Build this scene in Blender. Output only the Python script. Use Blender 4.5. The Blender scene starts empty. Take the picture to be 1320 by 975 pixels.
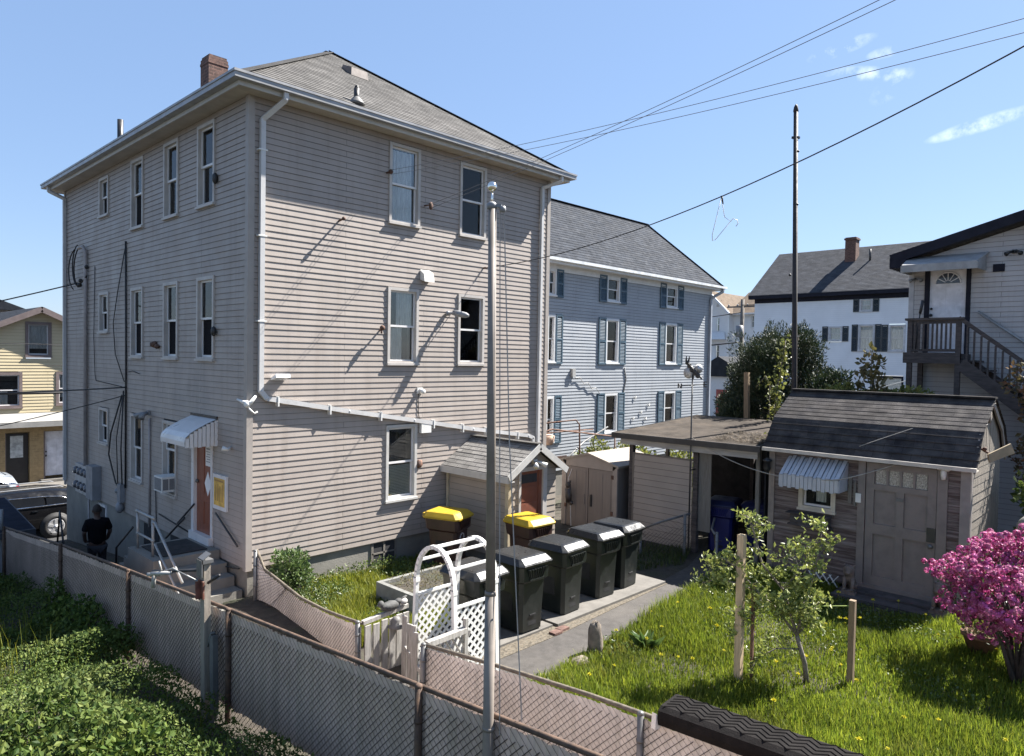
import bpy, bmesh, math, random
import numpy as np
from mathutils import Vector, Matrix
random.seed(7); rng = np.random.default_rng(7)
S = bpy.context.scene; COL = S.collection
PI = math.pi
def V(*a): return Vector(a)

# ------------------------------------------------------------------ frames and mesh builder
class Fr:
    """wall frame: u along the wall, n out of the wall, z up"""
    def __init__(s, O, U, N): s.O, s.U, s.N = Vector(O), Vector(U).normalized(), Vector(N).normalized()
    def P(s, u, n, z): return s.O + s.U*u + s.N*n + Vector((0, 0, z))
WF = Fr((0,0,0), (1,0,0), (0,1,0))

class MB:
    def __init__(s): s.v, s.f, s.uv, s.sm = [], [], [], []
    def add(s, vs, fs, smooth=False, uvs=None):
        b = len(s.v); s.v += [tuple(p) for p in vs]
        for i, f in enumerate(fs):
            s.f.append([b+k for k in f]); s.sm.append(smooth); s.uv.append(uvs[i] if uvs else None)
        return s
    def quad(s, a, b, c, d, uv=None): return s.add([a,b,c,d], [(0,1,2,3)], uvs=[uv] if uv else None)
    def hexa(s, p):
        return s.add(p, [(0,3,2,1),(4,5,6,7),(0,1,5,4),(1,2,6,5),(2,3,7,6),(3,0,4,7)])
    def box(s, F, u0,u1,n0,n1,z0,z1):
        return s.hexa([F.P(u0,n0,z0),F.P(u1,n0,z0),F.P(u1,n1,z0),F.P(u0,n1,z0),F.P(u0,n0,z1),F.P(u1,n0,z1),F.P(u1,n1,z1),F.P(u0,n1,z1)])
    def prism(s, pts, off):
        n = len(pts); off = Vector(off); pts = [Vector(p) for p in pts]
        fs = [tuple(range(n))[::-1], tuple(range(n, 2*n))] + [(i,(i+1)%n,n+(i+1)%n,n+i) for i in range(n)]
        return s.add(pts+[p+off for p in pts], fs)
    def bar(s, a, b, w, h=None, up=(0,0,1)):
        a, b = Vector(a), Vector(b); h = h or w; d = (b-a).normalized()
        x = d.cross(Vector(up)); x = x.normalized() if x.length > 1e-4 else Vector((1,0,0)); y = x.cross(d)
        q = [x*w/2*i + y*h/2*j for i, j in ((-1,-1),(1,-1),(1,1),(-1,1))]
        return s.hexa([a+k for k in q]+[b+k for k in q])
    def tube(s, path, r, n=6, caps=True):
        path = [Vector(p) for p in path]; rs = r if isinstance(r, (list, tuple)) else [r]*len(path); vs, fs = [], []
        x = None
        for i, p in enumerate(path):
            d = (path[min(i+1,len(path)-1)]-path[max(i-1,0)]).normalized()
            if x is None:
                x = d.cross(Vector((0,0,1))); x = x if x.length > 1e-3 else d.cross(Vector((0,1,0)))
            x = (x - d*x.dot(d)); x = x.normalized() if x.length > 1e-6 else d.orthogonal().normalized()
            y = d.cross(x)
            vs += [p + (x*math.cos(2*PI*k/n)+y*math.sin(2*PI*k/n))*rs[i] for k in range(n)]
        for i in range(len(path)-1):
            fs += [(i*n+k, i*n+(k+1)%n, (i+1)*n+(k+1)%n, (i+1)*n+k) for k in range(n)]
        if caps: fs += [tuple(range(n))[::-1], tuple(range((len(path)-1)*n, len(path)*n))]
        return s.add(vs, fs, n > 4)
    def lathe(s, c, prof, n=16, axis='z', smooth=True):
        c = Vector(c); vs, fs = [], []
        for r, h in prof:
            for k in range(n):
                a = 2*PI*k/n; p = (r*math.cos(a), r*math.sin(a), h)
                if axis == 'x': p = (p[2], p[0], p[1])
                elif axis == 'y': p = (p[0], p[2], p[1])
                vs.append(c+Vector(p))
        for i in range(len(prof)-1):
            fs += [(i*n+k, i*n+(k+1)%n, (i+1)*n+(k+1)%n, (i+1)*n+k) for k in range(n)]
        fs += [tuple(range(n))[::-1], tuple(range((len(prof)-1)*n, len(prof)*n))]
        return s.add(vs, fs, smooth)
    def ball(s, c, r, n=10, m=7, jit=0):
        r = r if isinstance(r, (tuple, list)) else (r,r,r); c = Vector(c); vs, fs = [c+V(0,0,-r[2])], []
        for i in range(1, m):
            t = -PI/2+PI*i/m
            for k in range(n):
                a = 2*PI*k/n; j = 1+random.uniform(-jit, jit)
                vs.append(c+V(r[0]*math.cos(t)*math.cos(a)*j, r[1]*math.cos(t)*math.sin(a)*j, r[2]*math.sin(t)*j))
        vs.append(c+V(0,0,r[2])); L = len(vs)-1
        for k in range(n):
            fs.append((0, 1+(k+1)%n, 1+k)); fs.append((L, 1+(m-2)*n+k, 1+(m-2)*n+(k+1)%n))
            for i in range(m-2): fs.append((1+i*n+k, 1+i*n+(k+1)%n, 1+(i+1)*n+(k+1)%n, 1+(i+1)*n+k))
        return s.add(vs, fs, True)
    def lap(s, P0, P1, Q0, Q1, N, expo, lip, holes=(), cap=.001, jitter=0):
        """overlapping courses (siding, shingles) on the flat trapezoid P0 P1 Q1 Q0"""
        P0, P1, Q0, Q1, N = map(Vector, (P0, P1, Q0, Q1, N)); N = N.normalized()
        U = (P1-P0).normalized(); W = (Q0-P0)-U*((Q0-P0).dot(U)); H = W.length; W = W/H
        ul, ur0, ur1 = (Q0-P0).dot(U), (P1-P0).length, (Q1-P0).dot(U)
        n = max(1, round(H/expo)); e = H/n
        for k in range(n):
            a, b = k*e, (k+1)*e; ta, tb = k/n, (k+1)/n
            seg = [(ul*ta, ul*tb, ur0+(ur1-ur0)*ta, ur0+(ur1-ur0)*tb)]
            for h0, h1, z0, z1 in holes:
                if min(b, z1)-max(a, z0) > .5*e:
                    out = []
                    for l0, l1, r0, r1 in seg:
                        if h1 <= l0 or h0 >= r0: out.append((l0, l1, r0, r1)); continue
                        if h0 > l0: out.append((l0, l1, h0, h0))
                        if h1 < r0: out.append((h1, h1, r0, r1))
                    seg = out
            for l0, l1, r0, r1 in seg:
                q = lip*(1+random.uniform(-jitter, jitter))
                A = P0+U*l0+W*a; B = P0+U*r0+W*a; C = P0+U*r1+W*b; D = P0+U*l1+W*b
                s.add([A+N*q, B+N*q, C+N*cap, D+N*cap, A, B], [(0,1,2,3), (4,5,1,0)], uvs=[[(l0,k*expo),(r0,k*expo),(r1,(k+1)*expo),(l1,(k+1)*expo)], [(l0,k*expo)]*4])
        return s
    def build(s, name, mat, parent=None, local=False, recalc=True):
        me = bpy.data.meshes.new(name); me.from_pydata(s.v, [], s.f)
        me.polygons.foreach_set('use_smooth', s.sm)
        if any(u is not None for u in s.uv):
            L = me.uv_layers.new(name='UVMap'); i = 0; arr = []
            for f, u in zip(s.f, s.uv): arr += [c for p in (u or [(0,0)]*len(f)) for c in p]
            L.data.foreach_set('uv', arr)
        if recalc and len(s.f) < 60000:
            bm = bmesh.new(); bm.from_mesh(me); bmesh.ops.recalc_face_normals(bm, faces=bm.faces); bm.to_mesh(me); bm.free()
        return link(name, me, mat, parent, local)
def link(name, me, mat, parent=None, local=False):
    o = bpy.data.objects.new(name, me); COL.objects.link(o)
    if mat: me.materials.append(mat)
    if parent:
        o.parent = parent
        if parent.type == 'EMPTY' and not local: o.location = -parent.location
    return o
def tag(o, label=None, cat=None, group=None, kind=None):
    for k, v in (('label', label), ('category', cat), ('group', group), ('kind', kind)):
        if v: o[k] = v
    return o
def thing(name, label, cat, loc=(0,0,0), rz=0, group=None):
    o = bpy.data.objects.new(name, None); COL.objects.link(o); o.location = loc; o.rotation_euler = (0,0,rz); o.empty_display_size = .2
    return tag(o, label, cat, group)
def copy_tree(o, parent=None):
    c = o.copy(); COL.objects.link(c)
    if parent: c.parent = parent
    for ch in list(o.children): copy_tree(ch, c)
    return c
def mesh_np(name, v, f, mat, parent=None, smooth=False, local=False):
    """fast mesh from arrays; f is (n,3) or (n,4)"""
    me = bpy.data.meshes.new(name); k = f.shape[1]
    me.vertices.add(len(v)); me.vertices.foreach_set('co', np.asarray(v, np.float32).ravel())
    me.loops.add(f.size); me.loops.foreach_set('vertex_index', f.astype(np.int32).ravel())
    me.polygons.add(len(f)); me.polygons.foreach_set('loop_start', np.arange(0, f.size, k, dtype=np.int32))
    me.polygons.foreach_set('use_smooth', np.full(len(f), smooth)); me.update(); me.validate()
    return link(name, me, mat, parent, local)

# ------------------------------------------------------------------ materials
class NT:
    def __init__(s, name):
        s.m = bpy.data.materials.new(name); s.m.use_nodes = True; s.t = s.m.node_tree; s.t.nodes.clear()
    def n(s, typ, **kw):
        x = s.t.nodes.new('ShaderNode'+typ)
        for k, v in kw.items(): setattr(x, k, v)
        return x
    def l(s, a, b): s.t.links.new(a, b)
def rgb(c): return (c[0], c[1], c[2], 1)
def mixc(T, fac, a, b):
    m = T.n('Mix', data_type='RGBA')
    for i, v in ((0, fac), (6, a), (7, b)):
        if isinstance(v, (int, float)): m.inputs[i].default_value = v
        elif isinstance(v, tuple): m.inputs[i].default_value = rgb(v)
        else: T.l(v, m.inputs[i])
    return m.outputs[2]
def noise(T, vec, scale, detail=3, rough=.55, lo=.35, hi=.65):
    nz = T.n('TexNoise'); nz.inputs['Scale'].default_value = scale; nz.inputs['Detail'].default_value = detail; nz.inputs['Roughness'].default_value = rough
    if vec: T.l(vec, nz.inputs['Vector'])
    mr = T.n('MapRange'); mr.inputs[1].default_value = lo; mr.inputs[2].default_value = hi; T.l(nz.outputs[0], mr.inputs[0])
    return mr.outputs[0]
_M = {}
def M(name, col, rough=.6, var=.14, scale=5, bump=0, bscale=60, metal=0, spec=.5, col2=None, c2scale=2, c2lo=.5, c2hi=.7, stretch=None, seam_shade=None, shingle=None, brick=None, island=0, transl=0, streak=0):
    if name in _M: return _M[name]
    T = NT(name); tc = T.n('TexCoord'); vec = tc.outputs['Object']
    if stretch:
        mp = T.n('Mapping'); mp.inputs['Scale'].default_value = stretch; T.l(vec, mp.inputs[0]); vec = mp.outputs[0]
    lo = tuple(max(0, c*(1-var)) for c in col); hi = tuple(c*(1+var) for c in col)
    c = mixc(T, noise(T, vec, scale), lo, hi)
    if col2: c = mixc(T, noise(T, vec, c2scale, 5, .65, c2lo, c2hi), c, col2)
    if streak:
        mp2 = T.n('Mapping'); mp2.inputs['Scale'].default_value = (5, 5, .3); T.l(tc.outputs['Object'], mp2.inputs[0])
        sm = T.n('Mix', data_type='RGBA', blend_type='MULTIPLY'); T.l(c, sm.inputs[6]); sm.inputs[7].default_value = (.70, .67, .64, 1)
        sf = T.n('Math', operation='MULTIPLY'); T.l(noise(T, mp2.outputs[0], 1.0, 5, .65, .5, .85), sf.inputs[0]); sf.inputs[1].default_value = streak; T.l(sf.outputs[0], sm.inputs[0]); c = sm.outputs[2]
    hgt = None
    if island:
        g = T.n('NewGeometry'); hs = T.n('HueSaturation'); T.l(c, hs.inputs['Color'])
        mr = T.n('MapRange'); mr.inputs[3].default_value = 1-island; mr.inputs[4].default_value = 1+island; T.l(g.outputs['Random Per Island'], mr.inputs[0]); T.l(mr.outputs[0], hs.inputs['Value'])
        m2 = T.n('MapRange'); m2.inputs[3].default_value = .5+island*.06; m2.inputs[4].default_value = .5-island*.06; T.l(g.outputs['Random Per Island'], m2.inputs[0]); T.l(m2.outputs[0], hs.inputs['Hue'])
        c = hs.outputs[0]
    if seam_shade or shingle or brick:
        b = T.n('TexBrick'); w, h, mo, dark, bv = seam_shade or shingle or brick
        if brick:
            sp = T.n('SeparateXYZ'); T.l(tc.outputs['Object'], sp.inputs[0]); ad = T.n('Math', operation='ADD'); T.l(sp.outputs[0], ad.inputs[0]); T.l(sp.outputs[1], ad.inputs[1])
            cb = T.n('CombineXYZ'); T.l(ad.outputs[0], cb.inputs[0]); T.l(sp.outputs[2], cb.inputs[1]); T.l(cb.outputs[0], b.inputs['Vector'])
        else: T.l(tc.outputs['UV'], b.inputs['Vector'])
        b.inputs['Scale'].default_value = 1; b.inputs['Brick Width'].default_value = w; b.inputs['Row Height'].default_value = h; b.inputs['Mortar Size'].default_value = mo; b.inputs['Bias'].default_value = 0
        b.inputs['Color1'].default_value = (1-bv, 1-bv, 1-bv, 1); b.inputs['Color2'].default_value = (1+bv, 1+bv, 1+bv, 1); b.inputs['Mortar'].default_value = (dark, dark, dark, 1)  # on siding the row lines paint lap-edge shadow and dirt; uprights are butt joints
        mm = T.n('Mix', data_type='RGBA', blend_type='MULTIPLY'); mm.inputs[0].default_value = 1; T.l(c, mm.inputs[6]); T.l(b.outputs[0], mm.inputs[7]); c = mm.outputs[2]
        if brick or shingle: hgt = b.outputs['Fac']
    p = T.n('BsdfPrincipled'); T.l(c, p.inputs['Base Color']); p.inputs['Metallic'].default_value = metal; p.inputs['Specular IOR Level'].default_value = spec
    rn = noise(T, vec, scale*1.7, 3, .6, .3, .7); mr = T.n('MapRange'); mr.inputs[3].default_value = max(.03, rough-.1); mr.inputs[4].default_value = min(1, rough+.1); T.l(rn, mr.inputs[0]); T.l(mr.outputs[0], p.inputs['Roughness'])
    if bump or hgt:
        bp = T.n('Bump'); bp.inputs['Strength'].default_value = bump or .4; bp.inputs['Distance'].default_value = .01
        T.l(noise(T, vec, bscale, 5, .65, .2, .8), bp.inputs['Height']); T.l(bp.outputs[0], p.inputs['Normal'])
    out = T.n('OutputMaterial')
    if transl:
        tr = T.n('BsdfTranslucent'); T.l(c, tr.inputs[0]); ms = T.n('MixShader'); ms.inputs[0].default_value = transl
        T.l(p.outputs[0], ms.inputs[1]); T.l(tr.outputs[0], ms.inputs[2]); T.l(ms.outputs[0], out.inputs[0])
    else: T.l(p.outputs[0], out.inputs[0])
    _M[name] = T.m; return T.m
def glass(name='window_glass', tint=(.92,.94,.94), rough=.02, ior=1.5):
    if name in _M: return _M[name]
    T = NT(name); fr = T.n('Fresnel'); fr.inputs[0].default_value = ior; t = T.n('BsdfTransparent'); t.inputs[0].default_value = rgb(tint)
    g = T.n('BsdfGlossy'); g.inputs['Roughness'].default_value = rough; ms = T.n('MixShader'); out = T.n('OutputMaterial')
    T.l(fr.outputs[0], ms.inputs[0]); T.l(t.outputs[0], ms.inputs[1]); T.l(g.outputs[0], ms.inputs[2]); T.l(ms.outputs[0], out.inputs[0])
    _M[name] = T.m; return T.m

SID = M('taupe_vinyl_siding', (.300,.261,.232), .55, .05, 1.3, .05, 30, seam_shade=(3.66,.1016,.0055,.5,.03), col2=(.248,.214,.192), c2scale=.9, c2lo=.5, c2hi=.95, streak=.8)
SIDT = M('taupe_vinyl_trim', (.29,.26,.235), .5, .06, 3)
WHT = M('weathered_white_paint', (0.42, 0.41, 0.39), .45, .07, 4, col2=(0.3, 0.28, 0.26), c2scale=3, c2lo=.58, c2hi=.9)
TRIM = M('pale_window_casing', (0.4, 0.375, 0.35), .5, .08, 4, col2=(0.3, 0.27, 0.245), c2scale=3, c2lo=.55, c2hi=.9)
SOFF = M('cream_soffit', (0.38, 0.345, 0.305), .6, .08, 3, col2=(0.27, 0.245, 0.22), c2scale=2, c2lo=.55, c2hi=.85)
GUT = M('grey_aluminium_gutter', (0.27, 0.27, 0.275), .4, .12, 3, metal=.2, col2=(0.19, 0.19, 0.19), c2scale=4, c2lo=.5, c2hi=.9)
PIPE = M('white_downspout', (0.46, 0.455, 0.45), .4, .08, 3, col2=(0.28, 0.26, 0.245), c2scale=5, c2lo=.6, c2hi=.9)
SHN = M('grey_asphalt_shingle', (.108,.104,.100), .9, .14, 3, .5, 130, spec=.12, shingle=(.32,.14,.004,.55,.22), col2=(.068,.066,.064), c2scale=1.2, c2lo=.45, c2hi=.8)
SHNB = M('blue_grey_shingle', (.034,.039,.049), .9, .12, 3, .5, 130, spec=.12, shingle=(.32,.14,.004,.6,.17))
SHND = M('dark_asphalt_shingle', (.058,.053,.051), .9, .25, 4, .6, 110, spec=.12, shingle=(.3,.15,.004,.6,.2), col2=(.026,.025,.028), c2scale=3, c2lo=.45, c2hi=.7)
CONC = M('weathered_concrete', (0.2, 0.19, 0.168), .85, .18, 3, .3, 40, col2=(0.13, 0.125, 0.11), c2scale=1.5, c2lo=.45, c2hi=.75)
CONCL = M('pale_concrete', (.115,.107,.096), .85, .15, 4, .25, 50, col2=(.08,.073,.065), c2scale=2.5, c2lo=.5, c2hi=.8)
BRK = M('red_brick', (.085,.046,.036), .85, .3, 14, .4, 60, brick=(.21,.072,.012,1.7,.3))
DARK = M('dark_room', (.025,.025,.028), .8, .1)
SCRN = M('dark_insect_screen', (.008,.008,.010), .8, .12, 20, spec=.1)
GLS = glass()
CURT = M('grey_curtain', (.55,.53,.51), .8, .25, 9, stretch=(9,9,.6))
CURTW = M('pale_curtain', (.75,.74,.72), .8, .2, 9, stretch=(9,9,.6))
BLIND = M('pale_blind', (.48,.52,.50), .6, .06)
DOORB = M('rust_brown_door', (.20,.065,.035), .45, .12, 4, stretch=(6,6,.8))
STEEL = M('galvanised_steel', (.13,.13,.13), .5, .14, 8, metal=.35, col2=(.12,.115,.11), c2scale=6, c2lo=.55, c2hi=.8)
RUST = M('rusty_iron', (.12,.065,.045), .8, .35, 12, .3, 90, metal=.2, col2=(.06,.04,.035), c2scale=9)
BLKM = M('black_metal', (.02,.02,.022), .45, .2)
BLKP = M('black_rubber', (.016,.016,.017), .7, .2)
GRYB = M('grey_utility_box', (.20,.205,.215), .5, .1)
WHTM = M('white_enamel', (0.6, 0.59, 0.585), .35, .05, 3, col2=(0.48, 0.465, 0.45), c2scale=5, c2lo=.6, c2hi=.9)
WHTP = M('white_plastic', (0.62, 0.615, 0.59), .4, .05, 5, col2=(0.44, 0.42, 0.38), c2scale=6, c2lo=.62, c2hi=.9)
WOODG = M('weathered_grey_wood', (0.17, 0.155, 0.135), .85, .25, 4, .4, 40, stretch=(7,7,.7), col2=(0.09, 0.08, 0.07), c2scale=4)
WOODS = M('raw_stake_wood', (0.2, 0.14, 0.085), .8, .2, 5, .3, 40, stretch=(8,8,.7))
WOODD = M('dark_deck_wood', (.062,.052,.050), .85, .3, 5, .4, 50, stretch=(1,1,5))
WIRE = M('black_wire', (.015,.015,.016), .6, .1)
WIREG = M('grey_wire', (.12,.12,.125), .5, .1)
GREEN = M('leaf_green', (0.045, 0.075, 0.018), .5, .25, 3, island=.5, transl=.35)

# ------------------------------------------------------------------ ground heights
def hl(y):                                   # the neighbour's lot and the alley fall towards the street
    return max(-1.62, min(.12, -.536-.0905*(y+3.54)))
def gz(x, y):
    if y > 12.2: return -2.33
    yard = -.47 if y < 0 else -.47-1.05*min(1, y/10.6)
    if x <= -1.7: z = hl(y)
    elif x >= -.35: z = yard
    else: t = (x+1.7)/1.35; z = hl(y)*(1-t)+(yard if y < -3.5 else hl(y))*t
    if y > 10.5: z = z+(-2.33-z)*min(1, (y-10.5)/1.7)
    return z
AIR, DUST, OZ, SKY, SUN, EXPO = 1.0, .35, 1.4, .052, 5.0, 2.0
CLOUDS = [((.8743,.3125,.3713),.040,.009,.6,.22), ((.8927,.2711,.3601),.02,.007,.45,.1), ((.8933,.2919,.3418),.05,.009,.55,-.16), ((.9073,.266,.3257),.030,.014,.4,.7), ((.945,.1814,.2721),.06,.009,.7,.20)]
# ------------------------------------------------------------------ ground, street
DIRT = M('dark_soil', (0.04, 0.033, 0.024), .95, .3, 6, .6, 40, col2=(0.024, 0.03, 0.012), c2scale=1.5)
ASPH = M('worn_asphalt', (0.052, 0.047, 0.043), .92, .16, 7, .5, 140, col2=(0.078, 0.07, 0.062), c2scale=1.1, c2lo=.45, c2hi=.75)
ROAD = M('street_asphalt', (0.03, 0.03, 0.031), .9, .2, 6, .4, 90)
mb = MB()
xs = sorted(set([-300,-120,-60,-30,-16]+[round(-12+.5*i,2) for i in range(45)]+[-1.7,-.35,12,16,22,30,45,70,120,300]))
ys = sorted(set([-300,-120,-60,-30,-20]+[round(-16+.5*i,2) for i in range(54)]+[10.5,11,11.5,12.2,14,19.2,24,40,70,150,320]))
vs = [(x, y, gz(x, y)+(.012*math.sin(3*x+2*y) if -12 < x < 10 and -12 < y < 10 else 0)) for y in ys for x in xs]; nx = len(xs)
mb.add(vs, [(j*nx+i, j*nx+i+1, (j+1)*nx+i+1, (j+1)*nx+i) for j in range(len(ys)-1) for i in range(nx-1)], True)
tag(mb.build('ground', DIRT, recalc=False), kind='structure')
mb = MB(); mb.box(WF, -80, 80, 13.0, 22.6, -2.5, -2.30); tag(mb.build('street', ROAD), kind='structure')
mb = MB(); mb.box(WF, -80, 80, 11.6, 13.0, -2.6, -2.17); tag(mb.build('pavement', CONC), kind='structure')
mb = MB(); mb.box(WF, -80, 80, 22.6, 25.2, -2.6, -2.17); tag(mb.build('pavement', CONCL), kind='structure')
def sheet(name, pts, z, mat, th=.03):
    m = MB(); m.prism([V(x, y, z-th) for x, y in pts], (0,0,th)); return tag(m.build(name, mat), kind='structure')
PATH = [(-.1,-4.95),(.6,-5.42),(1.4,-5.36),(2.4,-5.26),(4,-5.12),(5.0,-4.98),(5.75,-4.88),(6.6,-4.8),(8.3,-4.75),(8.3,-3.75),(7.0,-4.15),(5.7,-4.3),(4.2,-4.42),(2.7,-4.5),(1.0,-4.52),(-.1,-4.1)]
sheet('path', PATH, -.452, ASPH)
sheet('alley_path', [(-1.6,-6),(-.45,-6),(-.2,-3.9),(-.15,-1.0),(-.1,-.4),(-1.5,-.4)], -.5, CONC, .4) if False else None
mb = MB()
yy = [-9+.5*i for i in range(40)]
for a, b in zip(yy, yy[1:]):
    mb.quad(V(-1.62,a,gz(-1.62,a)+.02), V(-.42,a,gz(-.42,a)+.02), V(-.42,b,gz(-.42,b)+.02), V(-1.62,b,gz(-1.62,b)+.02))
tag(mb.build('alley_pavement', CONCL), kind='structure')
mb = MB(); mb.box(WF, 2.75, 5.75, -4.42, -3.3, -.5, -.405); mb.box(WF, 1.2, 2.70, -4.36, -3.3, -.5, -.415)
tag(mb.build('concrete_pad', CONCL), kind='structure')
sheet('soil_strip', [(1.0,-4.62),(1.0,-4.3),(5.75,-4.3),(5.8,-4.44),(4.2,-4.52),(2.6,-4.62)], -.444, M('gravelly_soil', (.085,.07,.05), .95, .5, 30, .6, 60, col2=(.14,.125,.10), c2scale=25))

# ------------------------------------------------------------------ window part of a house
def window(par, F, u0, u1, z0, z1, top='clear', bot='clear', cur=None, casing=TRIM, sashm=WHTM, c=.06, out=.035, dep=.085, sill=True, mid=.5, name='window'):
    m = MB()
    m.box(F,u0,u0+c,-dep,out,z0,z1); m.box(F,u1-c,u1,-dep,out,z0,z1); m.box(F,u0+c,u1-c,-dep,out,z1-c,z1); m.box(F,u0+c,u1-c,-dep,out,z0,z0+c)
    if sill: m.box(F,u0-.015,u1+.015,-.02,out+.03,z0-.012,z0+.03)
    w = m.build(name, casing, par)
    a, b, lo, hi = u0+c, u1-c, z0+c, z1-c; zm = lo+(hi-lo)*mid; t = .035
    m = MB()
    for p, q, n0 in ((zm-.015, hi, -.05), (lo, zm+.02, -.078)):
        m.box(F,a,a+t,n0,n0+.026,p,q); m.box(F,b-t,b,n0,n0+.026,p,q); m.box(F,a+t,b-t,n0,n0+.026,q-t,q); m.box(F,a+t,b-t,n0,n0+.026,p,p+t*1.1)
    m.build('sash', sashm, w)
    g = MB(); k = MB()
    (k if top == 'screen' else g).box(F,a+t,b-t,-.042,-.038,zm+.02,hi-t); (k if bot == 'screen' else g).box(F,a+t,b-t,-.070,-.066,lo+t,zm-.015)
    if g.f: g.build('pane', GLS, w)
    if k.f: k.build('insect_screen', SCRN, w)
    m = MB(); m.box(F,u0,u1,-.35,-.34,z0,z1); m.build('dark_interior', DARK, w)
    if cur:
        m = MB()
        for kind, f0, f1, v0, v1 in cur:
            x0, x1, y0, y1 = a+(b-a)*f0, a+(b-a)*f1, lo+(hi-lo)*v0, lo+(hi-lo)*v1
            if kind == 'blind':
                n = int((y1-y0)/.03)
                for i in range(n): m.quad(F.P(x0,-.098,y0+i*.03), F.P(x1,-.098,y0+i*.03), F.P(x1,-.086,y0+i*.03+.027), F.P(x0,-.086,y0+i*.03+.027))
            else:
                n = max(6, int((x1-x0)/.02)); pts = [(x0+(x1-x0)*i/n, -.095+.010*math.sin(i*1.3)+.006*math.sin(i*2.9)) for i in range(n+1)]
                for p, q in zip(pts, pts[1:]): m.quad(F.P(p[0],p[1],y0), F.P(q[0],q[1],y0), F.P(q[0],q[1],y1), F.P(p[0],p[1],y1))
        m.build('blind' if cur[0][0] == 'blind' else 'curtain', BLIND if cur[0][0] == 'blind' else (CURTW if cur[0][0] == 'white' else CURT), w, recalc=False)
    return w
def shutter(par, F, u0, u1, z0, z1, mat):
    m = MB(); m.box(F,u0,u0+.05,.012,.05,z0,z1); m.box(F,u1-.05,u1,.012,.05,z0,z1)
    for z in (z0, (z0+z1)/2-.03, z1-.06): m.box(F,u0+.05,u1-.05,.012,.05,z,z+.06)
    n = int((z1-z0)/.05)
    for i in range(n):
        z = z0+.06+i*.05
        if z < z1-.1: m.quad(F.P(u0+.05,.045,z), F.P(u1-.05,.045,z), F.P(u1-.05,.02,z+.05), F.P(u0+.05,.02,z+.05))
    m.build('shutter', mat, par)

# ------------------------------------------------------------------ the three storey house
W, L, H = 7.425, 10.56, 7.77
FR = Fr((0,0,0), (1,0,0), (0,-1,0)); FL = Fr((0,0,0), (0,1,0), (-1,0,0))
house = thing('apartment_house', 'taupe three storey house with hip roof, brick chimney and white door awning', 'house', (W/2, L/2, -.6))
RWIN = [(2.768,3.516,6.114,7.651), (4.568,5.328,6.114,7.651), (2.768,3.516,3.405,4.901), (4.568,5.328,3.405,4.901), (2.768,3.516,.742,2.235)]
LWIN = [(1.2525,1.9845,6.176,7.652), (2.871,3.597,6.176,7.652), (4.730,5.453,6.176,7.652), (6.952,7.623,6.70,7.618),
        (1.2525,1.9845,3.434,4.934), (2.871,3.597,3.434,4.934), (4.730,5.453,3.434,4.934), (6.952,7.623,3.989,4.943),
        (4.730,5.453,.771,2.232), (6.952,7.623,1.367,2.233), (2.90,3.61,.75,2.22)]
DOOR = (1.29, 2.13, .12, 2.22)
m = MB(); ho = [(a+.02,b-.02,c+.02,d-.02) for a,b,c,d in RWIN]
m.lap(V(0,0,0), V(W,0,0), V(0,0,H), V(W,0,H), (0,-1,0), .1016, .011, ho, jitter=.12)
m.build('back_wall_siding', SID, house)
m = MB(); ho = [(a+.02,b-.02,c+.02,d-.02) for a,b,c,d in LWIN]+[(DOOR[0]+.02,DOOR[1]-.02,0,DOOR[3]-.02)]
m.lap(V(0,0,0), V(0,L,0), V(0,0,H), V(0,L,H), (-1,0,0), .1016, .011, ho, jitter=.12)
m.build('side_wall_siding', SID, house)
m = MB()
m.lap(V(W,0,0), V(W,L,0), V(W,0,H), V(W,L,H), (1,0,0), .1016, .011); m.lap(V(W,L,0), V(0,L,0), V(W,L,H), V(0,L,H), (0,1,0), .1016, .011)
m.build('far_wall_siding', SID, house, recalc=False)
m = MB()
for (x, y, sx, sy) in ((0,0,-1,-1), (W,0,1,-1), (0,L,-1,1), (W,L,1,1)):
    x0, x1 = sorted((x+sx*.024, x-sx*.085)); y0, y1 = sorted((y+sy*.024, y-sy*.085))
    m.box(WF, x0, x1, min(y+sy*.024,y), max(y+sy*.024,y), -.03, H); m.box(WF, min(x+sx*.024,x), max(x+sx*.024,x), min(y,y-sy*.085), max(y,y-sy*.085), -.03, H); m.build('corner_board', SIDT, house); m = MB()
m = MB(); m.box(WF, .03, W-.03, .03, L-.03, -2.7, .02); m.box(WF,.4,W-.4,.4,L-.4,0,H-.05)
m.build('foundation', CONC, house)
# eaves
E0, E1 = .31, .40
m = MB()
m.box(WF, -E0, W+E0, -E0, 0, H, H+.02); m.box(WF, -E0, W+E0, L, L+E0, H, H+.02); m.box(WF, -E0, 0, 0, L, H, H+.02); m.box(WF, W, W+E0, 0, L, H, H+.02)
m.build('soffit', SOFF, house)
def ring(m, a, b, z0, z1):
    m.box(WF,-b,W+b,-b,-a,z0,z1); m.box(WF,-b,W+b,L+a,L+b,z0,z1); m.box(WF,-b,-a,-a,L+a,z0,z1); m.box(WF,W+a,W+b,-a,L+a,z0,z1)
m = MB(); ring(m, E0, E0+.025, H-.015, H+.17); m.build('fascia', WHT, house)
m = MB(); ring(m, E0+.026, E0+.125, H+.055, H+.07); ring(m, E0+.125, E0+.14, H+.06, H+.165); ring(m, E0+.14, E0+.155, H+.14, H+.178); m.build('gutter', GUT, house)
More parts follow.
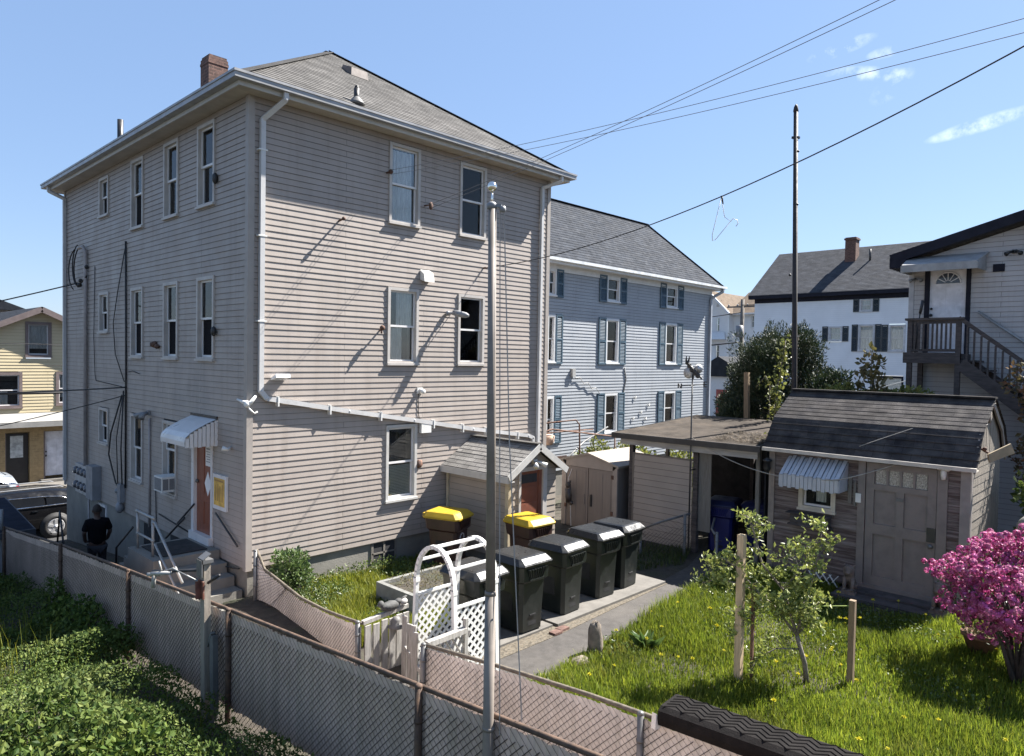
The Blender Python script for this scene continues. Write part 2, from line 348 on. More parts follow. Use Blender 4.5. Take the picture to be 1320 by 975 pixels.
# hip roof
e = E0+.06; ze = H+.155; za = 10.66; ya = 3.68
A, B, C, D = V(-e,-e,ze), V(W+e,-e,ze), V(W+e,L+e,ze), V(-e,L+e,ze); R0, R1 = V(W/2,ya,za), V(W/2,L-ya,za)
m = MB()
for p0, p1, q0, q1 in ((A,B,R0,R0), (B,C,R0,R1), (C,D,R1,R1), (D,A,R1,R0)):
    nrm = (p1-p0).cross(q0-p0)
    m.lap(p0, p1, q0, q1, nrm, .14, .010, cap=.002)
    m.quad(p0-V(0,0,.03), p1-V(0,0,.03), q1-V(0,0,.03), q0-V(0,0,.03)); m.quad(p0-V(0,0,.03), p1-V(0,0,.03), p1+nrm.normalized()*.01, p0+nrm.normalized()*.01)
for a, b in ((A,R0), (B,R0), (C,R1), (D,R1), (R0,R1)):
    m.bar(a+V(0,0,.008), b+V(0,0,.008), .2, .014)
roof = m.build('roof', SHN, house, recalc=False)
m = MB(); cx, cy = 1.62, 5.12
m.box(WF, cx-.22, cx+.22, cy-.22, cy+.22, 9.0, 10.20); m.box(WF, cx-.20, cx+.20, cy-.20, cy+.20, 10.202, 10.26)
m.box(WF, cx-.23, cx+.23, cy-.23, cy+.23, 10.06, 10.12)
m.build('chimney', BRK, roof)
def rz(y): return ze+(za-ze)*(y+e)/(ya+e)
m = MB(); m.tube([V(1.05,9.62,8.6), V(1.05,9.62,9.72)], .075, 12); m.build('vent_pipe', BLKM, roof)
m = MB(); m.tube([V(2.03,-.0,rz(0)-.05), V(2.03,-.0,rz(0)+.27)], .05, 12); m.tube([V(2.03,-.0,rz(0)+.27), V(2.03,-.0,rz(0)+.31)], .036, 12)
m.build('vent_pipe', BLKM, roof)
m = MB(); m.lathe(V(2.03,0,rz(0)-.03), [(.16,0),(.13,.05),(.07,.12),(.055,.14)], 14); m.build('vent_flashing', M('dull_flashing', (.12,.118,.115), .6), roof)
m = MB(); x, y = 3.5, 2.3; z = rz(y); m.hexa([V(x-.22,y-.2,z-.12),V(x+.22,y-.2,z-.12),V(x+.22,y+.2,z+.1),V(x-.22,y+.2,z+.1),V(x-.2,y-.18,z+.06),V(x+.2,y-.18,z+.06),V(x+.2,y+.16,z+.2),V(x-.2,y+.16,z+.2)])
m.build('roof_vent', M('brown_vent', (.16,.13,.115), .6), roof)
# downspouts
def spout(path, w=.075, d=.06, up=(0,1,0), mat=PIPE, par=house, name='downspout'):
    m = MB()
    for a, b in zip(path, path[1:]): m.bar(a, b, w, d, up)
    for p in path[1:-1]: m.ball(p, w*.56, 8, 6)
    return m.build(name, mat, par)
spout([V(.43,-E0-.07,H+.08), V(.43,-E0-.07,H-.06), V(.20,-.06,H-.36), V(.20,-.055,2.95), V(.30,-.06,2.83), V(1.9,-.06,2.55), V(3.4,-.06,2.31), V(5.0,-.06,2.04), V(6.75,-.06,1.78), V(6.92,-.06,1.72), V(6.93,-.06,1.55)], .08, .07)
m = MB()
for x, z in ((.2,6.9),(.2,5.5),(.2,4.1)): m.box(FR, x-.075, x+.075, 0, .1, z, z+.025); m.build('pipe_strap', WHTP, house); m = MB()
for x, z in ((.5,2.80),(1.5,2.62),(2.6,2.45),(3.9,2.23),(4.7,2.1),(5.4,1.99),(6.4,1.83)): m.box(FR, x-.012, x+.012, 0, .105, z-.11, z+.06); m.build('pipe_strap', WHTP, house); m = MB()
spout([V(W-.02,-E0-.07,H+.08), V(W-.02,-E0-.07,H-.05), V(W-.32,-.06,H-.22), V(W-.32,-.055,1.4)], .075, .07)
spout([V(-E0-.07,L-.02,H+.08), V(-E0-.07,L-.02,H-.05), V(-.06,L-.17,H-.22), V(-.055,L-.17,.12)], .075, .07, (1,0,0))
# windows
cu = [('grey',0,.35,.5,.97),('grey',.62,1,.5,.97),('grey',0,.5,.02,.5)]
window(house, FR, *RWIN[0], cur=[('grey',.15,.9,.03,.97)]); window(house, FR, *RWIN[1], bot='clear', cur=[('grey',0,1,.0,.99)])
window(house, FR, *RWIN[2], cur=[('grey',.35,.95,.5,.98),('grey',0,.58,.02,.5)]); window(house, FR, *RWIN[3], cur=[('grey',0,.6,.02,.98),('white',.6,.95,.02,.45)])
window(house, FR, *RWIN[4], bot='clear', cur=[('blind',0,1,.02,.47)], casing=WHT)
for i, wv in enumerate(LWIN[:10]):
    lo = 'clear' if i in (0, 1, 8) else 'screen'
    window(house, FL, *wv, bot=lo, cur=[('white',.1,.9,.03,.42)] if i in (0,1) else ([('white',0,.62,.5,.98)] if i in (2,3,4,5,6,7) else [('grey',0,.5,.5,.98)]))
window(house, FL, *LWIN[10], mid=.62)
m = MB(); m.box(FR, 2.5, 3.06, -.2, -.02, -.42, -.03); wbs = m.build('basement_window', DARK, house)
m = MB(); m.box(FR,2.48,2.53,-.05,-.01,-.43,-.02); m.box(FR,3.03,3.08,-.05,-.01,-.43,-.02); m.box(FR,2.76,2.80,-.05,-.01,-.42,-.03); m.box(FR,2.5,3.06,-.05,-.01,-.24,-.21); m.build('window_bar', WOODG, wbs)
m = MB(); m.box(FL, 7.2, 7.75, -.2, -.02, -.75, -.1); wbs = m.build('basement_window', DARK, house)
m = MB()
for a in (7.18,7.72): m.box(FL,a,a+.05,-.05,.0,-.77,-.08)
m.box(FL,7.2,7.75,-.05,0,-.14,-.08); m.box(FL,7.2,7.75,-.05,0,-.77,-.71); m.build('window_bar', WHTM, wbs)
m = MB(); m.box(FL, 3.9, 4.75, -.2, -.02, -.5, -.05); wbs = m.build('basement_window', DARK, house)
m = MB()
for i in range(9): m.box(FL,3.9+i*.1,3.925+i*.1,-.05,-.02,-.5,-.05)
m.build('window_bar', RUST, wbs)
m = MB(); m.box(FL, 2.35, 3.3, -.2, -.02, -.22, -.03); m.build('basement_window', DARK, house)
# door in the side wall
a, b, z0, z1 = DOOR
m = MB(); m.box(FL,a,a+.07,-.12,.024,z0,z1); m.box(FL,b-.11,b,-.12,.05,z0,z1); m.box(FL,a+.07,b-.11,-.12,.03,z1-.1,z1); m.box(FL,a-.02,b+.02,-.12,.09,z0-.02,z0+.17)
df = m.build('door_frame', WHTM, house)
m = MB(); m.box(FL,a+.07,b-.11,-.06,-.012,z0+.17,z1-.1)
for u in (a+.14, a+.40):
    for q in ((z0+.35,z0+.75),(z0+.9,z1-.25)): m.box(FL,u,u+.2,-.012,-.002,q[0],q[1])
dl = m.build('door', DOORB, house)
m = MB(); m.ball(FL.P(b-.19,.02,z0+1.1), .035); m.build('handle', STEEL, dl)
PAP = M('paper_notice', (.72,.71,.70), .8, .05); YEL = M('faded_yellow_board', (.52,.33,.075), .7, .25, 6, stretch=(1,1,1))
m = MB(); m.box(FL,a+.10,a+.32,-.001,.003,z0+1.42,z0+1.78); dn = m.build('paper_notice', PAP, dl)
m = MB()
for k in range(5): m.box(FL,a+.13,a+.29-.03*(k%2),.003,.005,z0+1.49+k*.045,z0+1.505+k*.045)
m.box(FL,a+.13,a+.29,.003,.005,z0+1.715,z0+1.745); m.build('printed_line', M('grey_print', (.25,.25,.26)), dn)
m = MB(); cz = z0+1.1; cu_ = a+.22; m.prism([FL.P(cu_-.14,-.001,cz), FL.P(cu_,-.001,cz-.22), FL.P(cu_+.14,-.001,cz), FL.P(cu_,-.001,cz+.22)], FL.N*.004); m.build('diamond_sign', PAP, dl)
# framed yellow notice right of the door
m = MB(); m.box(FL,.66,1.2,.012,.05,.85,1.46); nb = m.build('notice_board', WHTM, house)
m = MB(); m.box(FL,.72,1.14,.05,.054,.92,1.40); np_ = m.build('notice_sheet', YEL, nb)
m = MB()
for k in range(4): m.box(FL,.79+k*.085,.80+k*.085+.02,.054,.056,1.0,1.3-.03*(k%2))
m.box(FL,.76,1.1,.054,.056,1.34,1.37); m.build('printed_line', M('brown_print', (.28,.16,.05)), np_)
# awning over the door: smooth curved hood with scalloped sides
m = MB(); y0, y1 = 1.12, 2.20; prof = [(0,2.42),(.2,2.34),(.36,2.26),(.48,2.19),(.55,2.12),(.57,2.05),(.565,1.98)]
for (n0, q0), (n1, q1) in zip(prof, prof[1:]):
    m.quad(FL.P(y0,n0,q0), FL.P(y1,n0,q0), FL.P(y1,n1,q1), FL.P(y0,n1,q1)); m.quad(FL.P(y0,n0,q0-.012), FL.P(y1,n0,q0-.012), FL.P(y1,n1,q1-.012), FL.P(y0,n1,q1-.012))
aw = m.build('awning', WHTM, house)
m = MB()
for ys_ in (y0, y1):
    m = MB()
    for i in range(8):
        n0, n1 = .565*i/8, .565*(i+.82)/8
        zt = lambda n: next(q0+(q1-q0)*(n-a0)/(a1-a0) for (a0,q0),(a1,q1) in zip(prof,prof[1:]) if a0 <= n <= a1 or a1 == .57)
        m.box(FL, ys_-.012, ys_+.012, n0, n1, 1.94+.01*(i%2), zt(n1)-.005)
    m.build('awning_side', WHTM, aw)
m = MB(); m.box(FL, y0-.02, y1+.02, .013, .035, 2.42, 2.46); m.build('mounting_strip', BLKM, aw)
# meters, conduit, cables, lamps on the side wall
m = MB(); m.box(FL,7.5,8.0,.012,.2,.02,.82); m.build('electrical_panel', GRYB, house)
m = MB(); m.box(FL,8.02,9.25,.012,.1,.0,.72); mt = m.build('meter_bank', M('grey_meter_box', (.36,.35,.34), .5), house)
m = MB()
for i in range(4):
    for k in range(2): m.lathe(FL.P(8.2+i*.29,.1,.2+.36*k), [(.095,0),(.095,-.05),(.075,-.09),(0,-.1)], 12, 'x')
m.build('meter', M('meter_glass', (.09,.09,.1), .15), mt)
m = MB(); m.tube([FL.P(8.55,.06,.7), FL.P(8.55,.06,6.0), FL.P(8.62,.10,6.12), FL.P(8.8,.14,6.1)], .045, 8); m.build('conduit', M('taupe_conduit', (.3,.27,.26), .5), house)
m = MB(); m.tube([FL.P(8.3,.05,-.02), FL.P(8.3,.05,-1.4)], .025, 6); m.build('ground_pipe', M('taupe_conduit', (1,1,1)), house)
m = MB()
for k, (r, dz) in enumerate(((.55,0),(.48,.05),(.62,-.06))):
    m.tube([FL.P(8.75+r*1.1*math.sin(t)*.9, .12+.05*k, 5.62+dz+.5*math.cos(t)) for t in [.1+2.7*i/10 for i in range(11)]], .016, 5)
m.tube([FL.P(8.9,.1,5.2), FL.P(8.6,.08,5.32), FL.P(8.45,.06,5.4)], .02, 5); m.ball(FL.P(8.9,.1,5.2), .06); m.ball(FL.P(8.8,.1,5.3), .05); m.ball(FL.P(8.5,.05,5.62), .05)
m.build('service_cable', WIRE, house)
for pth, rr in (
    ([FL.P(5.76,.03,5.98), FL.P(5.73,.03,3.4), FL.P(5.73,.035,.55)], .02),
    ([FL.P(5.76,.03,5.9), FL.P(6.25,.04,4.9), FL.P(6.55,.04,4.2), FL.P(6.4,.04,3.5), FL.P(5.8,.04,2.9)], .011),
    ([FL.P(7.95,.02,5.6), FL.P(8.0,.03,3.9), FL.P(7.9,.03,3.0), FL.P(7.85,.02,2.85), FL.P(6.0,.02,2.78)], .009),
    ([FL.P(5.95,.04,2.6), FL.P(6.6,.07,1.7), FL.P(6.75,.07,1.2), FL.P(6.3,.06,.6), FL.P(6.0,.06,.5)], .018),
    ([FL.P(5.9,.04,2.6), FL.P(6.25,.06,1.6), FL.P(6.15,.06,.6)], .011),
    ([FL.P(5.85,.04,2.7), FL.P(5.95,.06,1.4), FL.P(5.85,.06,.5)], .016),
    ([FL.P(5.6,.03,3.12), FL.P(5.3,.03,3.15), FL.P(4.9,.03,3.1)], .008),
    ([FL.P(3.95,.03,.78), FL.P(3.9,.03,-.1)], .011),
    ([FL.P(1.25,.03,.08), FL.P(.8,.05,-.1), FL.P(.2,.03,-.02)], .014),
    ([FL.P(2.25,.02,.2), FL.P(3.8,.02,.3)], .014),
    ):
    m = MB(); m.tube(pth, rr, 5); m.build('wall_cable', WIRE, house)
m = MB(); m.box(FL,5.82,6.02,.012,.12,.22,.62); m.ball(FL.P(5.93,.09,.1), (.09,.1,.13)); m.ball(FL.P(6.08,.09,.45), .06); m.build('gas_meter', GRYB, house)
m = MB(); m.tube([FL.P(4.3,.03,2.2), FL.P(4.3,.03,-.05)], .022, 6); m.build('conduit', M('taupe_conduit', (1,1,1)), house)
def floodlight(F, u, z, par=house, mat=GRYB, s=1):
    m = MB(); m.box(F,u-.06*s,u+.06*s,.01,.05,z-.05*s,z+.05*s)
    for d in (-1, 1):
        m.tube([F.P(u+.03*d*s,.05,z), F.P(u+.1*d*s,.12*s+.03,z-.03*s), F.P(u+.17*d*s,.19*s+.03,z-.08*s)], [.03*s,.035*s,.065*s], 10)
    m.build('flood_lamp', mat, par)
floodlight(FL, 4.38, 2.31)
m = MB(); m.lathe(FL.P(4.0,.02,3.72), [(.07,0),(.07,-.03),(.04,-.1),(0,-.11)], 12, 'x'); m.ball(FL.P(3.85,.05,3.68), .05); m.build('vent_hood', RUST, house)
m = MB(); m.ball(FL.P(1.17,.05,6.6), (.05,.05,.1)); m.build('pulley', BLKM, house); m = MB(); m.ball(FL.P(1.17,.06,3.95), (.05,.05,.09)); m.build('pulley', BLKM, house)
m = MB(); m.tube([FL.P(.55,.02,1.98), FL.P(.5,.1,1.95), FL.P(.55,.17,1.97)], [.02,.03,.045], 10); m.build('security_camera', WHTP, house)
# lamps and boxes on the back wall
m = MB(); m.hexa([FR.P(3.55,.013,5.10),FR.P(3.80,.013,5.10),FR.P(3.80,.16,5.06),FR.P(3.55,.16,5.06),FR.P(3.55,.013,5.30),FR.P(3.80,.013,5.30),FR.P(3.80,.13,5.22),FR.P(3.55,.13,5.22)]); m.build('vent_hood', WHTP, house)
m = MB(); m.tube([FR.P(4.28,.01,4.48), FR.P(4.25,.12,4.47), FR.P(4.3,.24,4.47)], .028, 8); m.tube([FR.P(4.26,.2,4.48), FR.P(4.34,.3,4.46), FR.P(4.42,.42,4.43), FR.P(4.46,.47,4.42)], [.05,.07,.06,.03], 10); m.ball(FR.P(4.25,.06,4.47), .055); m.build('wall_lamp', GRYB, house)
m = MB(); m.hexa([FR.P(.40,.013,3.13),FR.P(.66,.013,3.13),FR.P(.66,.2,3.18),FR.P(.40,.2,3.18),FR.P(.40,.013,3.17),FR.P(.66,.013,3.17),FR.P(.66,.18,3.24),FR.P(.40,.18,3.24)]); m.build('solar_panel', M('solar_panel_face', (.55,.58,.62), .3), house)
m = MB(); m.box(FR,3.50,3.64,.01,.04,2.83,2.95); m.tube([FR.P(3.57,.04,2.89), FR.P(3.57,.16,2.87)], .045, 10); sc = m.build('security_camera', WHTP, house)
m = MB(); m.tube([FR.P(3.55,.02,2.85), FR.P(3.55,.02,2.4), FR.P(3.6,.02,2.3)], .008, 5); m.build('cable', WIRE, sc)
m = MB(); m.box(FR,3.58,3.83,.012,.09,2.04,2.27); m.build('junction_box', WHTP, house)
m = MB(); m.tube([FR.P(2.60,.0,4.05), FR.P(2.55,.14,4.08), FR.P(2.5,.2,4.0)], .018, 6); m.ball(FR.P(2.55,.16,4.1), .05); m.tube([FR.P(1.68,.0,5.98), FR.P(1.66,.2,6.0)], .018, 6); m.ball(FR.P(1.66,.2,6.0), .035)
m.tube([FR.P(3.64,.0,6.58), FR.P(3.66,.16,6.58)], .015, 6); m.ball(FR.P(3.67,.17,6.56), (.05,.03,.08)); m.tube([FR.P(5.29,.0,5.51), FR.P(5.29,.1,5.51)], .02, 6); m.ball(FR.P(3.58,.03,1.42), (.07,.04,.08), jit=.3)
m.tube([FR.P(2.72,.0,7.05), FR.P(2.72,.12,7.05)], .02, 6); m.ball(FR.P(2.72,.13,7.05), .045); m.build('clothesline_hook', RUST, house)
m = MB(); c = V(-.03,-.03,2.72)
m.tube([c+V(-.10,.13,.10), c+V(-.05,.03,.06), c+V(0,-.02,.05), c+V(.05,-.05,.05), c+V(.13,-.06,.16)], [.014,.03,.035,.035,.02], 8); m.tube([c, c+V(.05,-.06,-.08), c+V(.11,-.06,-.13), c+V(.16,-.06,-.10)], .014, 8); m.ball(c+V(0,-.02,.02), (.055,.055,.055)); m.build('corner_light', WHTP, house)
# ------------------------------------------------------------------ entry vestibule
ve = thing('entry_vestibule', 'small gabled siding entry with rust brown door against the back of the house', 'porch', (5.03,-.9,-.47))
x0, x1, yf, ez, pz = 4.34, 5.72, -1.80, 1.36, 1.80; xm = (x0+x1)/2+.02
FV = Fr((0,yf,0), (1,0,0), (0,-1,0))
m = MB(); m.lap(V(x0,0,-.3), V(x0,yf,-.3), V(x0,0,ez), V(x0,yf,ez), (-1,0,0), .13, .012)
dh = [(4.62-x0, 5.40-x0, 0, 1.72)]
m.lap(V(x0,yf,-.3), V(x1,yf,-.3), V(x0,yf,ez), V(x1,yf,ez), (0,-1,0), .13, .012, dh); m.lap(V(x0,yf,ez), V(x1,yf,ez), V(xm,yf,pz), V(xm,yf,pz), (0,-1,0), .13, .012)
m.lap(V(x1,yf,-.3), V(x1,0,-.3), V(x1,yf,ez), V(x1,0,ez), (1,0,0), .13, .012)
m.build('siding', M('beige_vinyl_siding', (.285,.245,.205), .55, .05, 2, seam_shade=(3.66,.13,.006,.5,.01)), ve)
m = MB(); m.box(WF,x0+.02,x1-.02,yf+.02,0,-.55,-.28); m.build('foundation', CONC, ve)
m = MB(); m.box(WF,x0-.02,x0+.06,yf-.02,yf,-.3,ez); m.box(WF,x0-.02,x0,yf,yf+.07,-.3,ez); m.box(WF,x0-.05,x0-.012,-.1,-.04,-.3,ez); m.build('corner_board', M('yellowed_trim', (0.4, 0.34, 0.24), .5), ve)
ov = .17; ex0, ex1 = x0-ov, x1+ov; sl = (pz-ez)/(xm-x0); ezz = ez+.09-sl*ov; pk = pz+.09; yfo = yf-.16
m = MB()
m.lap(V(ex0,-.02,ezz), V(ex0,yfo,ezz), V(xm,-.02,pk), V(xm,yfo,pk), (-sl,0,1), .115, .006, jitter=.4); m.lap(V(ex1,yfo,ezz), V(ex1,-.02,ezz), V(xm,yfo,pk), V(xm,-.02,pk), (sl,0,1), .115, .012)
m.prism([V(ex0,yfo,ezz-.035), V(xm,yfo,pk-.035), V(ex1,yfo,ezz-.035), V(ex1,yfo,ezz-.004), V(xm,yfo,pk-.004), V(ex0,yfo,ezz-.004)], (0,-yfo-.02,0))
m.bar(V(xm,-.02,pk+.01), V(xm,yfo,pk+.01), .16, .02)
m.build('roof', M('light_grey_shingle', (0.2, 0.19, 0.178), .9, spec=.12, var=.15, scale=3, bump=.5, bscale=120, shingle=(.3,.115,.006,.38,.2)), ve, recalc=False)
m = MB(); m.bar(V(ex0,yfo-.012,ezz-.05), V(xm,yfo-.012,pk-.05), .022, .13, (0,0,1)); m.bar(V(ex1,yfo-.012,ezz-.05), V(xm,yfo-.012,pk-.05), .022, .13, (0,0,1)); m.box(WF,ex0-.02,ex0+.02,yfo,0,ezz-.14,ezz-.01)
m.box(WF,ex0+.02,x0,yfo,0,ezz-.13,ezz-.11); m.build('fascia', WHT, ve)
m = MB(); m.box(FV,4.60,4.66,-.05,.035,-.32,1.44); m.box(FV,5.30,5.42,-.05,.035,-.32,1.44); m.box(FV,4.66,5.30,-.05,.035,1.36,1.44); vdf = m.build('door_frame', TRIM, ve)
m = MB(); m.box(FV,4.66,5.30,-.06,-.02,-.3,1.36); vd = m.build('door', M('brown_panel_door', (.17,.06,.035), .5, .12), ve)
m = MB()
for z in (-.2,.12,.44,.76): m.box(FV,4.72,5.18,-.02,-.012,z,z+.28)
m.box(FV,5.2,5.3,-.02,-.005,-.3,1.36); m.build('door_panel', M('brown_panel_door', (1,1,1)), vd)
m = MB(); m.box(FV,4.72,5.16,-.02,-.012,1.12,1.29); m.build('pane', DARK, vd)
floodlight(FV, 5.05, 1.53, ve, WHTP, .9)

# ------------------------------------------------------------------ concrete steps and landing at the side door
st = thing('concrete_steps', 'concrete landing and stairs with white pipe railing below the orange side door', 'steps', (-.55,1.2,-.7))
m = MB(); m.box(WF,-1.12,-.03,.95,2.15,-1.6,.15)
for i in range(5): m.box(WF,-1.12+.0*i,-.03,.95-.29*(i+1),.95-.29*i,-1.4,.15-.165*(i+1))
m.build('stair_block', CONC, st)
m = MB(); m.box(WF,-.95,-.18,1.1,2.0,.152,.17); m.build('door_mat', BLKP, st)
m = MB(); X = -1.02
for y, zt in ((1.26,.80),(1.98,.80)): m.tube([V(X,y,.15), V(X,y,zt)], .024, 8)
m.tube([V(X,1.2,.80), V(X,2.05,.80)], .024, 8); m.tube([V(X,1.26,.42), V(X,1.98,.42)], .02, 8)
m.tube([V(X,1.16,.74), V(X,.02,.0)], .022, 8); m.tube([V(X,1.16,.38), V(X,.06,-.28)], .02, 8); m.tube([V(X,1.26,.72), V(X,1.16,.74)], .022, 8)
for y in (1.26,1.98):
    for z in (.80,.42): m.ball(V(X,y,z), .034, 8, 6)
m.build('pipe_railing', M('pale_grey_pipe', (.30,.30,.29), .4, .1, 8, metal=.3), st)
m = MB(); m.tube([V(-.06,1.97,.79), V(-.06,2.77,.28)], .018, 6); m.build('wall_handrail', BLKM, st)
m = MB(); m.tube([V(-.06,1.05,.78), V(-.06,.2,.36)], .018, 6); m.build('wall_handrail', BLKM, st)
m = MB(); m.box(WF,-1.12,-.03,2.15,4.2,-1.7,-.95)
for i in range(5): m.box(WF,-1.11,-.04,2.15,2.40+.25*(4-i),-.95+.18*i,-.95+.18*(i+1)-.001*i)
m.build('lower_landing', CONC, st)
m = MB(); m.tube([V(-1.06,2.1,.50), V(-1.06,2.95,-.02), V(-1.06,3.0,-.9)], .02, 6); m.build('dark_handrail', BLKM, st)
m = MB(); m.tube([V(-.12,2.25,.50), V(-.12,3.15,-.05)], .02, 6); m.build('dark_handrail', BLKM, st)
m = MB(); m.tube([V(-.75,7.6,-1.1), V(-.6,8.6,-.35), V(-.6,8.9,-1.5)], .022, 6); tag(m.build('dark_handrail', BLKM), 'thin dark handrail by the parked black suv at the house end', 'handrail')

# ------------------------------------------------------------------ resin shed
rs = thing('resin_shed', 'beige plastic shed with double doors beside the entry vestibule', 'shed', (8.7,-.95,-.47))
RES = M('taupe_resin', (0.2, 0.165, 0.145), .55, .06, 3, stretch=(1,4,.4)); RESP = M('pale_resin', (0.28, 0.235, 0.205), .5, .05)
F8 = Fr((8.0,0,0), (0,1,0), (-1,0,0)); ya_, yb_, yp = -1.74, -.10, -.90
m = MB(); m.box(WF,8.02,9.6,ya_+.03,yb_-.03,-.47,1.1); m.prism([V(8.02,ya_+.03,1.1),V(8.02,yp,1.30),V(8.02,yb_-.03,1.1)], (1.58,0,0)); m.build('shed_body', RES, rs)
m = MB(); m.box(F8,ya_,ya_+.13,-.02,.03,-.45,1.12); m.box(F8,yb_-.13,yb_,-.02,.03,-.45,1.12); m.prism([F8.P(ya_+.13,.03,1.0),F8.P(yb_-.13,.03,1.0),F8.P(yb_,.03,1.13),F8.P(yp,.03,1.32),F8.P(ya_,.03,1.13)], (.05,0,0)); m.build('front_frame', RESP, rs)
m = MB(); m.box(F8,ya_+.14,yp-.01,-.02,.012,-.42,.99); d1 = m.build('door', RES, rs); m = MB()
for u in (ya_+.18, ya_+.42): m.box(F8,u,u+.2,.012,.02,-.36,.9)
m.build('door_panel', RES, d1); m = MB(); m.box(F8,yp-.12,yp-.08,.012,.05,.1,.38); m.build('handle', BLKM, d1)
m = MB(); m.box(F8,yp+.01,yb_-.14,-.02,.012,-.42,.99); d2 = m.build('door', RES, rs); m = MB()
for u in (yp+.07, yp+.36): m.box(F8,u,u+.2,.012,.02,-.36,.9)
m.build('door_panel', RES, d2); m = MB(); m.box(F8,yp+.09,yp+.12,.012,.04,.12,.36); m.build('handle', RES, d2)
m = MB()
for u in (ya_+.10, yb_-.16):
    for z in (.82,-.02): m.box(F8,u,u+.06,.03,.045,z,z+.09)
m.build('hinge', RUST, rs)
m = MB()
for a, b in (((ya_-.06,1.09),(yp,1.32)), ((yb_+.06,1.09),(yp,1.32))): m.hexa([V(7.93,a[0],a[1]),V(9.66,a[0],a[1]),V(9.66,b[0],b[1]),V(7.93,b[0],b[1]),V(7.93,a[0],a[1]+.05),V(9.66,a[0],a[1]+.05),V(9.66,b[0],b[1]+.05),V(7.93,b[0],b[1]+.05)])
m.build('roof', M('cream_resin_roof', (0.24, 0.205, 0.172), .55, .05), rs)

# ------------------------------------------------------------------ carport lean-to
cp = thing('carport', 'flat roofed open lean-to with one siding panel, sheltering blue bins', 'lean-to', (9.4,-3.4,-.47))
ROOFF = M('worn_roll_roofing', (.05,.042,.035), .95, spec=.12, var=.25, scale=2.5, bump=.5, bscale=60, col2=(.085,.068,.053), c2scale=2, c2lo=.5, c2hi=.75)
q = [V(7.82,-1.70,1.93), V(7.82,-5.16,1.95), V(11.1,-5.16,2.2), V(11.1,-2.0,2.2)]
m = MB(); m.prism([p-V(0,0,.07) for p in q], (0,0,.065)); rf = m.build('roof', ROOFF, cp)
m = MB(); m.bar(q[0]-V(.012,-.02,.06), q[1]-V(.012,.02,.06), .03, .12); m.bar(q[0]-V(0,-.02,.06), q[3]-V(0,-.02,.06), .03, .12); m.build('drip_edge', BLKM, cp)
m = MB(); m.box(WF,7.92,7.96,-5.08,-1.85,1.68,1.83); m.build('fascia', M('grey_weathered_board', (.33,.31,.29), .8, .15, 4, stretch=(1,.6,6)), cp)
m = MB(); m.lap(V(8.1,-2.11,-.45), V(8.1,-3.58,-.45), V(8.1,-2.11,1.46), V(8.1,-3.58,1.42), (-1,0,0), .135, .014); m.box(WF,8.085,8.13,-2.11,-2.07,-.45,1.47); m.box(WF,8.085,8.13,-3.6,-2.07,1.455,1.49)
m.build('siding_panel', M('taupe_vinyl_panel', (.275,.235,.205), .55, .05, 2, seam_shade=(3.66,.135,.007,.45,.01)), cp, recalc=False)
for x, y, t in ((8.12,-3.66,.11),(8.12,-5.02,.075),(8.15,-2.02,.1),(10.9,-2.1,.09),(10.9,-3.6,.09),(10.9,-5.0,.09),(9.6,-2.05,.07)):
    m = MB(); m.box(WF,x-t/2,x+t/2,y-t/2,y+t/2,-.47,1.86 if x < 9 else 2.02); m.build('post', WOODD if t > .08 else WOODG, cp)
m = MB()
for x in (8.6,9.3,10.0,10.7): m.box(WF,x-.03,x+.03,-5.1,-2.0,1.78+.09*(x-8),1.87+.075*(x-8))
m.build('rafter', WOODD, cp)
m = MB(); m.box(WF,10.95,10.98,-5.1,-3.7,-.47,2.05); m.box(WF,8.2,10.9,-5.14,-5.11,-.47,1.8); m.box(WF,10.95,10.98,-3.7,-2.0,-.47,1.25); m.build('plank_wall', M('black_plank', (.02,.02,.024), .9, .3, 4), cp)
m = MB(); m.box(WF,8.12,8.14,-4.0,-3.72,.0,1.75); m.build('board', WOODG, cp)
random.seed(3)
lv, lf = [], []
lm = MB()
for i in range(420):
    x = 8.0+random.random()**1.3*1.2; y = -5.1+random.random()**1.5*1.1; z = 1.955+.078*(x-7.82)
    a = random.random()*PI; l = random.uniform(.05,.2); lm.bar(V(x,y,z+.005), V(x+l*math.cos(a),y+l*math.sin(a),z+random.uniform(.0,.05)), .006, .004)
lm.build('twig_litter', M('dry_twigs', (.115,.088,.06), .9, .3), cp)

# ------------------------------------------------------------------ garden shed with gambrel roof
sh = thing('garden_shed', 'weathered wooden garden shed with barn roof, panelled door and striped window awning', 'shed', (9.2,-7,-.45))
PLK = M('weathered_red_plank', (.088,.06,.052), .85, .3, 3, .5, 45, stretch=(2,.5,9), col2=(.265,.225,.205), c2scale=2.2, c2lo=.42, c2hi=.72, seam_shade=(2.4,.14,.004,.5,.12))
PLKG = M('grey_silver_plank', (0.2, 0.175, 0.145), .85, .28, 4, .5, 45, stretch=(8,8,.7), col2=(0.11, 0.095, 0.08), c2scale=3, c2lo=.45, c2hi=.75)
SDT = M('taupe_door_paint', (0.175, 0.146, 0.13), .6, .12, 5, .1, 40, col2=(0.12, 0.097, 0.085), c2scale=5, c2lo=.55, c2hi=.9)
LGT = M('shed_pale_trim', (0.23, 0.205, 0.185), .6, .15, 4)
X0, X1, XR = 8.0, 10.4, 9.2; Y0, Y1 = -5.32, -8.62; zb, ze_, zk, zr = -.40, 2.02, 2.50, 3.0; XK = 8.33
FS = Fr((X0,0,0), (0,-1,0), (-1,0,0))           # u = -y
hs = [(5.90+Y0, 6.53+Y0, .86-zb, 1.42-zb), (6.93+Y0, 8.32+Y0, 0, 1.92-zb)]
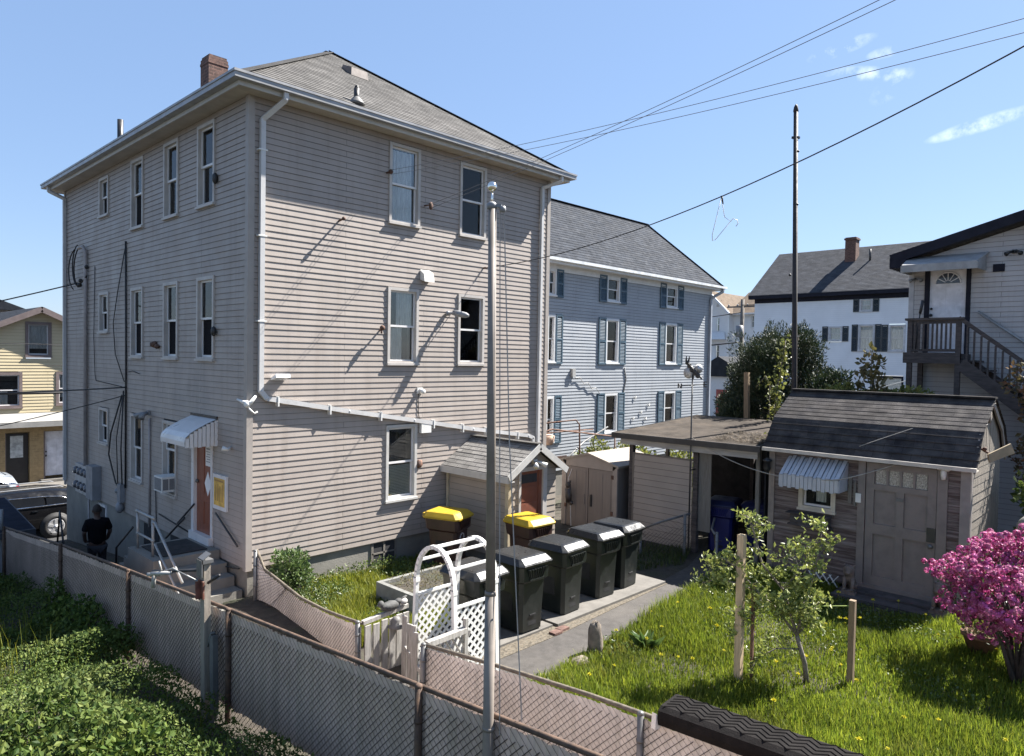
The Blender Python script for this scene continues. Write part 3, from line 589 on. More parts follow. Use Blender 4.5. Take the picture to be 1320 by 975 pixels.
m = MB(); m.lap(V(X0,Y0,zb), V(X0,Y1,zb), V(X0,Y0,ze_), V(X0,Y1,ze_), (-1,0,0), .14, .010, hs, jitter=.5)
m.build('front_planks', PLK, sh)
m = MB(); m.lap(V(X0,Y1,zb), V(X1,Y1,zb), V(X0,Y1,ze_), V(X1,Y1,ze_), (0,-1,0), .14, .008, jitter=.5); m.lap(V(X1,Y0,zb), V(X0,Y0,zb), V(X1,Y0,ze_), V(X0,Y0,ze_), (0,1,0), .14, .008); m.lap(V(X1,Y1,zb), V(X1,Y0,zb), V(X1,Y1,ze_), V(X1,Y0,ze_), (1,0,0), .14, .008)
m.build('side_planks', PLKG, sh, recalc=False)
m = MB()
for y, s in ((Y1,-1),(Y0,1)):
    xs_ = [X0+i*.15 for i in range(17)]
    zt = lambda x: ze_+(zk-ze_)*(min(x-X0,X1-x)/(XK-X0)) if min(x-X0,X1-x) < XK-X0 else zk+(zr-zk)*(min(x-X0,X1-x)-(XK-X0))/(XR-XK)
    m = MB()
    for i in range(16):
        a, b = X0+.15*i+.004, X0+.15*(i+1)-.004; j = .012+random.uniform(0,.008)
        m.hexa([V(a,y,ze_-.02),V(b,y,ze_-.02),V(b,y+s*j,ze_-.02),V(a,y+s*j,ze_-.02),V(a,y,zt(a)-.02),V(b,y,zt(b)-.02),V(b,y+s*j,zt(b)-.02),V(a,y+s*j,zt(a)-.02)])
    m.build('gable_boards', PLKG, sh)
m = MB(); m.box(FS,-Y0-.02,-Y0+.09,-.02,.03,zb,ze_-.02); m.build('corner_board', M('brown_corner_board', (.2,.165,.14), .7, .2, 4), sh)
m = MB(); m.box(FS,-Y1-.12,-Y1+.025,-.02,.03,zb,ze_-.02); m.box(WF,X0,X0+.1,Y1-.03,Y1-.01,zb,ze_); m.build('corner_board', LGT, sh)
m = MB(); yA, yB = Y0+.1, Y1-.12
m.lap(V(X0-.12,yA,ze_-.08), V(X0-.12,yB,ze_-.08), V(XK-.03,yA,zk), V(XK-.03,yB,zk), (-.8,0,.5), .135, .018, jitter=.3)
m.lap(V(XK-.03,yA,zk), V(XK-.03,yB,zk), V(XR,yA,zr+.03), V(XR,yB,zr+.03), (-.5,0,.87), .135, .008, jitter=.4)
m.lap(V(2*XR-XK+.03,yB,zk), V(2*XR-XK+.03,yA,zk), V(XR,yB,zr+.03), V(XR,yA,zr+.03), (.5,0,.87), .135, .012); m.lap(V(X1+.12,yB,ze_-.08), V(X1+.12,yA,ze_-.08), V(2*XR-XK+.03,yB,zk), V(2*XR-XK+.03,yA,zk), (.8,0,.5), .135, .012)
m.bar(V(XR,yA,zr+.035), V(XR,yB,zr+.035), .22, .03)
m.build('roof', SHND, sh, recalc=False)
m = MB()
for s in (1, -1):
    P_ = [(X0-.1,ze_-.1),(XK-.02,zk-.02),(XR,zr+.0)]
    for (a,za_),(b,zb_) in zip(P_, P_[1:]):
        if s < 0: a, b = 2*XR-a, 2*XR-b
        m.bar(V(a,Y1-.07,za_-.04), V(b,Y1-.07,zb_-.04), .03, .1, (0,0,1))
m.build('rake_board', LGT, sh)
m = MB(); m.box(WF,X0-.2,X0-.12,yB,yA,ze_-.135,ze_-.07); m.box(WF,X0-.12,X0+.0,yB,yA,ze_-.13,ze_-.115); m.build('gutter', M('off_white_gutter', (0.42, 0.38, 0.33), .45, .1), sh)
m = MB(); m.lathe(V(9.0,Y1-.03,2.72), [(.11,0),(.11,-.05),(.06,-.06)], 12, 'y'); m.build('gable_vent', PLKG, sh)
# door
ua, ub, zt_ = 6.93, 8.32, 1.92
m = MB(); m.box(FS,ua,ua+.12,-.05,.03,zb-.02,zt_); m.box(FS,ub-.15,ub,-.05,.03,zb-.02,zt_); m.box(FS,ua+.12,ub-.15,-.05,.03,zt_-.06,zt_); m.box(FS,ua+.0,ub,-.03,.05,zb-.06,zb+.1); fdr = m.build('door_frame', SDT, sh)
da, db = ua+.13, ub-.16
m = MB(); m.box(FS,da,db,-.06,-.03,zb+.1,zt_-.07)
w_ = db-da; st_ = .13
cols = [(da+st_, da+w_/2-.06), (da+w_/2+.06, db-st_)]
m.box(FS,da,da+st_,-.03,.006,zb+.1,zt_-.07); m.box(FS,db-st_,db,-.03,.006,zb+.1,zt_-.07)
for z0_, z1_ in ((zb+.1,zb+.26),(.60,.78),(1.38,1.48),(1.74,1.85)): m.box(FS,da+st_,db-st_,-.03,.005,z0_,z1_)
m.box(FS,da+w_/2-.06,da+w_/2+.06,-.03,.004,zb+.26,.60); m.box(FS,da+w_/2-.06,da+w_/2+.06,-.03,.004,.78,1.38)
for i in range(1,4): u = da+st_+(w_-2*st_)*i/4; m.box(FS,u-.02,u+.02,-.03,.004,1.48,1.74)
sd = m.build('door', SDT, sh)
m = MB()
for i in range(4):
    u = da+st_+(w_-2*st_)*i/4+.02; m.box(FS,u,u+(w_-2*st_)/4-.04,-.03,-.024,1.48,1.74)
m.build('pane', M('frosted_glass', (.22,.22,.20), .25, .5, 40), sd)
m = MB(); m.ball(FS.P(db-.07,.02,.55), .04); m.box(FS,da+w_/2-.06,da+w_/2+.05,-.008,.02,1.23,1.28); m.build('handle', STEEL, sd)
m = MB(); m.box(FS,db-.13,db-.0,-.008,.02,.62,.86); m.build('lock_plate', BLKM, sd)
# window with box and awning
window(sh, FS, 5.88, 6.55, .84, 1.44, mid=.97, cur=[('grey',.4,.75,.2,.8)], casing=M('cream_window_paint', (.47,.42,.34), .6, .1), c=.075, out=.03, name='window')
m = MB(); m.box(FS,5.80,6.48,.015,.2,.58,.77); m.box(FS,5.76,6.52,.015,.22,.55,.58); m.box(FS,5.72,6.5,.015,.24,.77,.785); m.build('window_box', WOODD, sh)
m = MB(); m2 = MB(); n = 14; u0, u1 = 5.68, 6.74; du = (u1-u0)/n
for i in range(n):
    a, b = u0+i*du, u0+(i+1)*du; k = .02*(i%2)
    m.hexa([FS.P(a,.01,1.80+k),FS.P(b,.01,1.80+k),FS.P(b,.44,1.50+k),FS.P(a,.44,1.50+k),FS.P(a,.01,1.815+k),FS.P(b,.01,1.815+k),FS.P(b,.45,1.515+k),FS.P(a,.45,1.515+k)])
    m.box(FS,a+.004,b-.004,.43,.45,1.28+.02*(i%2),1.5+k)
    if i: m2.bar(FS.P(a,.01,1.826), FS.P(a,.445,1.526), .012, .02)
sa = m.build('awning', M('blue_grey_awning', (0.36, 0.375, 0.405), .45, .08), sh); m2.build('awning_seam', M('awning_seam_dark', (.10,.11,.13), .5), sa)
m = MB(); m.prism([FS.P(u1,.01,1.80),FS.P(u1,.44,1.50),FS.P(u1,.44,1.30),FS.P(u1,.01,1.30)], FS.U*.012); m.build('awning_side', M('blue_grey_awning', (1,1,1)), sa); m = MB(); m.prism([FS.P(u0,.01,1.80),FS.P(u0,.44,1.50),FS.P(u0,.44,1.30),FS.P(u0,.01,1.30)], FS.U*-.012); m.build('awning_side', M('blue_grey_awning', (1,1,1)), sa)
m = MB(); m.box(FS,6.77,6.83,.01,.04,1.08,1.6); m.box(FS,6.86,6.9,.01,.04,1.05,1.5); m.build('hanging_slat', WOODG, sh)
m = MB(); m.box(FS,6.9,6.99,.012,.05,1.12,1.28); m.build('switch_box', WHTP, sh)
m = MB(); m.ball(FS.P(8.20,.08,1.90), (.05,.05,.045)); m.ball(FS.P(8.32,.08,1.89), (.05,.05,.045)); m.lathe(FS.P(8.26,.06,1.70), [(.035,0),(.045,.08),(.045,.14),(.03,.18)], 10); m.build('flood_lamp', WHTP, sh)
m = MB(); c = FS.P(5.30,.12,1.60); m.lathe(c, [(.02,.14),(.09,.1),(.095,.08),(.06,.07),(.07,-.06),(.04,-.12),(.02,-.14)], 8); m.bar(c+V(.12,0,.1), c+V(0,0,.12), .02); m.build('wall_lantern', BLKM, sh)

# ------------------------------------------------------------------ pale blue house behind
bh = thing('blue_house', 'pale grey blue clapboard house with blue shutters and slate grey hip roof', 'house', (15,5.5,-.5))
BSID = M('pale_blue_siding', (.285,.305,.33), .55, .04, 1.2, seam_shade=(3.66,.105,.006,.6,.02), streak=.6); BSH = M('blue_shutter', (.045,.085,.12), .5, .15, 4, stretch=(1,1,3))
BT = M('white_house_trim', (0.58, 0.59, 0.6), .5, .05)
xa, xb, yb0, yb1, zB, zE = 8.9, 21.64, 3.4, 7.45, -.5, 6.62
FB = Fr((0,yb0,0), (1,0,0), (0,-1,0))
bw = []
for (a,b,c,d), z3, z2, z1 in (((11.30-.4,11.30,11.70,12.04),(5.53,6.37),(3.44,4.95),(.92,2.38)), ((13.94,14.36,15.12,15.52),(5.55,6.42),(3.43,4.98),(1.02,2.40)), ((17.71,18.13,18.95,19.38),(5.58,6.47),(3.43,5.0),(1.10,2.39))):
    for z in (z3, z2, z1): bw.append((a,b,c,d,z))
m = MB(); m.lap(V(xa,yb0,0), V(xb,yb0,0), V(xa,yb0,zE), V(xb,yb0,zE), (0,-1,0), .105, .014, [(b+.02-xa,c-.02-xa,z[0]+.02,z[1]-.02) for a,b,c,d,z in bw])
m.lap(V(xb,yb0,0), V(xb,yb1,0), V(xb,yb0,zE), V(xb,yb1,zE), (1,0,0), .105, .014); m.lap(V(xb,yb1,0), V(xa,yb1,0), V(xb,yb1,zE), V(xa,yb1,zE), (0,1,0), .21, .014); m.lap(V(xa,yb1,0), V(xa,yb0,0), V(xa,yb1,zE), V(xa,yb0,zE), (-1,0,0), .21, .014)
m.build('wall_siding', BSID, bh, recalc=False)
m = MB(); m.box(WF,xa+.03,xb-.03,yb0+.03,yb1-.03,-1.8,.01); m.build('foundation', CONC, bh)
m = MB(); m.box(WF,xb-.12,xb+.02,yb0-.02,yb0,0,zE); m.box(WF,xb,xb+.02,yb0,yb0+.12,0,zE); m.build('corner_board', M('blue_grey_trim', (0.3, 0.33, 0.37), .5), bh)
for i, (a,b,c,d,z) in enumerate(bw):
    if i == 0: pass
    shutter(bh, FB, a, b-.01, z[0]-.03, z[1]+.02, BSH); shutter(bh, FB, c+.01, d, z[0]-.03, z[1]+.02, BSH)
    window(bh, FB, b, c, z[0], z[1], bot='clear', cur=[('grey',0,1,.5,.98)] if i%3 == 0 else [('white',.05,.95,.03,.5)], casing=BT, c=.07)
o_ = .35; zz = zE+.02
m = MB(); m.box(WF,xa-o_,xb+o_,yb0-o_,yb0,zE-.1,zE-.08); m.box(WF,xb,xb+o_,yb0,yb1+o_,zE-.1,zE-.08); m.box(WF,xa-o_,xb+o_,yb0-o_-.02,yb0-o_,zE-.12,zE+.03); m.box(WF,xb+o_,xb+o_+.02,yb0-o_,yb1+o_,zE-.12,zE+.03); m.box(WF,xa,xb,yb0-.03,yb0,zE-.3,zE-.1); m.build('fascia', BT, bh)
m = MB(); m.box(WF,xa-o_,xb+o_+.1,yb0-o_-.13,yb0-o_-.02,zE-.04,zE+.05); m.build('gutter', M('pale_gutter', (.6,.62,.63), .4), bh)
A, B, C, D = V(xa-o_,yb0-o_-.05,zz), V(xb+o_,yb0-o_-.05,zz), V(xb+o_,yb1+o_,zz), V(xa-o_,yb1+o_,zz); R0, R1 = V(xa+2,5.36,9.18), V(19.70,5.36,9.18)
m = MB()
for p0,p1,q0,q1 in ((A,B,R0,R1),(B,C,R1,R1),(C,D,R1,R0),(D,A,R0,R0)): m.lap(p0,p1,q0,q1,(p1-p0).cross(q0-p0),.14,.010)
for a, b in ((B,R1),(R0,R1),(C,R1)): m.bar(a+V(0,0,.006), b+V(0,0,.006), .2, .012)
m.build('roof', SHNB, bh, recalc=False)
m = MB(); x = xb-.14
for a, b in zip([V(xb+.2,yb0-o_-.08,zE-.04),V(xb+.2,yb0-o_-.08,zE-.15),V(x,yb0-.07,zE-.45)], [V(xb+.2,yb0-o_-.08,zE-.15),V(x,yb0-.07,zE-.45),V(x,yb0-.07,.3)]): m.bar(a, b, .09, .08, (0,1,0))
m.build('downspout', M('blue_grey_trim', (1,1,1)), bh)
PC = M('pale_cable', (.30,.30,.29), .6)
m = MB(); m.box(FB,12.5,12.66,.012,.1,3.0,3.25); m.build('cable_box', PC, bh)
for pth, rr in [([FB.P(12.66,.05,3.0)]+[FB.P(12.7+.22*i,.06,2.95-.09*i+.12*(i%2)) for i in range(7)], .012), ([FB.P(15.5,.03,3.3), FB.P(15.6,.03,2.9), FB.P(15.45,.03,2.4)], .02)]+[([FB.P(u,.03,z), FB.P(u+.1,.05,z-.08), FB.P(u+.14,.03,z+.02)], .013) for u, z in ((16.1,2.25),(16.5,1.7),(16.0,1.5),(17.0,1.95),(16.8,1.45))]:
    m = MB(); m.tube(pth, rr, 5); m.build('wall_cable', PC, bh)

# ------------------------------------------------------------------ white house with dark roof
wh = thing('white_house', 'white house with black shutters, grey gable roof and brick chimney', 'house', (40,2.5,-.5))
WSID = M('white_siding', (.66,.69,.73), .55, .04, 1, seam_shade=(3.66,.11,.003,.8,.01)); BSHT = M('black_shutter', (.022,.03,.035), .5); DKT = M('charcoal_trim', (.018,.019,.028), .8, spec=.12)
FW = Fr((36,0,0), (0,1,0), (-1,0,0)); wx1 = 44; wy0, wy1, wz = -5, 8.25, 7.42
ww = [(1.40,2.25,4.25,5.74), (-.11,.72,4.25,5.70), (1.55,2.22,6.42,7.15), (3.09,3.85,4.81,5.66), (-.08,1.46,2.05,2.95)]
m = MB(); m.lap(V(36,wy1,-.5), V(36,wy0,-.5), V(36,wy1,wz), V(36,wy0,wz), (-1,0,0), .12, .010, [(wy1-b+.02,wy1-a-.02,c+.5,d+.5) for a,b,c,d in ww])
m.lap(V(wx1,wy1,-.5), V(36,wy1,-.5), V(wx1,wy1,wz), V(36,wy1,wz), (0,1,0), .24, .010); m.lap(V(wx1,wy1,wz), V(36,wy1,wz), V(40,wy1,10.5), V(40,wy1,10.5), (0,1,0), .24, .010); m.lap(V(36,wy0,-.5), V(wx1,wy0,-.5), V(36,wy0,wz), V(wx1,wy0,wz), (0,-1,0), .24, .010); m.lap(V(36,wy0,wz), V(wx1,wy0,wz), V(40,wy0,10.5), V(40,wy0,10.5), (0,-1,0), .24, .010)
m.build('wall_siding', WSID, wh, recalc=False)
GYT = M('grey_casing', (.42,.43,.45), .5)
for i, w_ in enumerate(ww):
    window(wh, FW, *w_, cur=[('white',0,1,.0,.99)], casing=GYT if i != 4 else DKT, c=.09, mid=.5 if i != 4 else .98)
    if i < 4:
        for a, b in ((w_[0]-.33,w_[0]-.02),(w_[1]+.02,w_[1]+.33)):
            if i == 1 and a < 0: continue
            shutter(wh, FW, a, b, w_[2], w_[3], BSHT)
m = MB(); m.box(WF,35.62,36.02,wy0,wy1+.25,wz-.06,wz+.16); m.box(FW,wy0,wy1,.0,.04,wz-.30,wz-.06); m.build('fascia', DKT, wh)
WG = M('slate_shingle', (.05,.053,.061), .9, spec=.12, var=.14, scale=2, bump=.4, bscale=60, shingle=(.3,.15,.004,.65,.2)); m = MB(); m.lap(V(35.6,wy1+.3,wz+.12), V(35.6,wy0,wz+.12), V(40,wy1+.3,10.6), V(40,wy0,10.6), (-.58,0,.8), .15, .010); m.lap(V(44.4,wy0,wz+.12), V(44.4,wy1+.3,wz+.12), V(40,wy0,10.6), V(40,wy1+.3,10.6), (.58,0,.8), .15, .010)
wr = m.build('roof', WG, wh, recalc=False)
m = MB(); m.box(WF,38.5,39.1,3.35,3.95,9.2,11.0); m.box(WF,38.45,39.15,3.3,4.0,10.85,10.95); m.build('chimney', BRK, wr)
m = MB(); m.tube([V(38.5,2.55,9.4), V(38.5,2.55,10.2)], .06, 8); m.build('vent_pipe', BLKM, wr)

# ------------------------------------------------------------------ grey house with outdoor stair
gh = thing('grey_house', 'light grey gabled house with white fanlight door above a wooden stair', 'house', (16,-9.5,-.47))
GSID = M('light_grey_siding', (.385,.37,.365), .55, .04, 1.5, seam_shade=(3.66,.115,.006,.55,.02), streak=.7)
gx, gy0, gy1, ye, ge, gl = 13.5, -6.2, -10.7, -8.5, 6.02, 4.0; FG = Fr((gx,0,0), (0,-1,0), (-1,0,0)); gp = ge+(gy0-ye)*.285  # low slope beyond the ridge is unseen, shaped to let sun reach the shed
m = MB(); N_ = (-1,0,0)
m.lap(V(gx,gy0,-.5), V(gx,gy1,-.5), V(gx,gy0,gl), V(gx,gy1,gl), N_, .115, .012, [(6.6+gy0,7.38+gy0,4.3,4.6)])
m.lap(V(gx,gy0,gl), V(gx,ye,gl), V(gx,gy0,ge), V(gx,ye,ge), N_, .115, .012, [(6.6+gy0,7.38+gy0,-.2,1.85)]); m.lap(V(gx,gy0,ge), V(gx,ye,ge), V(gx,ye,gp), V(gx,ye,gp), N_, .115, .012); m.lap(V(gx,ye,gl), V(gx,gy1,gl), V(gx,ye,gp), V(gx,ye,gp), N_, .115, .012)
m.lap(V(20,gy0,-.5), V(gx,gy0,-.5), V(20,gy0,ge), V(gx,gy0,ge), (0,1,0), .115, .012); m.lap(V(gx,gy1,-.5), V(20,gy1,-.5), V(gx,gy1,gl), V(20,gy1,gl), (0,-1,0), .115, .012)
m.build('wall_siding', GSID, gh, recalc=False)
m = MB(); m.box(WF,gx-.02,gx,gy0-.09,gy0+.02,-.5,ge); m.box(WF,gx,gx+.09,gy0,gy0+.02,-.5,ge); m.build('corner_board', M('grey_trim', (.36,.36,.37), .5), gh)
a = V(gx-.3,gy0+.36,ge+.07); b = V(gx-.3,ye,gp+.17); c = V(gx-.3,gy1-.25,gl-.20)
m = MB()
for p, q in ((a,b),(c,b)): m.lap(p+V(0,0,.10), p+V(6.8,0,.10), q+V(0,0,.10), q+V(6.8,0,.10), (0,.28,1) if p is a else (0,-1,.8), .14, .010)
m.build('roof', SHND, gh, recalc=False)
m = MB()
for p, q in ((a,b),(c,b)): m.bar(p, q, .04, .22); m.bar(p+V(.15,0,-.09), q+V(.15,0,-.09), .3, .02)
m.box(WF,gx-.32,20,gy0+.02,gy0+.38,ge-.15,ge+.1); m.build('rake_board', DKT, gh)
m = MB(); m.box(FG,6.52,6.62,-.05,.04,3.80,5.92); m.box(FG,7.36,7.45,-.05,.04,3.80,5.92); m.build('door_frame', DKT, gh)
m = MB(); m.box(FG,6.62,7.36,-.05,-.01,3.82,5.9)
for u in (6.70,7.03):
    for z0_, z1_ in ((3.95,4.45),(4.55,5.4)): m.box(FG,u,u+.25,-.01,.0,z0_,z1_)
gd = m.build('door', M('white_door', (.62,.62,.66), .45), gh)
m = MB(); cc = (6.99, 5.48)
m.prism([FG.P(cc[0]+.24*math.cos(PI*i/12), .0, cc[1]+.24*math.sin(PI*i/12)) for i in range(13)], FG.N*.006); m.build('fanlight', M('fanlight_dark', (.05,.06,.08), .12), gd)
m = MB()
for i in range(1,6): t = PI*i/6; m.bar(FG.P(cc[0]+.06*math.cos(t),.01,cc[1]+.06*math.sin(t)), FG.P(cc[0]+.25*math.cos(t),.01,cc[1]+.25*math.sin(t)), .016, .014, tuple(FG.N))
m.tube([FG.P(cc[0]+.26*math.cos(PI*i/12),.008,cc[1]+.26*math.sin(PI*i/12)) for i in range(13)], .02, 6); m.build('fanlight_bar', M('white_door', (1,1,1)), gd)
m = MB(); m.ball(FG.P(6.67,.05,4.75), .035); m.ball(FG.P(6.67,.03,4.9), .03); m.build('handle', BLKM, gd)
m = MB(); m.hexa([FG.P(6.15,.01,6.10),FG.P(7.78,.01,6.10),FG.P(7.70,.8,5.83),FG.P(6.22,.8,5.83),FG.P(6.15,.01,6.14),FG.P(7.78,.01,6.14),FG.P(7.70,.8,5.87),FG.P(6.22,.8,5.87)]); m.box(FG,6.2,7.72,.78,.81,5.70,5.85)
for u in (6.2,7.70): m.prism([FG.P(u,.01,6.10),FG.P(u,.8,5.83),FG.P(u,.8,5.70),FG.P(u,.01,5.72)], FG.U*.03)
m.build('awning', M('pale_grey_awning', (.27,.27,.27), .45), gh)
floodlight(FG, 8.25, 6.1, gh, BLKM, .8); floodlight(FG, 6.35, 5.62, gh, GRYB, .7)
m = MB(); m.box(FG,7.86,8.08,.01,.03,5.68,5.85); m.build('dark_vent', DKT, gh)
gs = thing('outdoor_stair', 'dark wooden stair and railed deck below the white fanlight door', 'stairs', (13,-7,-.47))
m = MB(); m.box(WF,12.45,13.46,-7.5,-6.38,3.70,3.84); m.box(WF,12.43,12.45,-7.5,-6.38,3.62,3.86); m.build('deck', WOODD, gs)
for x, y in ((12.5,-6.5),(12.5,-7.45),(13.4,-6.5)):
    m = MB(); m.box(WF,x-.05,x+.05,y-.05,y+.05,-.47,4.62 if x < 13 else 3.7); m.build('post', WOODD, gs)
m = MB(); m.box(WF,12.42,12.56,-7.55,-6.4,4.58,4.63); m.box(WF,12.46,12.50,-7.45,-6.5,4.5,4.58); m.box(WF,12.46,12.50,-7.45,-6.5,3.88,3.94)
for i in range(9): y = -6.6-.088*i; m.box(WF,12.45,12.48,y-.018,y+.018,3.88,4.55)
for i in range(6): x = 12.6+.15*i; m.box(WF,x-.018,x+.018,-6.45,-6.42,3.88,4.58)
m.box(WF,12.5,13.45,-6.47,-6.40,4.58,4.63); m.build('railing', WOODD, gs)
m = MB()
for i in range(17): y = -7.5-.25*i; z = 3.7-.2*i; m.box(WF,12.5,13.4,y-.27,y,z-.04,z)
for x in (12.47,13.42): m.bar(V(x,-7.5,3.62), V(x,-11.75,.2), .05, .26)
m.bar(V(12.47,-7.45,4.62), V(12.47,-12,.95), .05, .08)
for i in range(18): y = -7.62-.13*i; z = 3.7-.8*(-7.5-y); m.box(WF,12.45,12.48,y-.018,y+.018,z,z+.82)
m.build('stair_flight', WOODD, gs)
m = MB(); m.tube([V(13.40,-7.62,4.80), V(13.40,-9.4,3.4)], .03, 8); m.tube([V(13.48,-8.0,4.5), V(13.40,-8.0,4.5)], .015, 6); m.build('wall_handrail', M('pale_grey_pipe', (1,1,1)), gs)
m = MB(); m.tube([V(12.7,-6.55,3.84), V(12.75,-6.62,4.75)], .015, 6); m.tube([V(12.75,-6.62,4.75), V(12.78,-6.66,5.05)], [.03,.035], 6); tag(m.build('broom', BLKM), 'black handled broom leaning on the upper deck rail', 'broom')

# ------------------------------------------------------------------ yellow house across the street
YH0 = (1.5,23,-1.6)
yh = thing('yellow_house', 'yellow clapboard gable house with brick ground floor across the street', 'house', (1.5,23,-1.6))
YSID = M('cream_yellow_siding', (.46,.39,.25), .55, .05, 1.2, seam_shade=(3.66,.12,.006,.6,.01)); BRT = M('brown_trim', (.14,.11,.105), .5); TANB = M('tan_brick', (0.3, 0.21, 0.105), .85, .12, 8, .2, 40, brick=(.2,.07,.008,1.1,.12))
FY = Fr((0,20,0), (1,0,0), (0,-1,0)); yx0, yx1, yp_ = -1.9, 4.9, 1.5; pz_, ez_ = 5.02, 3.46
yw = [(1.04,1.88,3.28,4.60), (-.1,.95,1.40,2.72), (2.02,3.0,1.45,2.74)]
m = MB(); m.lap(V(yx0,20,1.1), V(yx1,20,1.1), V(yx0,20,ez_), V(yx1,20,ez_), (0,-1,0), .12, .014, [(a+.02-yx0,b-.02-yx0,c-1.1,d-1.1) for a,b,c,d in yw])
m.lap(V(yx0,20,ez_), V(yx1,20,ez_), V(yp_,20,pz_), V(yp_,20,pz_), (0,-1,0), .12, .014, [(1.06-yx0,1.86-yx0,-.5,4.58-ez_)])
m.lap(V(yx1,20,1.1), V(yx1,29,1.1), V(yx1,20,ez_), V(yx1,29,ez_), (1,0,0), .24, .014); m.build('wall_siding', YSID, yh, recalc=False)
for i, w_ in enumerate(yw): window(yh, FY, *w_, cur=[('grey',.2,.6,.05,.5)] if i == 1 else [('grey',0,1,.2,.95)], casing=BRT, c=.1, mid=.5 if i else .97)
m = MB(); m.box(FY,yx0,.42,-.3,.0,-1.6,.75); m.box(FY,1.18,1.62,-.3,.0,-1.6,.75); m.box(FY,2.5,yx1,-.3,.0,-1.6,.75); m.box(FY,yx0,yx1,-.3,.02,.5,1.1); m.box(FY,yx0,yx1,-9,-.3,-1.6,1.1)
m.build('brick_storefront', TANB, yh)
m = MB(); m.hexa([FY.P(yx0,.02,1.12),FY.P(yx1,.02,1.12),FY.P(yx1,.55,.86),FY.P(yx0,.55,.86),FY.P(yx0,.02,1.20),FY.P(yx1,.02,1.20),FY.P(yx1,.57,.92),FY.P(yx0,.57,.92)]); m.box(FY,yx0,yx1,.53,.58,.72,.9); m.build('pent_roof', M('pale_shingle', (0.22, 0.215, 0.205), .9, .1, 3, .3), yh)
m = MB(); m.box(FY,.44,1.16,-.22,-.16,-1.42,.44); yd = m.build('door', M('black_door', (.02,.018,.018), .5), yh); m = MB(); m.box(FY,.60,1.0,-.16,-.15,-.45,.36); m.build('pane', M('curtained_pane', (.42,.44,.44), .3, .3, 6), yd)
m = MB(); m.box(FY,1.68,2.42,-.22,-.16,-1.22,.46)
for u in (1.76,2.08):
    for z0_, z1_ in ((-1.1,-.5),(-.4,.15),(.22,.4)): m.box(FY,u,u+.24,-.16,-.148,z0_,z1_)
yd = m.build('door', M('white_door', (1,1,1)), yh); m = MB(); m.ball(FY.P(1.72,-.13,-.45), .04); m.ball(FY.P(1.72,-.13,-.3), .035); m.build('handle', BLKM, yd)
m = MB(); m.box(FY,1.62,1.68,-.24,-.02,-1.3,.5); m.box(FY,2.42,2.5,-.24,-.02,-1.3,.5); m.box(FY,.42,.45,-.24,-.02,-1.45,.5); m.build('door_frame', BRT, yh)
m = MB(); m.box(FY,1.5,2.6,-.1,.25,-1.62,-1.32); m.box(FY,-1.5,1.3,-.1,.06,-1.62,-1.5); m.build('door_step', CONCL, yh)
m = MB(); ov = .35; dx = yp_-yx0
for s in (-1, 1):
    xe = yp_+s*(dx+.3); zee = pz_-(dx+.3)*.47+.12
    m.lap(V(xe,20-ov,zee), V(xe,29,zee), V(yp_,20-ov,pz_+.14), V(yp_,29,pz_+.14), (s*.47,0,1), .15, .010)
m.build('roof', SHNB, yh, recalc=False)
m = MB()
for s in (-1, 1): xe = yp_+s*(dx+.3); zee = pz_-(dx+.3)*.47+.12; m.bar(V(xe,20-ov,zee-.1), V(yp_,20-ov,pz_+.04), .04, .2); m.bar(V(xe,20-ov/2,zee-.16), V(yp_,20-ov/2,pz_-.02), .3, .02)
m.build('rake_board', BRT, yh)
yh.location = Vector((-5.368,-11.187,3.583))+(Vector(YH0)-Vector((-5.368,-11.187,3.583)))*1.15; yh.scale = (1.15,1.15,1.15)
n2 = thing('brown_roofed_house', 'low brown roofed house just visible behind the yellow house', 'house', (-3,40,-1.6))
m = MB(); m.box(WF,-8,3.6,34,44,-1.6,5.6); m.build('wall', M('tan_wall', (.4,.35,.3), .7), n2); m = MB(); m.prism([V(-8.5,33.5,5.6),V(4.1,33.5,5.6),V(-2.2,33.5,8.0)], (0,11,0)); m.build('roof', SHNB, n2)

# ------------------------------------------------------------------ low neighbour roof at far left
lr = thing('low_shed', 'low grey outbuilding with flat dark blue roof behind the end of the rusty fence', 'outbuilding', (-3.8,9,-1.6))
m = MB(); p0, p1, q0, q1 = V(-6.5,7.75,-.46), V(-1.3,7.75,-.52), V(-6.5,10.85,-.2), V(-1.3,10.85,-.26)
m.lap(p0,p1,q0,q1,(0,-.08,1),.45,.003); m.quad(p0-V(0,0,.05),p1-V(0,0,.05),q1-V(0,0,.05),q0-V(0,0,.05)); m.build('roof', M('navy_roof_panel', (.018,.022,.034), .9, .15, 3, spec=.08), lr, recalc=False)
m = MB(); m.box(WF,-6.5,-1.29,7.70,7.74,-.64,-.50); m.bar(p1-V(-.01,0,.06), q1-V(-.01,0,.06), .03, .12); m.build('fascia', M('dull_blue_fascia', (.05,.055,.065), .7), lr)
m = MB(); m.prism([V(-6.3,7.9,-1.8),V(-6.3,10.6,-1.8),V(-6.3,10.6,-.30),V(-6.3,7.9,-.53)], (4.9,0,0)); m.build('wall', M('grey_stucco', (.33,.34,.35), .8), lr)
m = MB(); m.tube([V(-1.95,7.6,-.4), V(-1.95,7.6,.05)], .03, 8); m.build('vent_pipe', GRYB, lr)

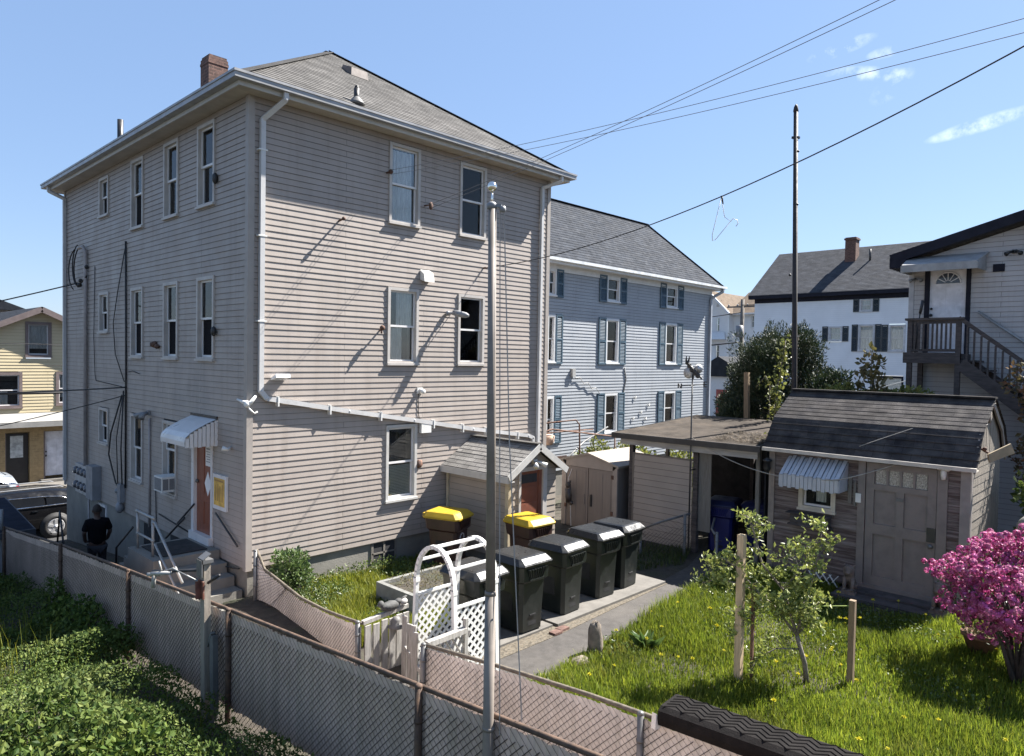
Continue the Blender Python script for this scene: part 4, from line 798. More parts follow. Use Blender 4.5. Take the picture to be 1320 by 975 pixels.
# ------------------------------------------------------------------ far white house
fh = thing('far_white_house', 'distant white three storey house with bay window skirts and tan roof', 'house', (64,22,-1))
FF = Fr((62,0,0), (0,1,0), (-1,0,0)); fy1, fyg, fy0 = 27.4, 23.2, 16.0
fw = [(24.15,24.55,6.6,8.1),(24.1,24.6,3.9,5.3),(24.1,24.6,1.0,2.4),(22.2,22.55,7.0,8.3),(20.9,21.3,7.0,8.3),(24.25,24.6,9.3,9.9),(22.0,22.4,3.8,5.2)]
m = MB(); m.lap(V(62,fy1,-2), V(62,fyg,-2), V(62,fy1,8.6), V(62,fyg,8.6), (-1,0,0), .2, .012, [(fy1-b,fy1-a,c+2,d+2) for a,b,c,d in fw[:3]]); m.lap(V(62,fy1,8.6), V(62,fyg,8.6), V(62,25.3,10.7), V(62,25.3,10.7), (-1,0,0), .2, .012, [(fy1-24.6,fy1-24.25,.7,1.3)])
m.lap(V(63,fyg,-2), V(63,fy0,-2), V(63,fyg,8.6), V(63,fy0,8.6), (-1,0,0), .2, .012, [(fyg-b,fyg-a,c+2,d+2) for a,b,c,d in fw[3:5]+fw[6:]]); m.lap(V(62,fyg,-2), V(72,fyg,-2), V(62,fyg,8.6), V(72,fyg,8.6), (0,-1,0), .2, .012)
m.build('wall_siding', M('bright_white_siding', (0.6, 0.61, 0.62), .6, .03), fh, recalc=False)
for i, w_ in enumerate(fw): window(fh, Fr((63 if i in (3,4,6) else 62,0,0),(0,1,0),(-1,0,0)), *w_, casing=BT, c=.07)
m = MB()
for z in (5.8,3.0): m.hexa([FF.P(fyg+.2,.0,z),FF.P(25.6,.0,z),FF.P(25.7,.9,z),FF.P(fyg-.1,.9,z),FF.P(fyg+.4,.0,z+.75),FF.P(25.4,.0,z+.75),FF.P(25.4,.3,z+.75),FF.P(fyg+.4,.3,z+.75)]); m.build('bay_skirt', BT, fh); m = MB()
m.box(FF,fyg+.4,25.3,0,.3,-2,3.0); m.build('bay', BT, fh)
m = MB(); m.lap(V(62.4,fyg+.3,8.5), V(62.4,fy0,8.5), V(67,fyg+.3,11.0), V(67,fy0+2.5,10.6), (-.5,0,.86), .2, .012); m.lap(V(61.5,fyg-.3,8.45), V(70,fyg-.3,8.45), V(61.5,25.3,10.85), V(70,25.3,10.85), (0,-.75,.66), .2, .012); m.lap(V(70,fy1+.3,8.45), V(61.5,fy1+.3,8.45), V(70,25.3,10.85), V(61.5,25.3,10.85), (0,.75,.66), .2, .012)
m.build('roof', M('tan_shingle', (0.13, 0.1, 0.075), .9, spec=.12, var=.15, scale=2), fh, recalc=False)
m = MB(); m.bar(V(61.4,fyg-.3,8.4), V(61.4,25.3,10.8), .12, .22); m.bar(V(61.4,fy1+.3,8.4), V(61.4,25.3,10.8), .12, .22); m.box(WF,62.3,63,fy0,fyg,8.35,8.5); m.build('rake_board', BT, fh)
n3 = thing('far_porch_house', 'small pale porch and garage of a distant house below the white bays', 'house', (50,17.5,-1))
m = MB(); m.box(WF,50,56,15,20.2,-1.5,2.3); m.build('wall', M('bright_white_siding', (1,1,1)), n3); m = MB(); m.prism([V(49.7,14.7,2.3),V(49.7,20.5,2.3),V(49.7,17.8,4.0)], (6,0,0)); m.build('roof', WG, n3); m = MB(); m.box(WF,49.9,49.99,16.0,18.0,-1,1.2); m.build('red_door', M('red_paint', (.3,.06,.05), .5), n3)
# utility poles
def upole(x, y, h, label):
    t = thing('utility_pole', label, 'utility pole', (x,y,-1.5)); m = MB(); m.tube([V(x,y,-1.6), V(x,y,h)], [.17,.12], 10); m.build('pole', M('grey_pole_wood', (0.13, 0.118, 0.105), .9, .2, 4), t)
    m = MB(); m.bar(V(x,y-1.1,h-.5), V(x,y+1.1,h-.5), .1); m.build('crossarm', M('grey_pole_wood', (1,1,1)), t); m = MB(); m.lathe(V(x-.35,y,h-2.6), [(.0,0),(.24,.02),(.24,.8),(.0,.84)], 12); m.build('transformer', GRYB, t)
    m = MB()
    for k in (-1,-.35,.35,1): m.lathe(V(x,y+k,h-.45), [(.05,0),(.05,.1),(.02,.14)], 6)
    m.build('insulator', GRYB, t)
upole(40.07, 11.03, 7.8, 'grey utility pole with transformer in front of the distant white house')
# ------------------------------------------------------------------ chain link fences with privacy slats
SLAT = M('taupe_fence_slat', (.50,.385,.32), .55, .12, 2.5, island=.12); FWIRE = M('fence_wire', (.045,.034,.028), .6, .2, 30); RAILG = M('lichen_grey_rail', (0.12, 0.1, 0.075), .85, .3, 20, .3, 80)
def fence(name, label, pts, zbot, posts, railm, gap=.0, pr=.03, rr=.022, side=-1, slatm=SLAT, wr=.0025, wirem=FWIRE, slats=True, pitch=.075):
    """pts: (x,y,ztop) along the fence; zbot(x,y) the bottom of the slats; side: which way the wire stands proud"""
    pts = [Vector(p) for p in pts]; root = thing(name, label, 'fence', (pts[0].x, pts[0].y, zbot(pts[0].x, pts[0].y)))
    d = [0]
    for a, b in zip(pts, pts[1:]): d.append(d[-1]+math.hypot(b.x-a.x, b.y-a.y))
    def at(s):
        s = max(0, min(d[-1], s))
        for i in range(len(pts)-1):
            if s <= d[i+1] or i == len(pts)-2:
                t = (s-d[i])/(d[i+1]-d[i]); p = pts[i].lerp(pts[i+1], t); u = pts[i+1]-pts[i]; n = Vector((-u.y, u.x, 0)).normalized()*side; return p, n
    m = MB(); s = 0
    while slats and s < d[-1]-.02:
        w = .0575; p, n = at(s); q, _ = at(s+w); mid, _ = at(s+w/2); zb = zbot(p.x, p.y)+gap+random.uniform(-.015,.015); top = -.035+random.uniform(-.012,.008)
        k = n*.010
        m.add([V(p.x,p.y,zb), V(mid.x,mid.y,zb)+k, V(q.x,q.y,zb), V(q.x,q.y,q.z+top), V(mid.x,mid.y,mid.z+top)+k, V(p.x,p.y,p.z+top)], [(0,1,4,5),(1,2,3,4)])
        s += w-.003
    if slats: m.build('slat_panel', slatm, root, recalc=False)
    m = MB()
    for sg, off in ((1,.019),(-1,.013)):
        s = -1.6
        while s < d[-1]+1.6:
            a, _ = at(s); zb = zbot(a.x, a.y)+.02; h = max(.2, a.z-zb)
            s0, s1 = s, s+sg*h; k0 = (0-s0)/(s1-s0) if (s0 < 0 or s1 < 0) else None
            lo, hi = max(0, min(s0, s1)), min(d[-1], max(s0, s1))
            if hi-lo > .03:
                P = []
                for ss in (lo, hi):
                    t = (ss-s0)/(s1-s0); p, n = at(ss); z = zb+(h-.01)*t; P.append(V(p.x,p.y,min(z, p.z-.01))+n*off)
                m.tube(P, wr*(1.5 if sg > 0 else .6), 3, False)
            s += pitch
    m.build('wire_mesh', wirem, root, recalc=False)
    m = MB(); m.tube(pts, rr, 8); m.build('top_rail', railm, root)
    for s, pmat in posts:
        p, n = at(s); m = MB(); zb = zbot(p.x,p.y)-.35
        q = p+n*(pr+.012)
        m.tube([V(q.x,q.y,zb), V(q.x,q.y,p.z+.015)], pr, 10); m.ball(V(q.x,q.y,p.z+.02), (pr*1.1,pr*1.1,pr*.8), 8, 5)
        for f in (.2,.5,.8): z = zb+.35+(p.z-zb-.35)*f; m.lathe(V(q.x,q.y,z), [(pr*1.15,-.012),(pr*1.2,.012)], 10)
        m.build('post', pmat, root)
    return root
RUSTP = M('rusty_post', (.07,.042,.028), .85, .35, 9, .3, 70, col2=(.12,.07,.04), c2scale=12)
zt = lambda y: .714-.0905*(y+3.54)
fence('slatted_fence', 'long rusty railed chain link fence with taupe slats beside the leafy ground cover', [(-1.87,8.0,-.41),(-1.87,3.14,.126),(-1.87,-.34,.438),(-1.87,-3.54,.714),(-1.87,-6.9,.989),(-1.87,-8.55,1.127),(-1.87,-12.5,1.44)],
      lambda x, y: zt(y)-1.30, [(.4,RUSTP),(4.87,RUSTP),(8.34,RUSTP),(11.56,RUSTP),(14.91,RUSTP),(18.2,RUSTP)], M('rusty_rail', (.085,.052,.034), .8, .35, 10, .3, 60, col2=(.045,.03,.024), c2scale=7), gap=.20, side=-1)
PSLAT = M('pale_fence_slat', (.58,.55,.515), .55, .12, 2.5, island=.1)
fence('yard_fence', 'sagging taupe slatted fence from the house corner to the picket gate', [(.10,-.16,.35),(.14,-.36,.06),(.14,-.75,-.0),(.02,-1.7,-.04),(-.1,-2.6,.03),(-.2,-3.2,.12),(-.3,-3.76,.22)],
      lambda x, y: -.80+.085*(-y), [(.02,STEEL),(3.62,STEEL)], RAILG, slatm=PSLAT, side=-1, wr=.0020, pitch=.07)
fence('lawn_fence', 'grey slatted fence with lichen covered rail along the lawn', [(-.3,-5.02,.32),(-.3,-6.16,.447),(-.3,-7.35,.555),(-.3,-8.95,.65),(-.3,-12.3,.8)],
      lambda x, y: -.47, [(.02,STEEL),(2.9,STEEL),(5.8,STEEL)], RAILG, side=-1, wr=.0021, slatm=M('pale_fence_slat', (.58,.55,.515), .55, .12, 2.5, island=.1))
fence('wire_fence', 'low bare chain link fence beside the carport opening', [(7.15,-2.9,.02),(7.3,-3.35,.25),(7.75,-3.75,.42)], lambda x, y: -.47, [(.05,STEEL),(.95,STEEL)], STEEL, slats=False, wr=.003, pitch=.08)
fence('wire_gate', 'small sagging chain link gate in front of the blue bins', [(7.2,-4.6,.24),(7.45,-4.4,.26),(7.75,-4.3,.42)], lambda x, y: -.47, [(.02,STEEL)], STEEL, slats=False, wr=.003, pitch=.08)

# ------------------------------------------------------------------ clothesline post, flagpole, dark mast, posts
t = thing('clothesline_post', 'split grey wooden clothesline post with metal cap and pipe arms by the fence', 'post', (-1.99,-3.25,-.72))
m = MB(); m.bar(V(-2.0,-3.16,1.22), V(-2.0,-3.20,-.8), .075, .11, (0,1,0)); m.build('post_board', M('pale_weathered_post', (0.25, 0.215, 0.175), .85, .2, 4, .3, 40, stretch=(8,8,.8)), t)
m = MB(); m.bar(V(-1.97,-3.32,.40), V(-2.0,-3.42,-.45), .06, .09, (0,1,0)); m.bar(V(-2.0,-3.36,-.45), V(-2.0,-3.38,-.75), .1, .1, (0,1,0)); m.bar(V(-1.98,-3.22,.25), V(-1.98,-3.32,.43), .03, .05, (1,0,0)); m.build('brace', M('dark_grey_board', (.10,.10,.095), .85, .2, 4), t)
m = MB(); m.bar(V(-2.05,-3.17,1.0), V(-2.05,-3.18,.80), .012, .13, (1,0,0)); m.box(WF,-2.06,-2.04,-3.24,-3.11,.80,1.0); m.build('painted_patch', M('flaking_red_paint', (.15,.05,.03), .7, .3, 12, col2=(.3,.25,.2), c2scale=14, c2lo=.58, c2hi=.7), t)
m = MB(); m.box(WF,-2.07,-1.94,-3.24,-3.10,1.20,1.24); m.box(WF,-2.075,-2.06,-3.24,-3.10,1.05,1.24); m.prism([V(-2.06,-3.10,1.24),V(-2.06,-3.24,1.24),V(-1.97,-3.24,1.30),V(-1.97,-3.10,1.30)], (0,0,.01)); m.build('metal_cap', STEEL, t)
m = MB(); m.tube([V(-2.0,-3.2,1.12), V(-2.25,-2.6,1.02), V(-2.32,-2.45,1.0)], .018, 8); m.tube([V(-2.0,-3.24,.98), V(-1.95,-3.42,1.10)], .018, 8); m.build('pipe_arm', BLKM, t)
m = MB(); m.tube([V(-2.25,-2.62,1.03), V(-2.2,-2.75,1.08), V(-2.06,-3.1,.98)], .009, 6); m.tube([V(-2.30,-2.45,.97), V(-2.3,-2.42,.80)], .025, 8); m.tube([V(-2.36,-2.40,.96), V(-2.24,-2.50,.96)], .022, 8); m.tube([V(-2.35,-2.5,.99), V(-2.22,-2.75,1.03)], .022, 8); m.tube([V(-2.28,-2.62,1.04),V(-2.3,-2.6,1.15)], .01, 5); m.build('line_bracket', M('white_pipe_fitting', (.36,.35,.33), .4), t)

fp = thing('flagpole', 'tall bare grey metal flagpole topped with a round ball', 'flagpole', (-1.94,-7.68,-.2))
m = MB(); m.tube([V(-1.935,-7.71,-.3), V(-1.935,-7.71,1.95)], .038, 14); m.tube([V(-1.935,-7.71,1.95), V(-1.94,-7.67,4.62)], [.034,.027], 14); m.lathe(V(-1.935,-7.71,1.93), [(.04,0),(.04,.03)], 14); m.lathe(V(-1.93,-7.71,.98), [(.046,0),(.046,.025)], 12); m.build('pole', M('satin_grey_pole', (.20,.172,.148), .55, .12, 5, spec=.3, col2=(.15,.13,.108), c2scale=3), fp)
m = MB(); m.ball(V(-1.94,-7.665,4.755), .034, 14, 10); m.tube([V(-1.94,-7.665,4.62), V(-1.94,-7.665,4.73)], .009, 6); m.build('ball_finial', M('silver_ball', (.75,.72,.66), .12, .03, 3, metal=1), fp)
m = MB(); m.lathe(V(-1.94,-7.665,4.60), [(.034,0),(.036,.035),(.02,.05)], 10); m.bar(V(-1.94,-7.665,4.625), V(-1.90,-7.72,4.62), .03, .022); m.lathe(V(-1.895,-7.725,4.60), [(.02,-.02),(.024,0),(.02,.02)], 8); m.build('pulley_truck', GRYB, fp)
m = MB(); m.tube([V(-1.905,-7.71,4.59), V(-1.90,-7.75,2.6), V(-1.89,-7.78,.95)], .0045, 4); m.tube([V(-1.89,-7.735,4.58), V(-1.865,-7.80,3.0), V(-1.83,-7.93,1.1), V(-1.85,-7.93,.3)], .0045, 4); m.build('halyard', M('grey_rope', (.3,.28,.26), .8), fp)

dp = thing('dark_mast', 'tall slim dark metal mast rising behind the garden shed', 'mast', (10.9,-4.45,-.47))
m = MB(); m.tube([V(10.87,-4.56,-.5), V(10.87,-4.56,3.0), V(10.90,-4.40,9.35)], [.062,.060,.05], 10); m.lathe(V(10.90,-4.40,9.32), [(.055,0),(.06,.03),(.045,.12),(.02,.17)], 10); m.build('pole', M('dark_brown_metal', (.018,.014,.014), .7, .3, 12), dp)
m = MB(); m.bar(V(10.9,-4.33,8.75), V(10.9,-4.50,8.72), .07, .05); m.ball(V(10.85,-4.50,8.4), .03); m.ball(V(10.88,-4.5,7.2), .03); m.ball(V(10.88,-4.38,5.6), .03); m.build('bracket', BLKM, dp)
def stake(x, y, z0, z1, w, mat, label, dx=0, dy=0, name='wooden_stake'):
    m = MB(); m.bar(V(x,y,z0), V(x+dx,y+dy,z1), w, w, (0,1,0)); return tag(m.build(name, mat), label, 'stake')
stake(11.4,-3.25,-.5,3.32,.11,WOODS,'pale square wooden post standing in front of the dark evergreen',0,.1,'wooden_post')
stake(3.0,-7.17,-.5,1.42,.085,M('pale_stake', (.40,.30,.19), .8, .15, 5, stretch=(8,8,.7)),'tall pale wooden stake standing through the branches of the small fruit tree')
stake(3.11,-7.29,-.5,.80,.035,RUST,'thin rusty rod standing beside the tall pale stake',name='rusty_rod')
stake(3.97,-8.19,-.5,.62,.07,M('brown_stake', (.17,.12,.075), .8, .2, 5, stretch=(8,8,.7)),'short brown stake in the lawn tied to the small fruit tree by twine')
m = MB(); m.tube([V(3.97,-8.19,.55), V(3.75,-7.95,.54), V(3.5,-7.72,.53)], .006, 4); tag(m.build('garden_twine', M('green_twine', (.2,.26,.06), .8)), 'thin green twine tied between brown stake and small fruit tree', 'twine')

# ------------------------------------------------------------------ wheelie bins
def make_bin(name, label, cat, loc, rz, body, lid, group, emblem=False):
    t = thing(name, label, cat, loc, rz, group)
    def ringpts(w, d, z, yo=0, c=.05): return [V(-w+c,-d+yo,z),V(w-c,-d+yo,z),V(w,-d+c+yo,z),V(w,d-c+yo,z),V(w-c,d+yo,z),V(-w+c,d+yo,z),V(-w,d-c+yo,z),V(-w,-d+c+yo,z)]
    def loft(m, rings):
        vs = [p for r in rings for p in r]; n = 8; fs = []
        for i in range(len(rings)-1): fs += [(i*n+k,i*n+(k+1)%n,(i+1)*n+(k+1)%n,(i+1)*n+k) for k in range(n)]
        fs += [tuple(range(n))[::-1], tuple(range((len(rings)-1)*n, len(rings)*n))]; m.add(vs, fs)
    m = MB(); loft(m, [ringpts(.235,.27,.02,-.01), ringpts(.25,.285,.45,-.01), ringpts(.262,.30,.74,-.01), ringpts(.295,.345,.78,-.01), ringpts(.31,.36,.97), ringpts(.325,.375,.975), ringpts(.325,.375,1.0)])
    m.build('bin_body', body, t, local=True)
    m = MB(); m.prism([V(-.20,-.372,.955),V(.20,-.372,.955),V(.13,-.345,.80),V(-.13,-.345,.80)], (0,-.016,0))
    for i in range(7): x = -.165+.055*i; m.bar(V(x,-.388,.95), V(x*.68,-.362,.81), .012, .03, (0,1,0))
    m.bar(V(-.15,-.37,.795), V(.15,-.37,.795), .02, .02); m.build('grip_rib', body, t, local=True)
    m = MB(); m.box(WF,-.08,.08,-.285,-.272,.10,.40); m.build('front_recess', BLKP, t, local=True)
    for x in (-.255,.235): m = MB(); m.box(WF,x,x+.02,-.12,.12,.3,.62); m.build('side_recess', BLKP, t, local=True)
    m = MB(); m.box(WF,-.06,.06,-.30,-.288,.24,.26); m.build('catch_bar', BLKM, t, local=True)
    m = MB(); loft(m, [ringpts(.345,.395,.985,-.005,.06), ringpts(.35,.40,1.015,-.005,.06), ringpts(.335,.385,1.035,-.005,.06), ringpts(.285,.315,1.098,.02,.03), ringpts(.24,.275,1.110,.02,.03)])
    m.box(WF,-.22,.22,.36,.43,1.0,1.05); ld = m.build('lid', lid, t, local=True)
    m = MB(); m.tube([V(-.25,.42,1.0), V(.25,.42,1.0)], .016, 8)
    for x in (-.25,0,.25): m.bar(V(x,.42,1.0), V(x,.34,.94), .03)
    m.build('handle', body, t, local=True)
    for x in (-.27,.27):
        m = MB(); m.lathe(V(x-.025,.27,.13), [(.0,0),(.10,0),(.13,.01),(.13,.045),(.10,.05),(0,.05)], 18, 'x'); m.build('wheel', BLKP, t, local=True)
    if emblem:
        m = MB()
        for c, F in (((0,.62), Fr((0,-.297,0),(1,0,0),(0,-1,.0))),):
            for k in range(3):
                a0 = 2*PI*k/3+.3; m.tube([F.P(c[0]+.075*math.cos(a0+j*.28), .004, c[1]+.075*math.sin(a0+j*.28)) for j in range(6)], .015, 5); e = a0+1.6
                m.prism([F.P(c[0]+.11*math.cos(e),0,c[1]+.11*math.sin(e)), F.P(c[0]+.04*math.cos(e),0,c[1]+.04*math.sin(e)), F.P(c[0]+.085*math.cos(e+.5),0,c[1]+.085*math.sin(e+.5))], (0,-.012,0))
            m.box(F,-.10,.10,0,.006,.50,.525)
        m.build('printed_emblem', M('grey_white_print', (.42,.40,.40), .6, .2, 30), t, local=True)
    return t
BB = M('black_green_bin', (.011,.014,.013), .40, .2, 6, col2=(.026,.027,.024), c2scale=5, c2lo=.52, c2hi=.85); BL = M('dark_bin_lid', (.008,.0085,.009), .33, .3, 6, .10, 50, spec=.5, col2=(.025,.024,.022), c2scale=6, c2lo=.58, c2hi=.9)
BR = M('brown_bin', (0.042, 0.019, 0.016), .45, .15, 6); YL = M('yellow_bin_lid', (.36,.235,.012), .45, .08, 4, col2=(0.28, 0.18, 0.012), c2scale=3, c2lo=.58, c2hi=.9)
BLU = M('blue_bin', (.005,.009,.085), .45, .15, 5); BLUD = M('dark_blue_lid', (.012,.014,.05), .45)
b0 = make_bin('trash_bin', 'black wheelie bin partly hidden behind the white garden arch', 'trash bin', (1.40,-4.0,-.43), .04, BB, BL, 'black bins in a row beside the path')
for x, y, r, lab in ((2.28,-4.04,-.03,'black wheelie bin nearest the red brick at the edge of the path'), (3.28,-3.97,.03,'black wheelie bin in the middle of the row of five'), (4.31,-3.90,-.05,'black wheelie bin second from the far end of the row'), (5.02,-3.86,.06,'black wheelie bin at the far end of the row near the carport')):
    c = copy_tree(b0); c.location = (x, y, -.41); c.rotation_euler = (0,0,r); c['label'] = lab
    for k in c.children:
        if k.name.startswith('lid'): k.rotation_euler = (random.uniform(-.02,.035), random.uniform(-.015,.015), random.uniform(-.02,.02))
y0_ = make_bin('recycling_bin', 'brown bin with yellow lid in the corner between house wall and vestibule', 'recycling bin', (3.52,-1.0,-.45), .35, BR, YL, 'brown bins with yellow lids', True)
c = copy_tree(y0_); c.location = (4.30,-2.38,-.45); c.rotation_euler = (0,0,-.05); c['label'] = 'brown bin with yellow lid in front of the brown vestibule door'
u0_ = make_bin('blue_bin', 'dark blue bin behind the carport post next to the siding panel', 'recycling bin', (8.75,-3.98,-.47), -PI/2+.2, BLU, BLUD, 'blue bins under the carport roof')
c = copy_tree(u0_); c.location = (9.1,-4.72,-.47); c.rotation_euler = (0,0,-PI/2-.15); c['label'] = 'dark blue bin inside the carport next to the garden shed wall'
c.children[0].name
m = MB(); m.box(WF,2.62,2.80,-4.60,-4.48,-.46,-.41); m.box(WF,2.45,2.62,-4.62,-4.5,-.46,-.415); tag(m.build('brick', BRK), 'red bricks lying flat at the end of the concrete pad', 'brick')

# ------------------------------------------------------------------ white garden arch
ar = thing('garden_arch', 'white plastic garden arch with lattice sides over the garden gate', 'garden arch', (.65,-4.45,-.47))
xF, xB, yL, yR, zs, zap, zg = .30, 1.00, -4.10, -4.82, .74, 1.21, -.47; yc = (yL+yR)/2; ry = (yL-yR)/2
def arc(x, t): return V(x, yc+ry*math.cos(t), zs+(zap-zs)*math.sin(t))
for x in (xF, xB):
    m = MB(); pts = [arc(x, PI*i/16) for i in range(17)]
    for a, b in zip(pts, pts[1:]): m.bar(a, b+(b-a)*.12, .045, .055, (1,0,0))
    for y, q in ((yL,.05),(yR,-.05)): m.bar(V(x,y+q,zg), V(x,y,zs+.02), .055, .045, (0,1,0)); m.box(WF,x-.034,x+.034,y-.030,y+.030,zs-.04,zs+.01)
    m.build('arch_frame', WHTP, ar)
m = MB()
for t_ in (.18*PI,.35*PI,.5*PI,.65*PI,.82*PI): a, b = arc(xF,t_), arc(xB,t_); m.bar(a, b, .04, .026)
m.build('cross_bar', WHTP, ar)
for y in (yL, yR):
    m = MB(); a, b, lo, hi = xF+.03, xB-.03, zg+.08, .55; k = .118
    m.box(WF,a,b,y-.02,y+.02,hi-.03,hi); m.box(WF,a,b,y-.02,y+.02,lo,lo+.03)
    for sg, oy in ((1,-.006),(-1,.006)):
        s = a-(hi-lo)
        while s < b+(hi-lo):
            x0_, z0_, x1_, z1_ = s, lo, s+sg*(hi-lo), hi
            l, r = (x0_, x1_) if sg > 0 else (x1_, x0_)
            cl, cr = max(l, a), min(r, b)
            if cr-cl > .01:
                f = lambda x: z0_+(x-x0_)/(x1_-x0_)*(z1_-z0_)
                m.bar(V(cl,y+oy,f(cl)), V(cr,y+oy,f(cr)), .01, .032, (0,0,1))
            s += k
    m.build('lattice_panel', WHTP, ar)

# ------------------------------------------------------------------ picket gate leaves, post, ornaments
PK = M('grey_white_picket', (0.3, 0.285, 0.265), .8, .18, 5, .3, 50, stretch=(8,8,.8), col2=(0.165, 0.155, 0.14), c2scale=4)
g1 = thing('picket_gate', 'grey weathered picket gate leaf with stone bird on its rail', 'gate', (-.3,-3.76,-.6))
m = MB(); m.bar(V(-.28,-3.76,.22), V(.45,-3.72,.26), .06, .05); m.build('rail', PK, g1); m = MB(); m.bar(V(-.28,-3.78,-.3), V(.45,-3.72,-.28), .03, .06); m.build('rail', PK, g1)
m = MB()
for i, (x, dz) in enumerate(((-.22,-.02),(-.09,-.03),(.04,-.01),(.16,-.02),(.27,.0),(.38,0))): m.box(WF,x-.045,x+.045,-3.80,-3.775,-.62,.20+dz)
for i in range(4): m.bar(V(-.25+.17*i,-3.77,-.55), V(-.1+.17*i,-3.77,.15), .012, .04, (0,1,0))
m.build('picket', PK, g1)
g2 = thing('picket_gate', 'short gate leaf with white lattice under a pale top rail', 'gate', (-.3,-5.02,-.6))
m = MB(); m.bar(V(-.28,-5.02,.32), V(.33,-5.0,.32), .075, .06); m.build('rail', PK, g2); m = MB(); m.bar(V(.33,-5.0,.46), V(.33,-5.0,-.5), .045, .05); m.build('stile', PK, g2); m = MB(); m.bar(V(-.26,-5.0,-.2), V(.33,-5.0,-.2), .03, .05); m.build('rail', PK, g2)
m = MB()
for i in range(6):
    m.bar(V(-.28+.1*i,-4.99,.28), V(-.28+.1*i+.22,-4.99,-.05), .01, .035, (0,1,0)); m.bar(V(-.28+.1*i+.2,-4.985,.28), V(-.28+.1*i,-4.985,-.05), .01, .035, (0,1,0))
m.build('lattice', PK, g2)
g3 = thing('picket_fence', 'loose narrow grey pickets standing in the gateway below the white arch', 'fence', (-.15,-4.5,-.6))
m = MB()
for x, y, h in ((.12,-4.10,.30),(.06,-4.28,.26),(-.02,-4.45,.31),(-.12,-4.62,.30),(-.2,-4.86,.16)): m.bar(V(x,y,-.6), V(x,y,h), .075, .02, (1,.3,0))
m.build('picket', PK, g3); m = MB(); m.bar(V(.13,-4.08,-.1), V(-.2,-4.88,-.12), .025, .06); m.build('rail', PK, g3)
t = thing('stone_bird', 'small grey bird figure resting on the picket gate rail', 'garden ornament', (.15,-3.74,.28)); m = MB(); c = V(.15,-3.74,.33)
m.ball(c, (.15,.07,.06), 12, 8, .05); m.ball(c+V(.14,0,.03), (.06,.045,.035)); m.ball(c+V(-.14,0,.05), (.045,.04,.045)); m.tube([c+V(-.17,0,.05), c+V(-.21,0,.04)], [.014,.004], 6); m.tube([c+V(.17,0,.03), c+V(.27,0,.07)], [.03,.012], 6); m.build('figure', M('dark_grey_stone', (.06,.06,.058), .8, .3, 10, .3), t)
m = MB(); m.ball(V(.36,-3.75,.34), (.07,.05,.045), 10, 7, .08); tag(m.build('white_stone', M('pale_stone', (0.28, 0.27, 0.26), .8)), 'pale rounded stone at the end of the picket gate rail', 'stone')
m = MB(); m.lathe(V(.18,-3.84,.06), [(.0,0),(.10,.005),(.12,.02),(.06,.05),(.065,.10),(.04,.14),(.0,.15)], 12, 'z'); tag(m.build('hanging_bell', M('dull_grey_iron', (.12,.115,.11), .6)), 'dull grey bell shaped ornament hanging on the picket gate', 'ornament')

# ------------------------------------------------------------------ planter, stones, statues, pot
pl = thing('planter_box', 'low grey concrete planter box behind the white arch', 'planter', (1.9,-2.3,-.47)); m = MB()
x0_, x1_, y0__, y1__ = 1.35, 2.75, -2.75, -1.75
m.box(WF,x0_,x1_,y0__,y0__+.08,-.5,-.08); m.box(WF,x0_,x1_,y1__-.08,y1__,-.5,-.08); m.box(WF,x0_,x0_+.08,y0__+.08,y1__-.08,-.5,-.082); m.box(WF,x1_-.08,x1_,y0__+.08,y1__-.08,-.5,-.082); m.build('box', M('dark_planter_concrete', (.15,.15,.14), .85, .2, 4, .3), pl); m = MB(); m.box(WF,x0_+.08,x1_-.08,y0__+.08,y1__-.08,-.5,-.14); m.build('soil', DIRT, pl)
def rock(name, c, r, mat, label, seed):
    random.seed(seed); m = MB(); m.ball(c, r, 12, 9, .14); return tag(m.build(name, mat), label, 'stone')
STN = M('mottled_stone', (0.15, 0.125, 0.1), .9, .25, 9, .5, 40, col2=(0.085, 0.07, 0.055), c2scale=6)
rock('upright_stone', V(2.40,-5.38,-.28), (.09,.11,.27), STN, 'upright rounded stone at the lawn edge beside the path', 4)
rock('flat_stone', V(1.95,-5.46,-.42), (.16,.11,.07), STN, 'flat stone lying where the lawn meets the path', 5)
def lion(loc, rz, label, h=1):
    t = thing('lion_statue', label, 'statue', loc, rz, 'stone lions flanking the shed door'); LM = M('brown_cast_stone', (.15,.115,.095), .85, .25, 10, .4, 50)
    m = MB(); m.box(WF,-.16,.16,-.12,.12,0,.10); m.box(WF,-.14,.14,-.10,.10,.10,.14); m.build('plinth', LM, t, local=True)
    m = MB(); m.ball(V(.05,0,.24), (.10,.085,.11), 10, 8); m.tube([V(.05,0,.22), V(-.03,0,.36), V(-.05,0,.44)], [.095,.085,.07], 10); m.ball(V(-.06,0,.46), (.10,.10,.105), 12, 8, .1); m.ball(V(-.13,0,.46), (.05,.055,.055)); m.ball(V(-.17,0,.445), (.03,.035,.03))
    for s in (-1,1): m.tube([V(-.05,.06*s,.34), V(-.10,.065*s,.22), V(-.11,.06*s,.15)], [.04,.032,.03], 8); m.ball(V(-.13,.06*s,.155), (.045,.03,.022)); m.ball(V(.06,.08*s,.19), (.08,.04,.06)); m.ball(V(-.04,.075*s,.55), .022)
    m.build('lion_body', LM, t, local=True); return t
l1 = lion((7.58,-6.97,-.47), .1, 'stone lion statue at the shed door beside the lattice scrap'); c = copy_tree(l1); c.location = (7.60,-8.36,-.47); c.rotation_euler = (0,0,-.2); c['label'] = 'stone lion statue half hidden behind the pink blossom'
m = MB()
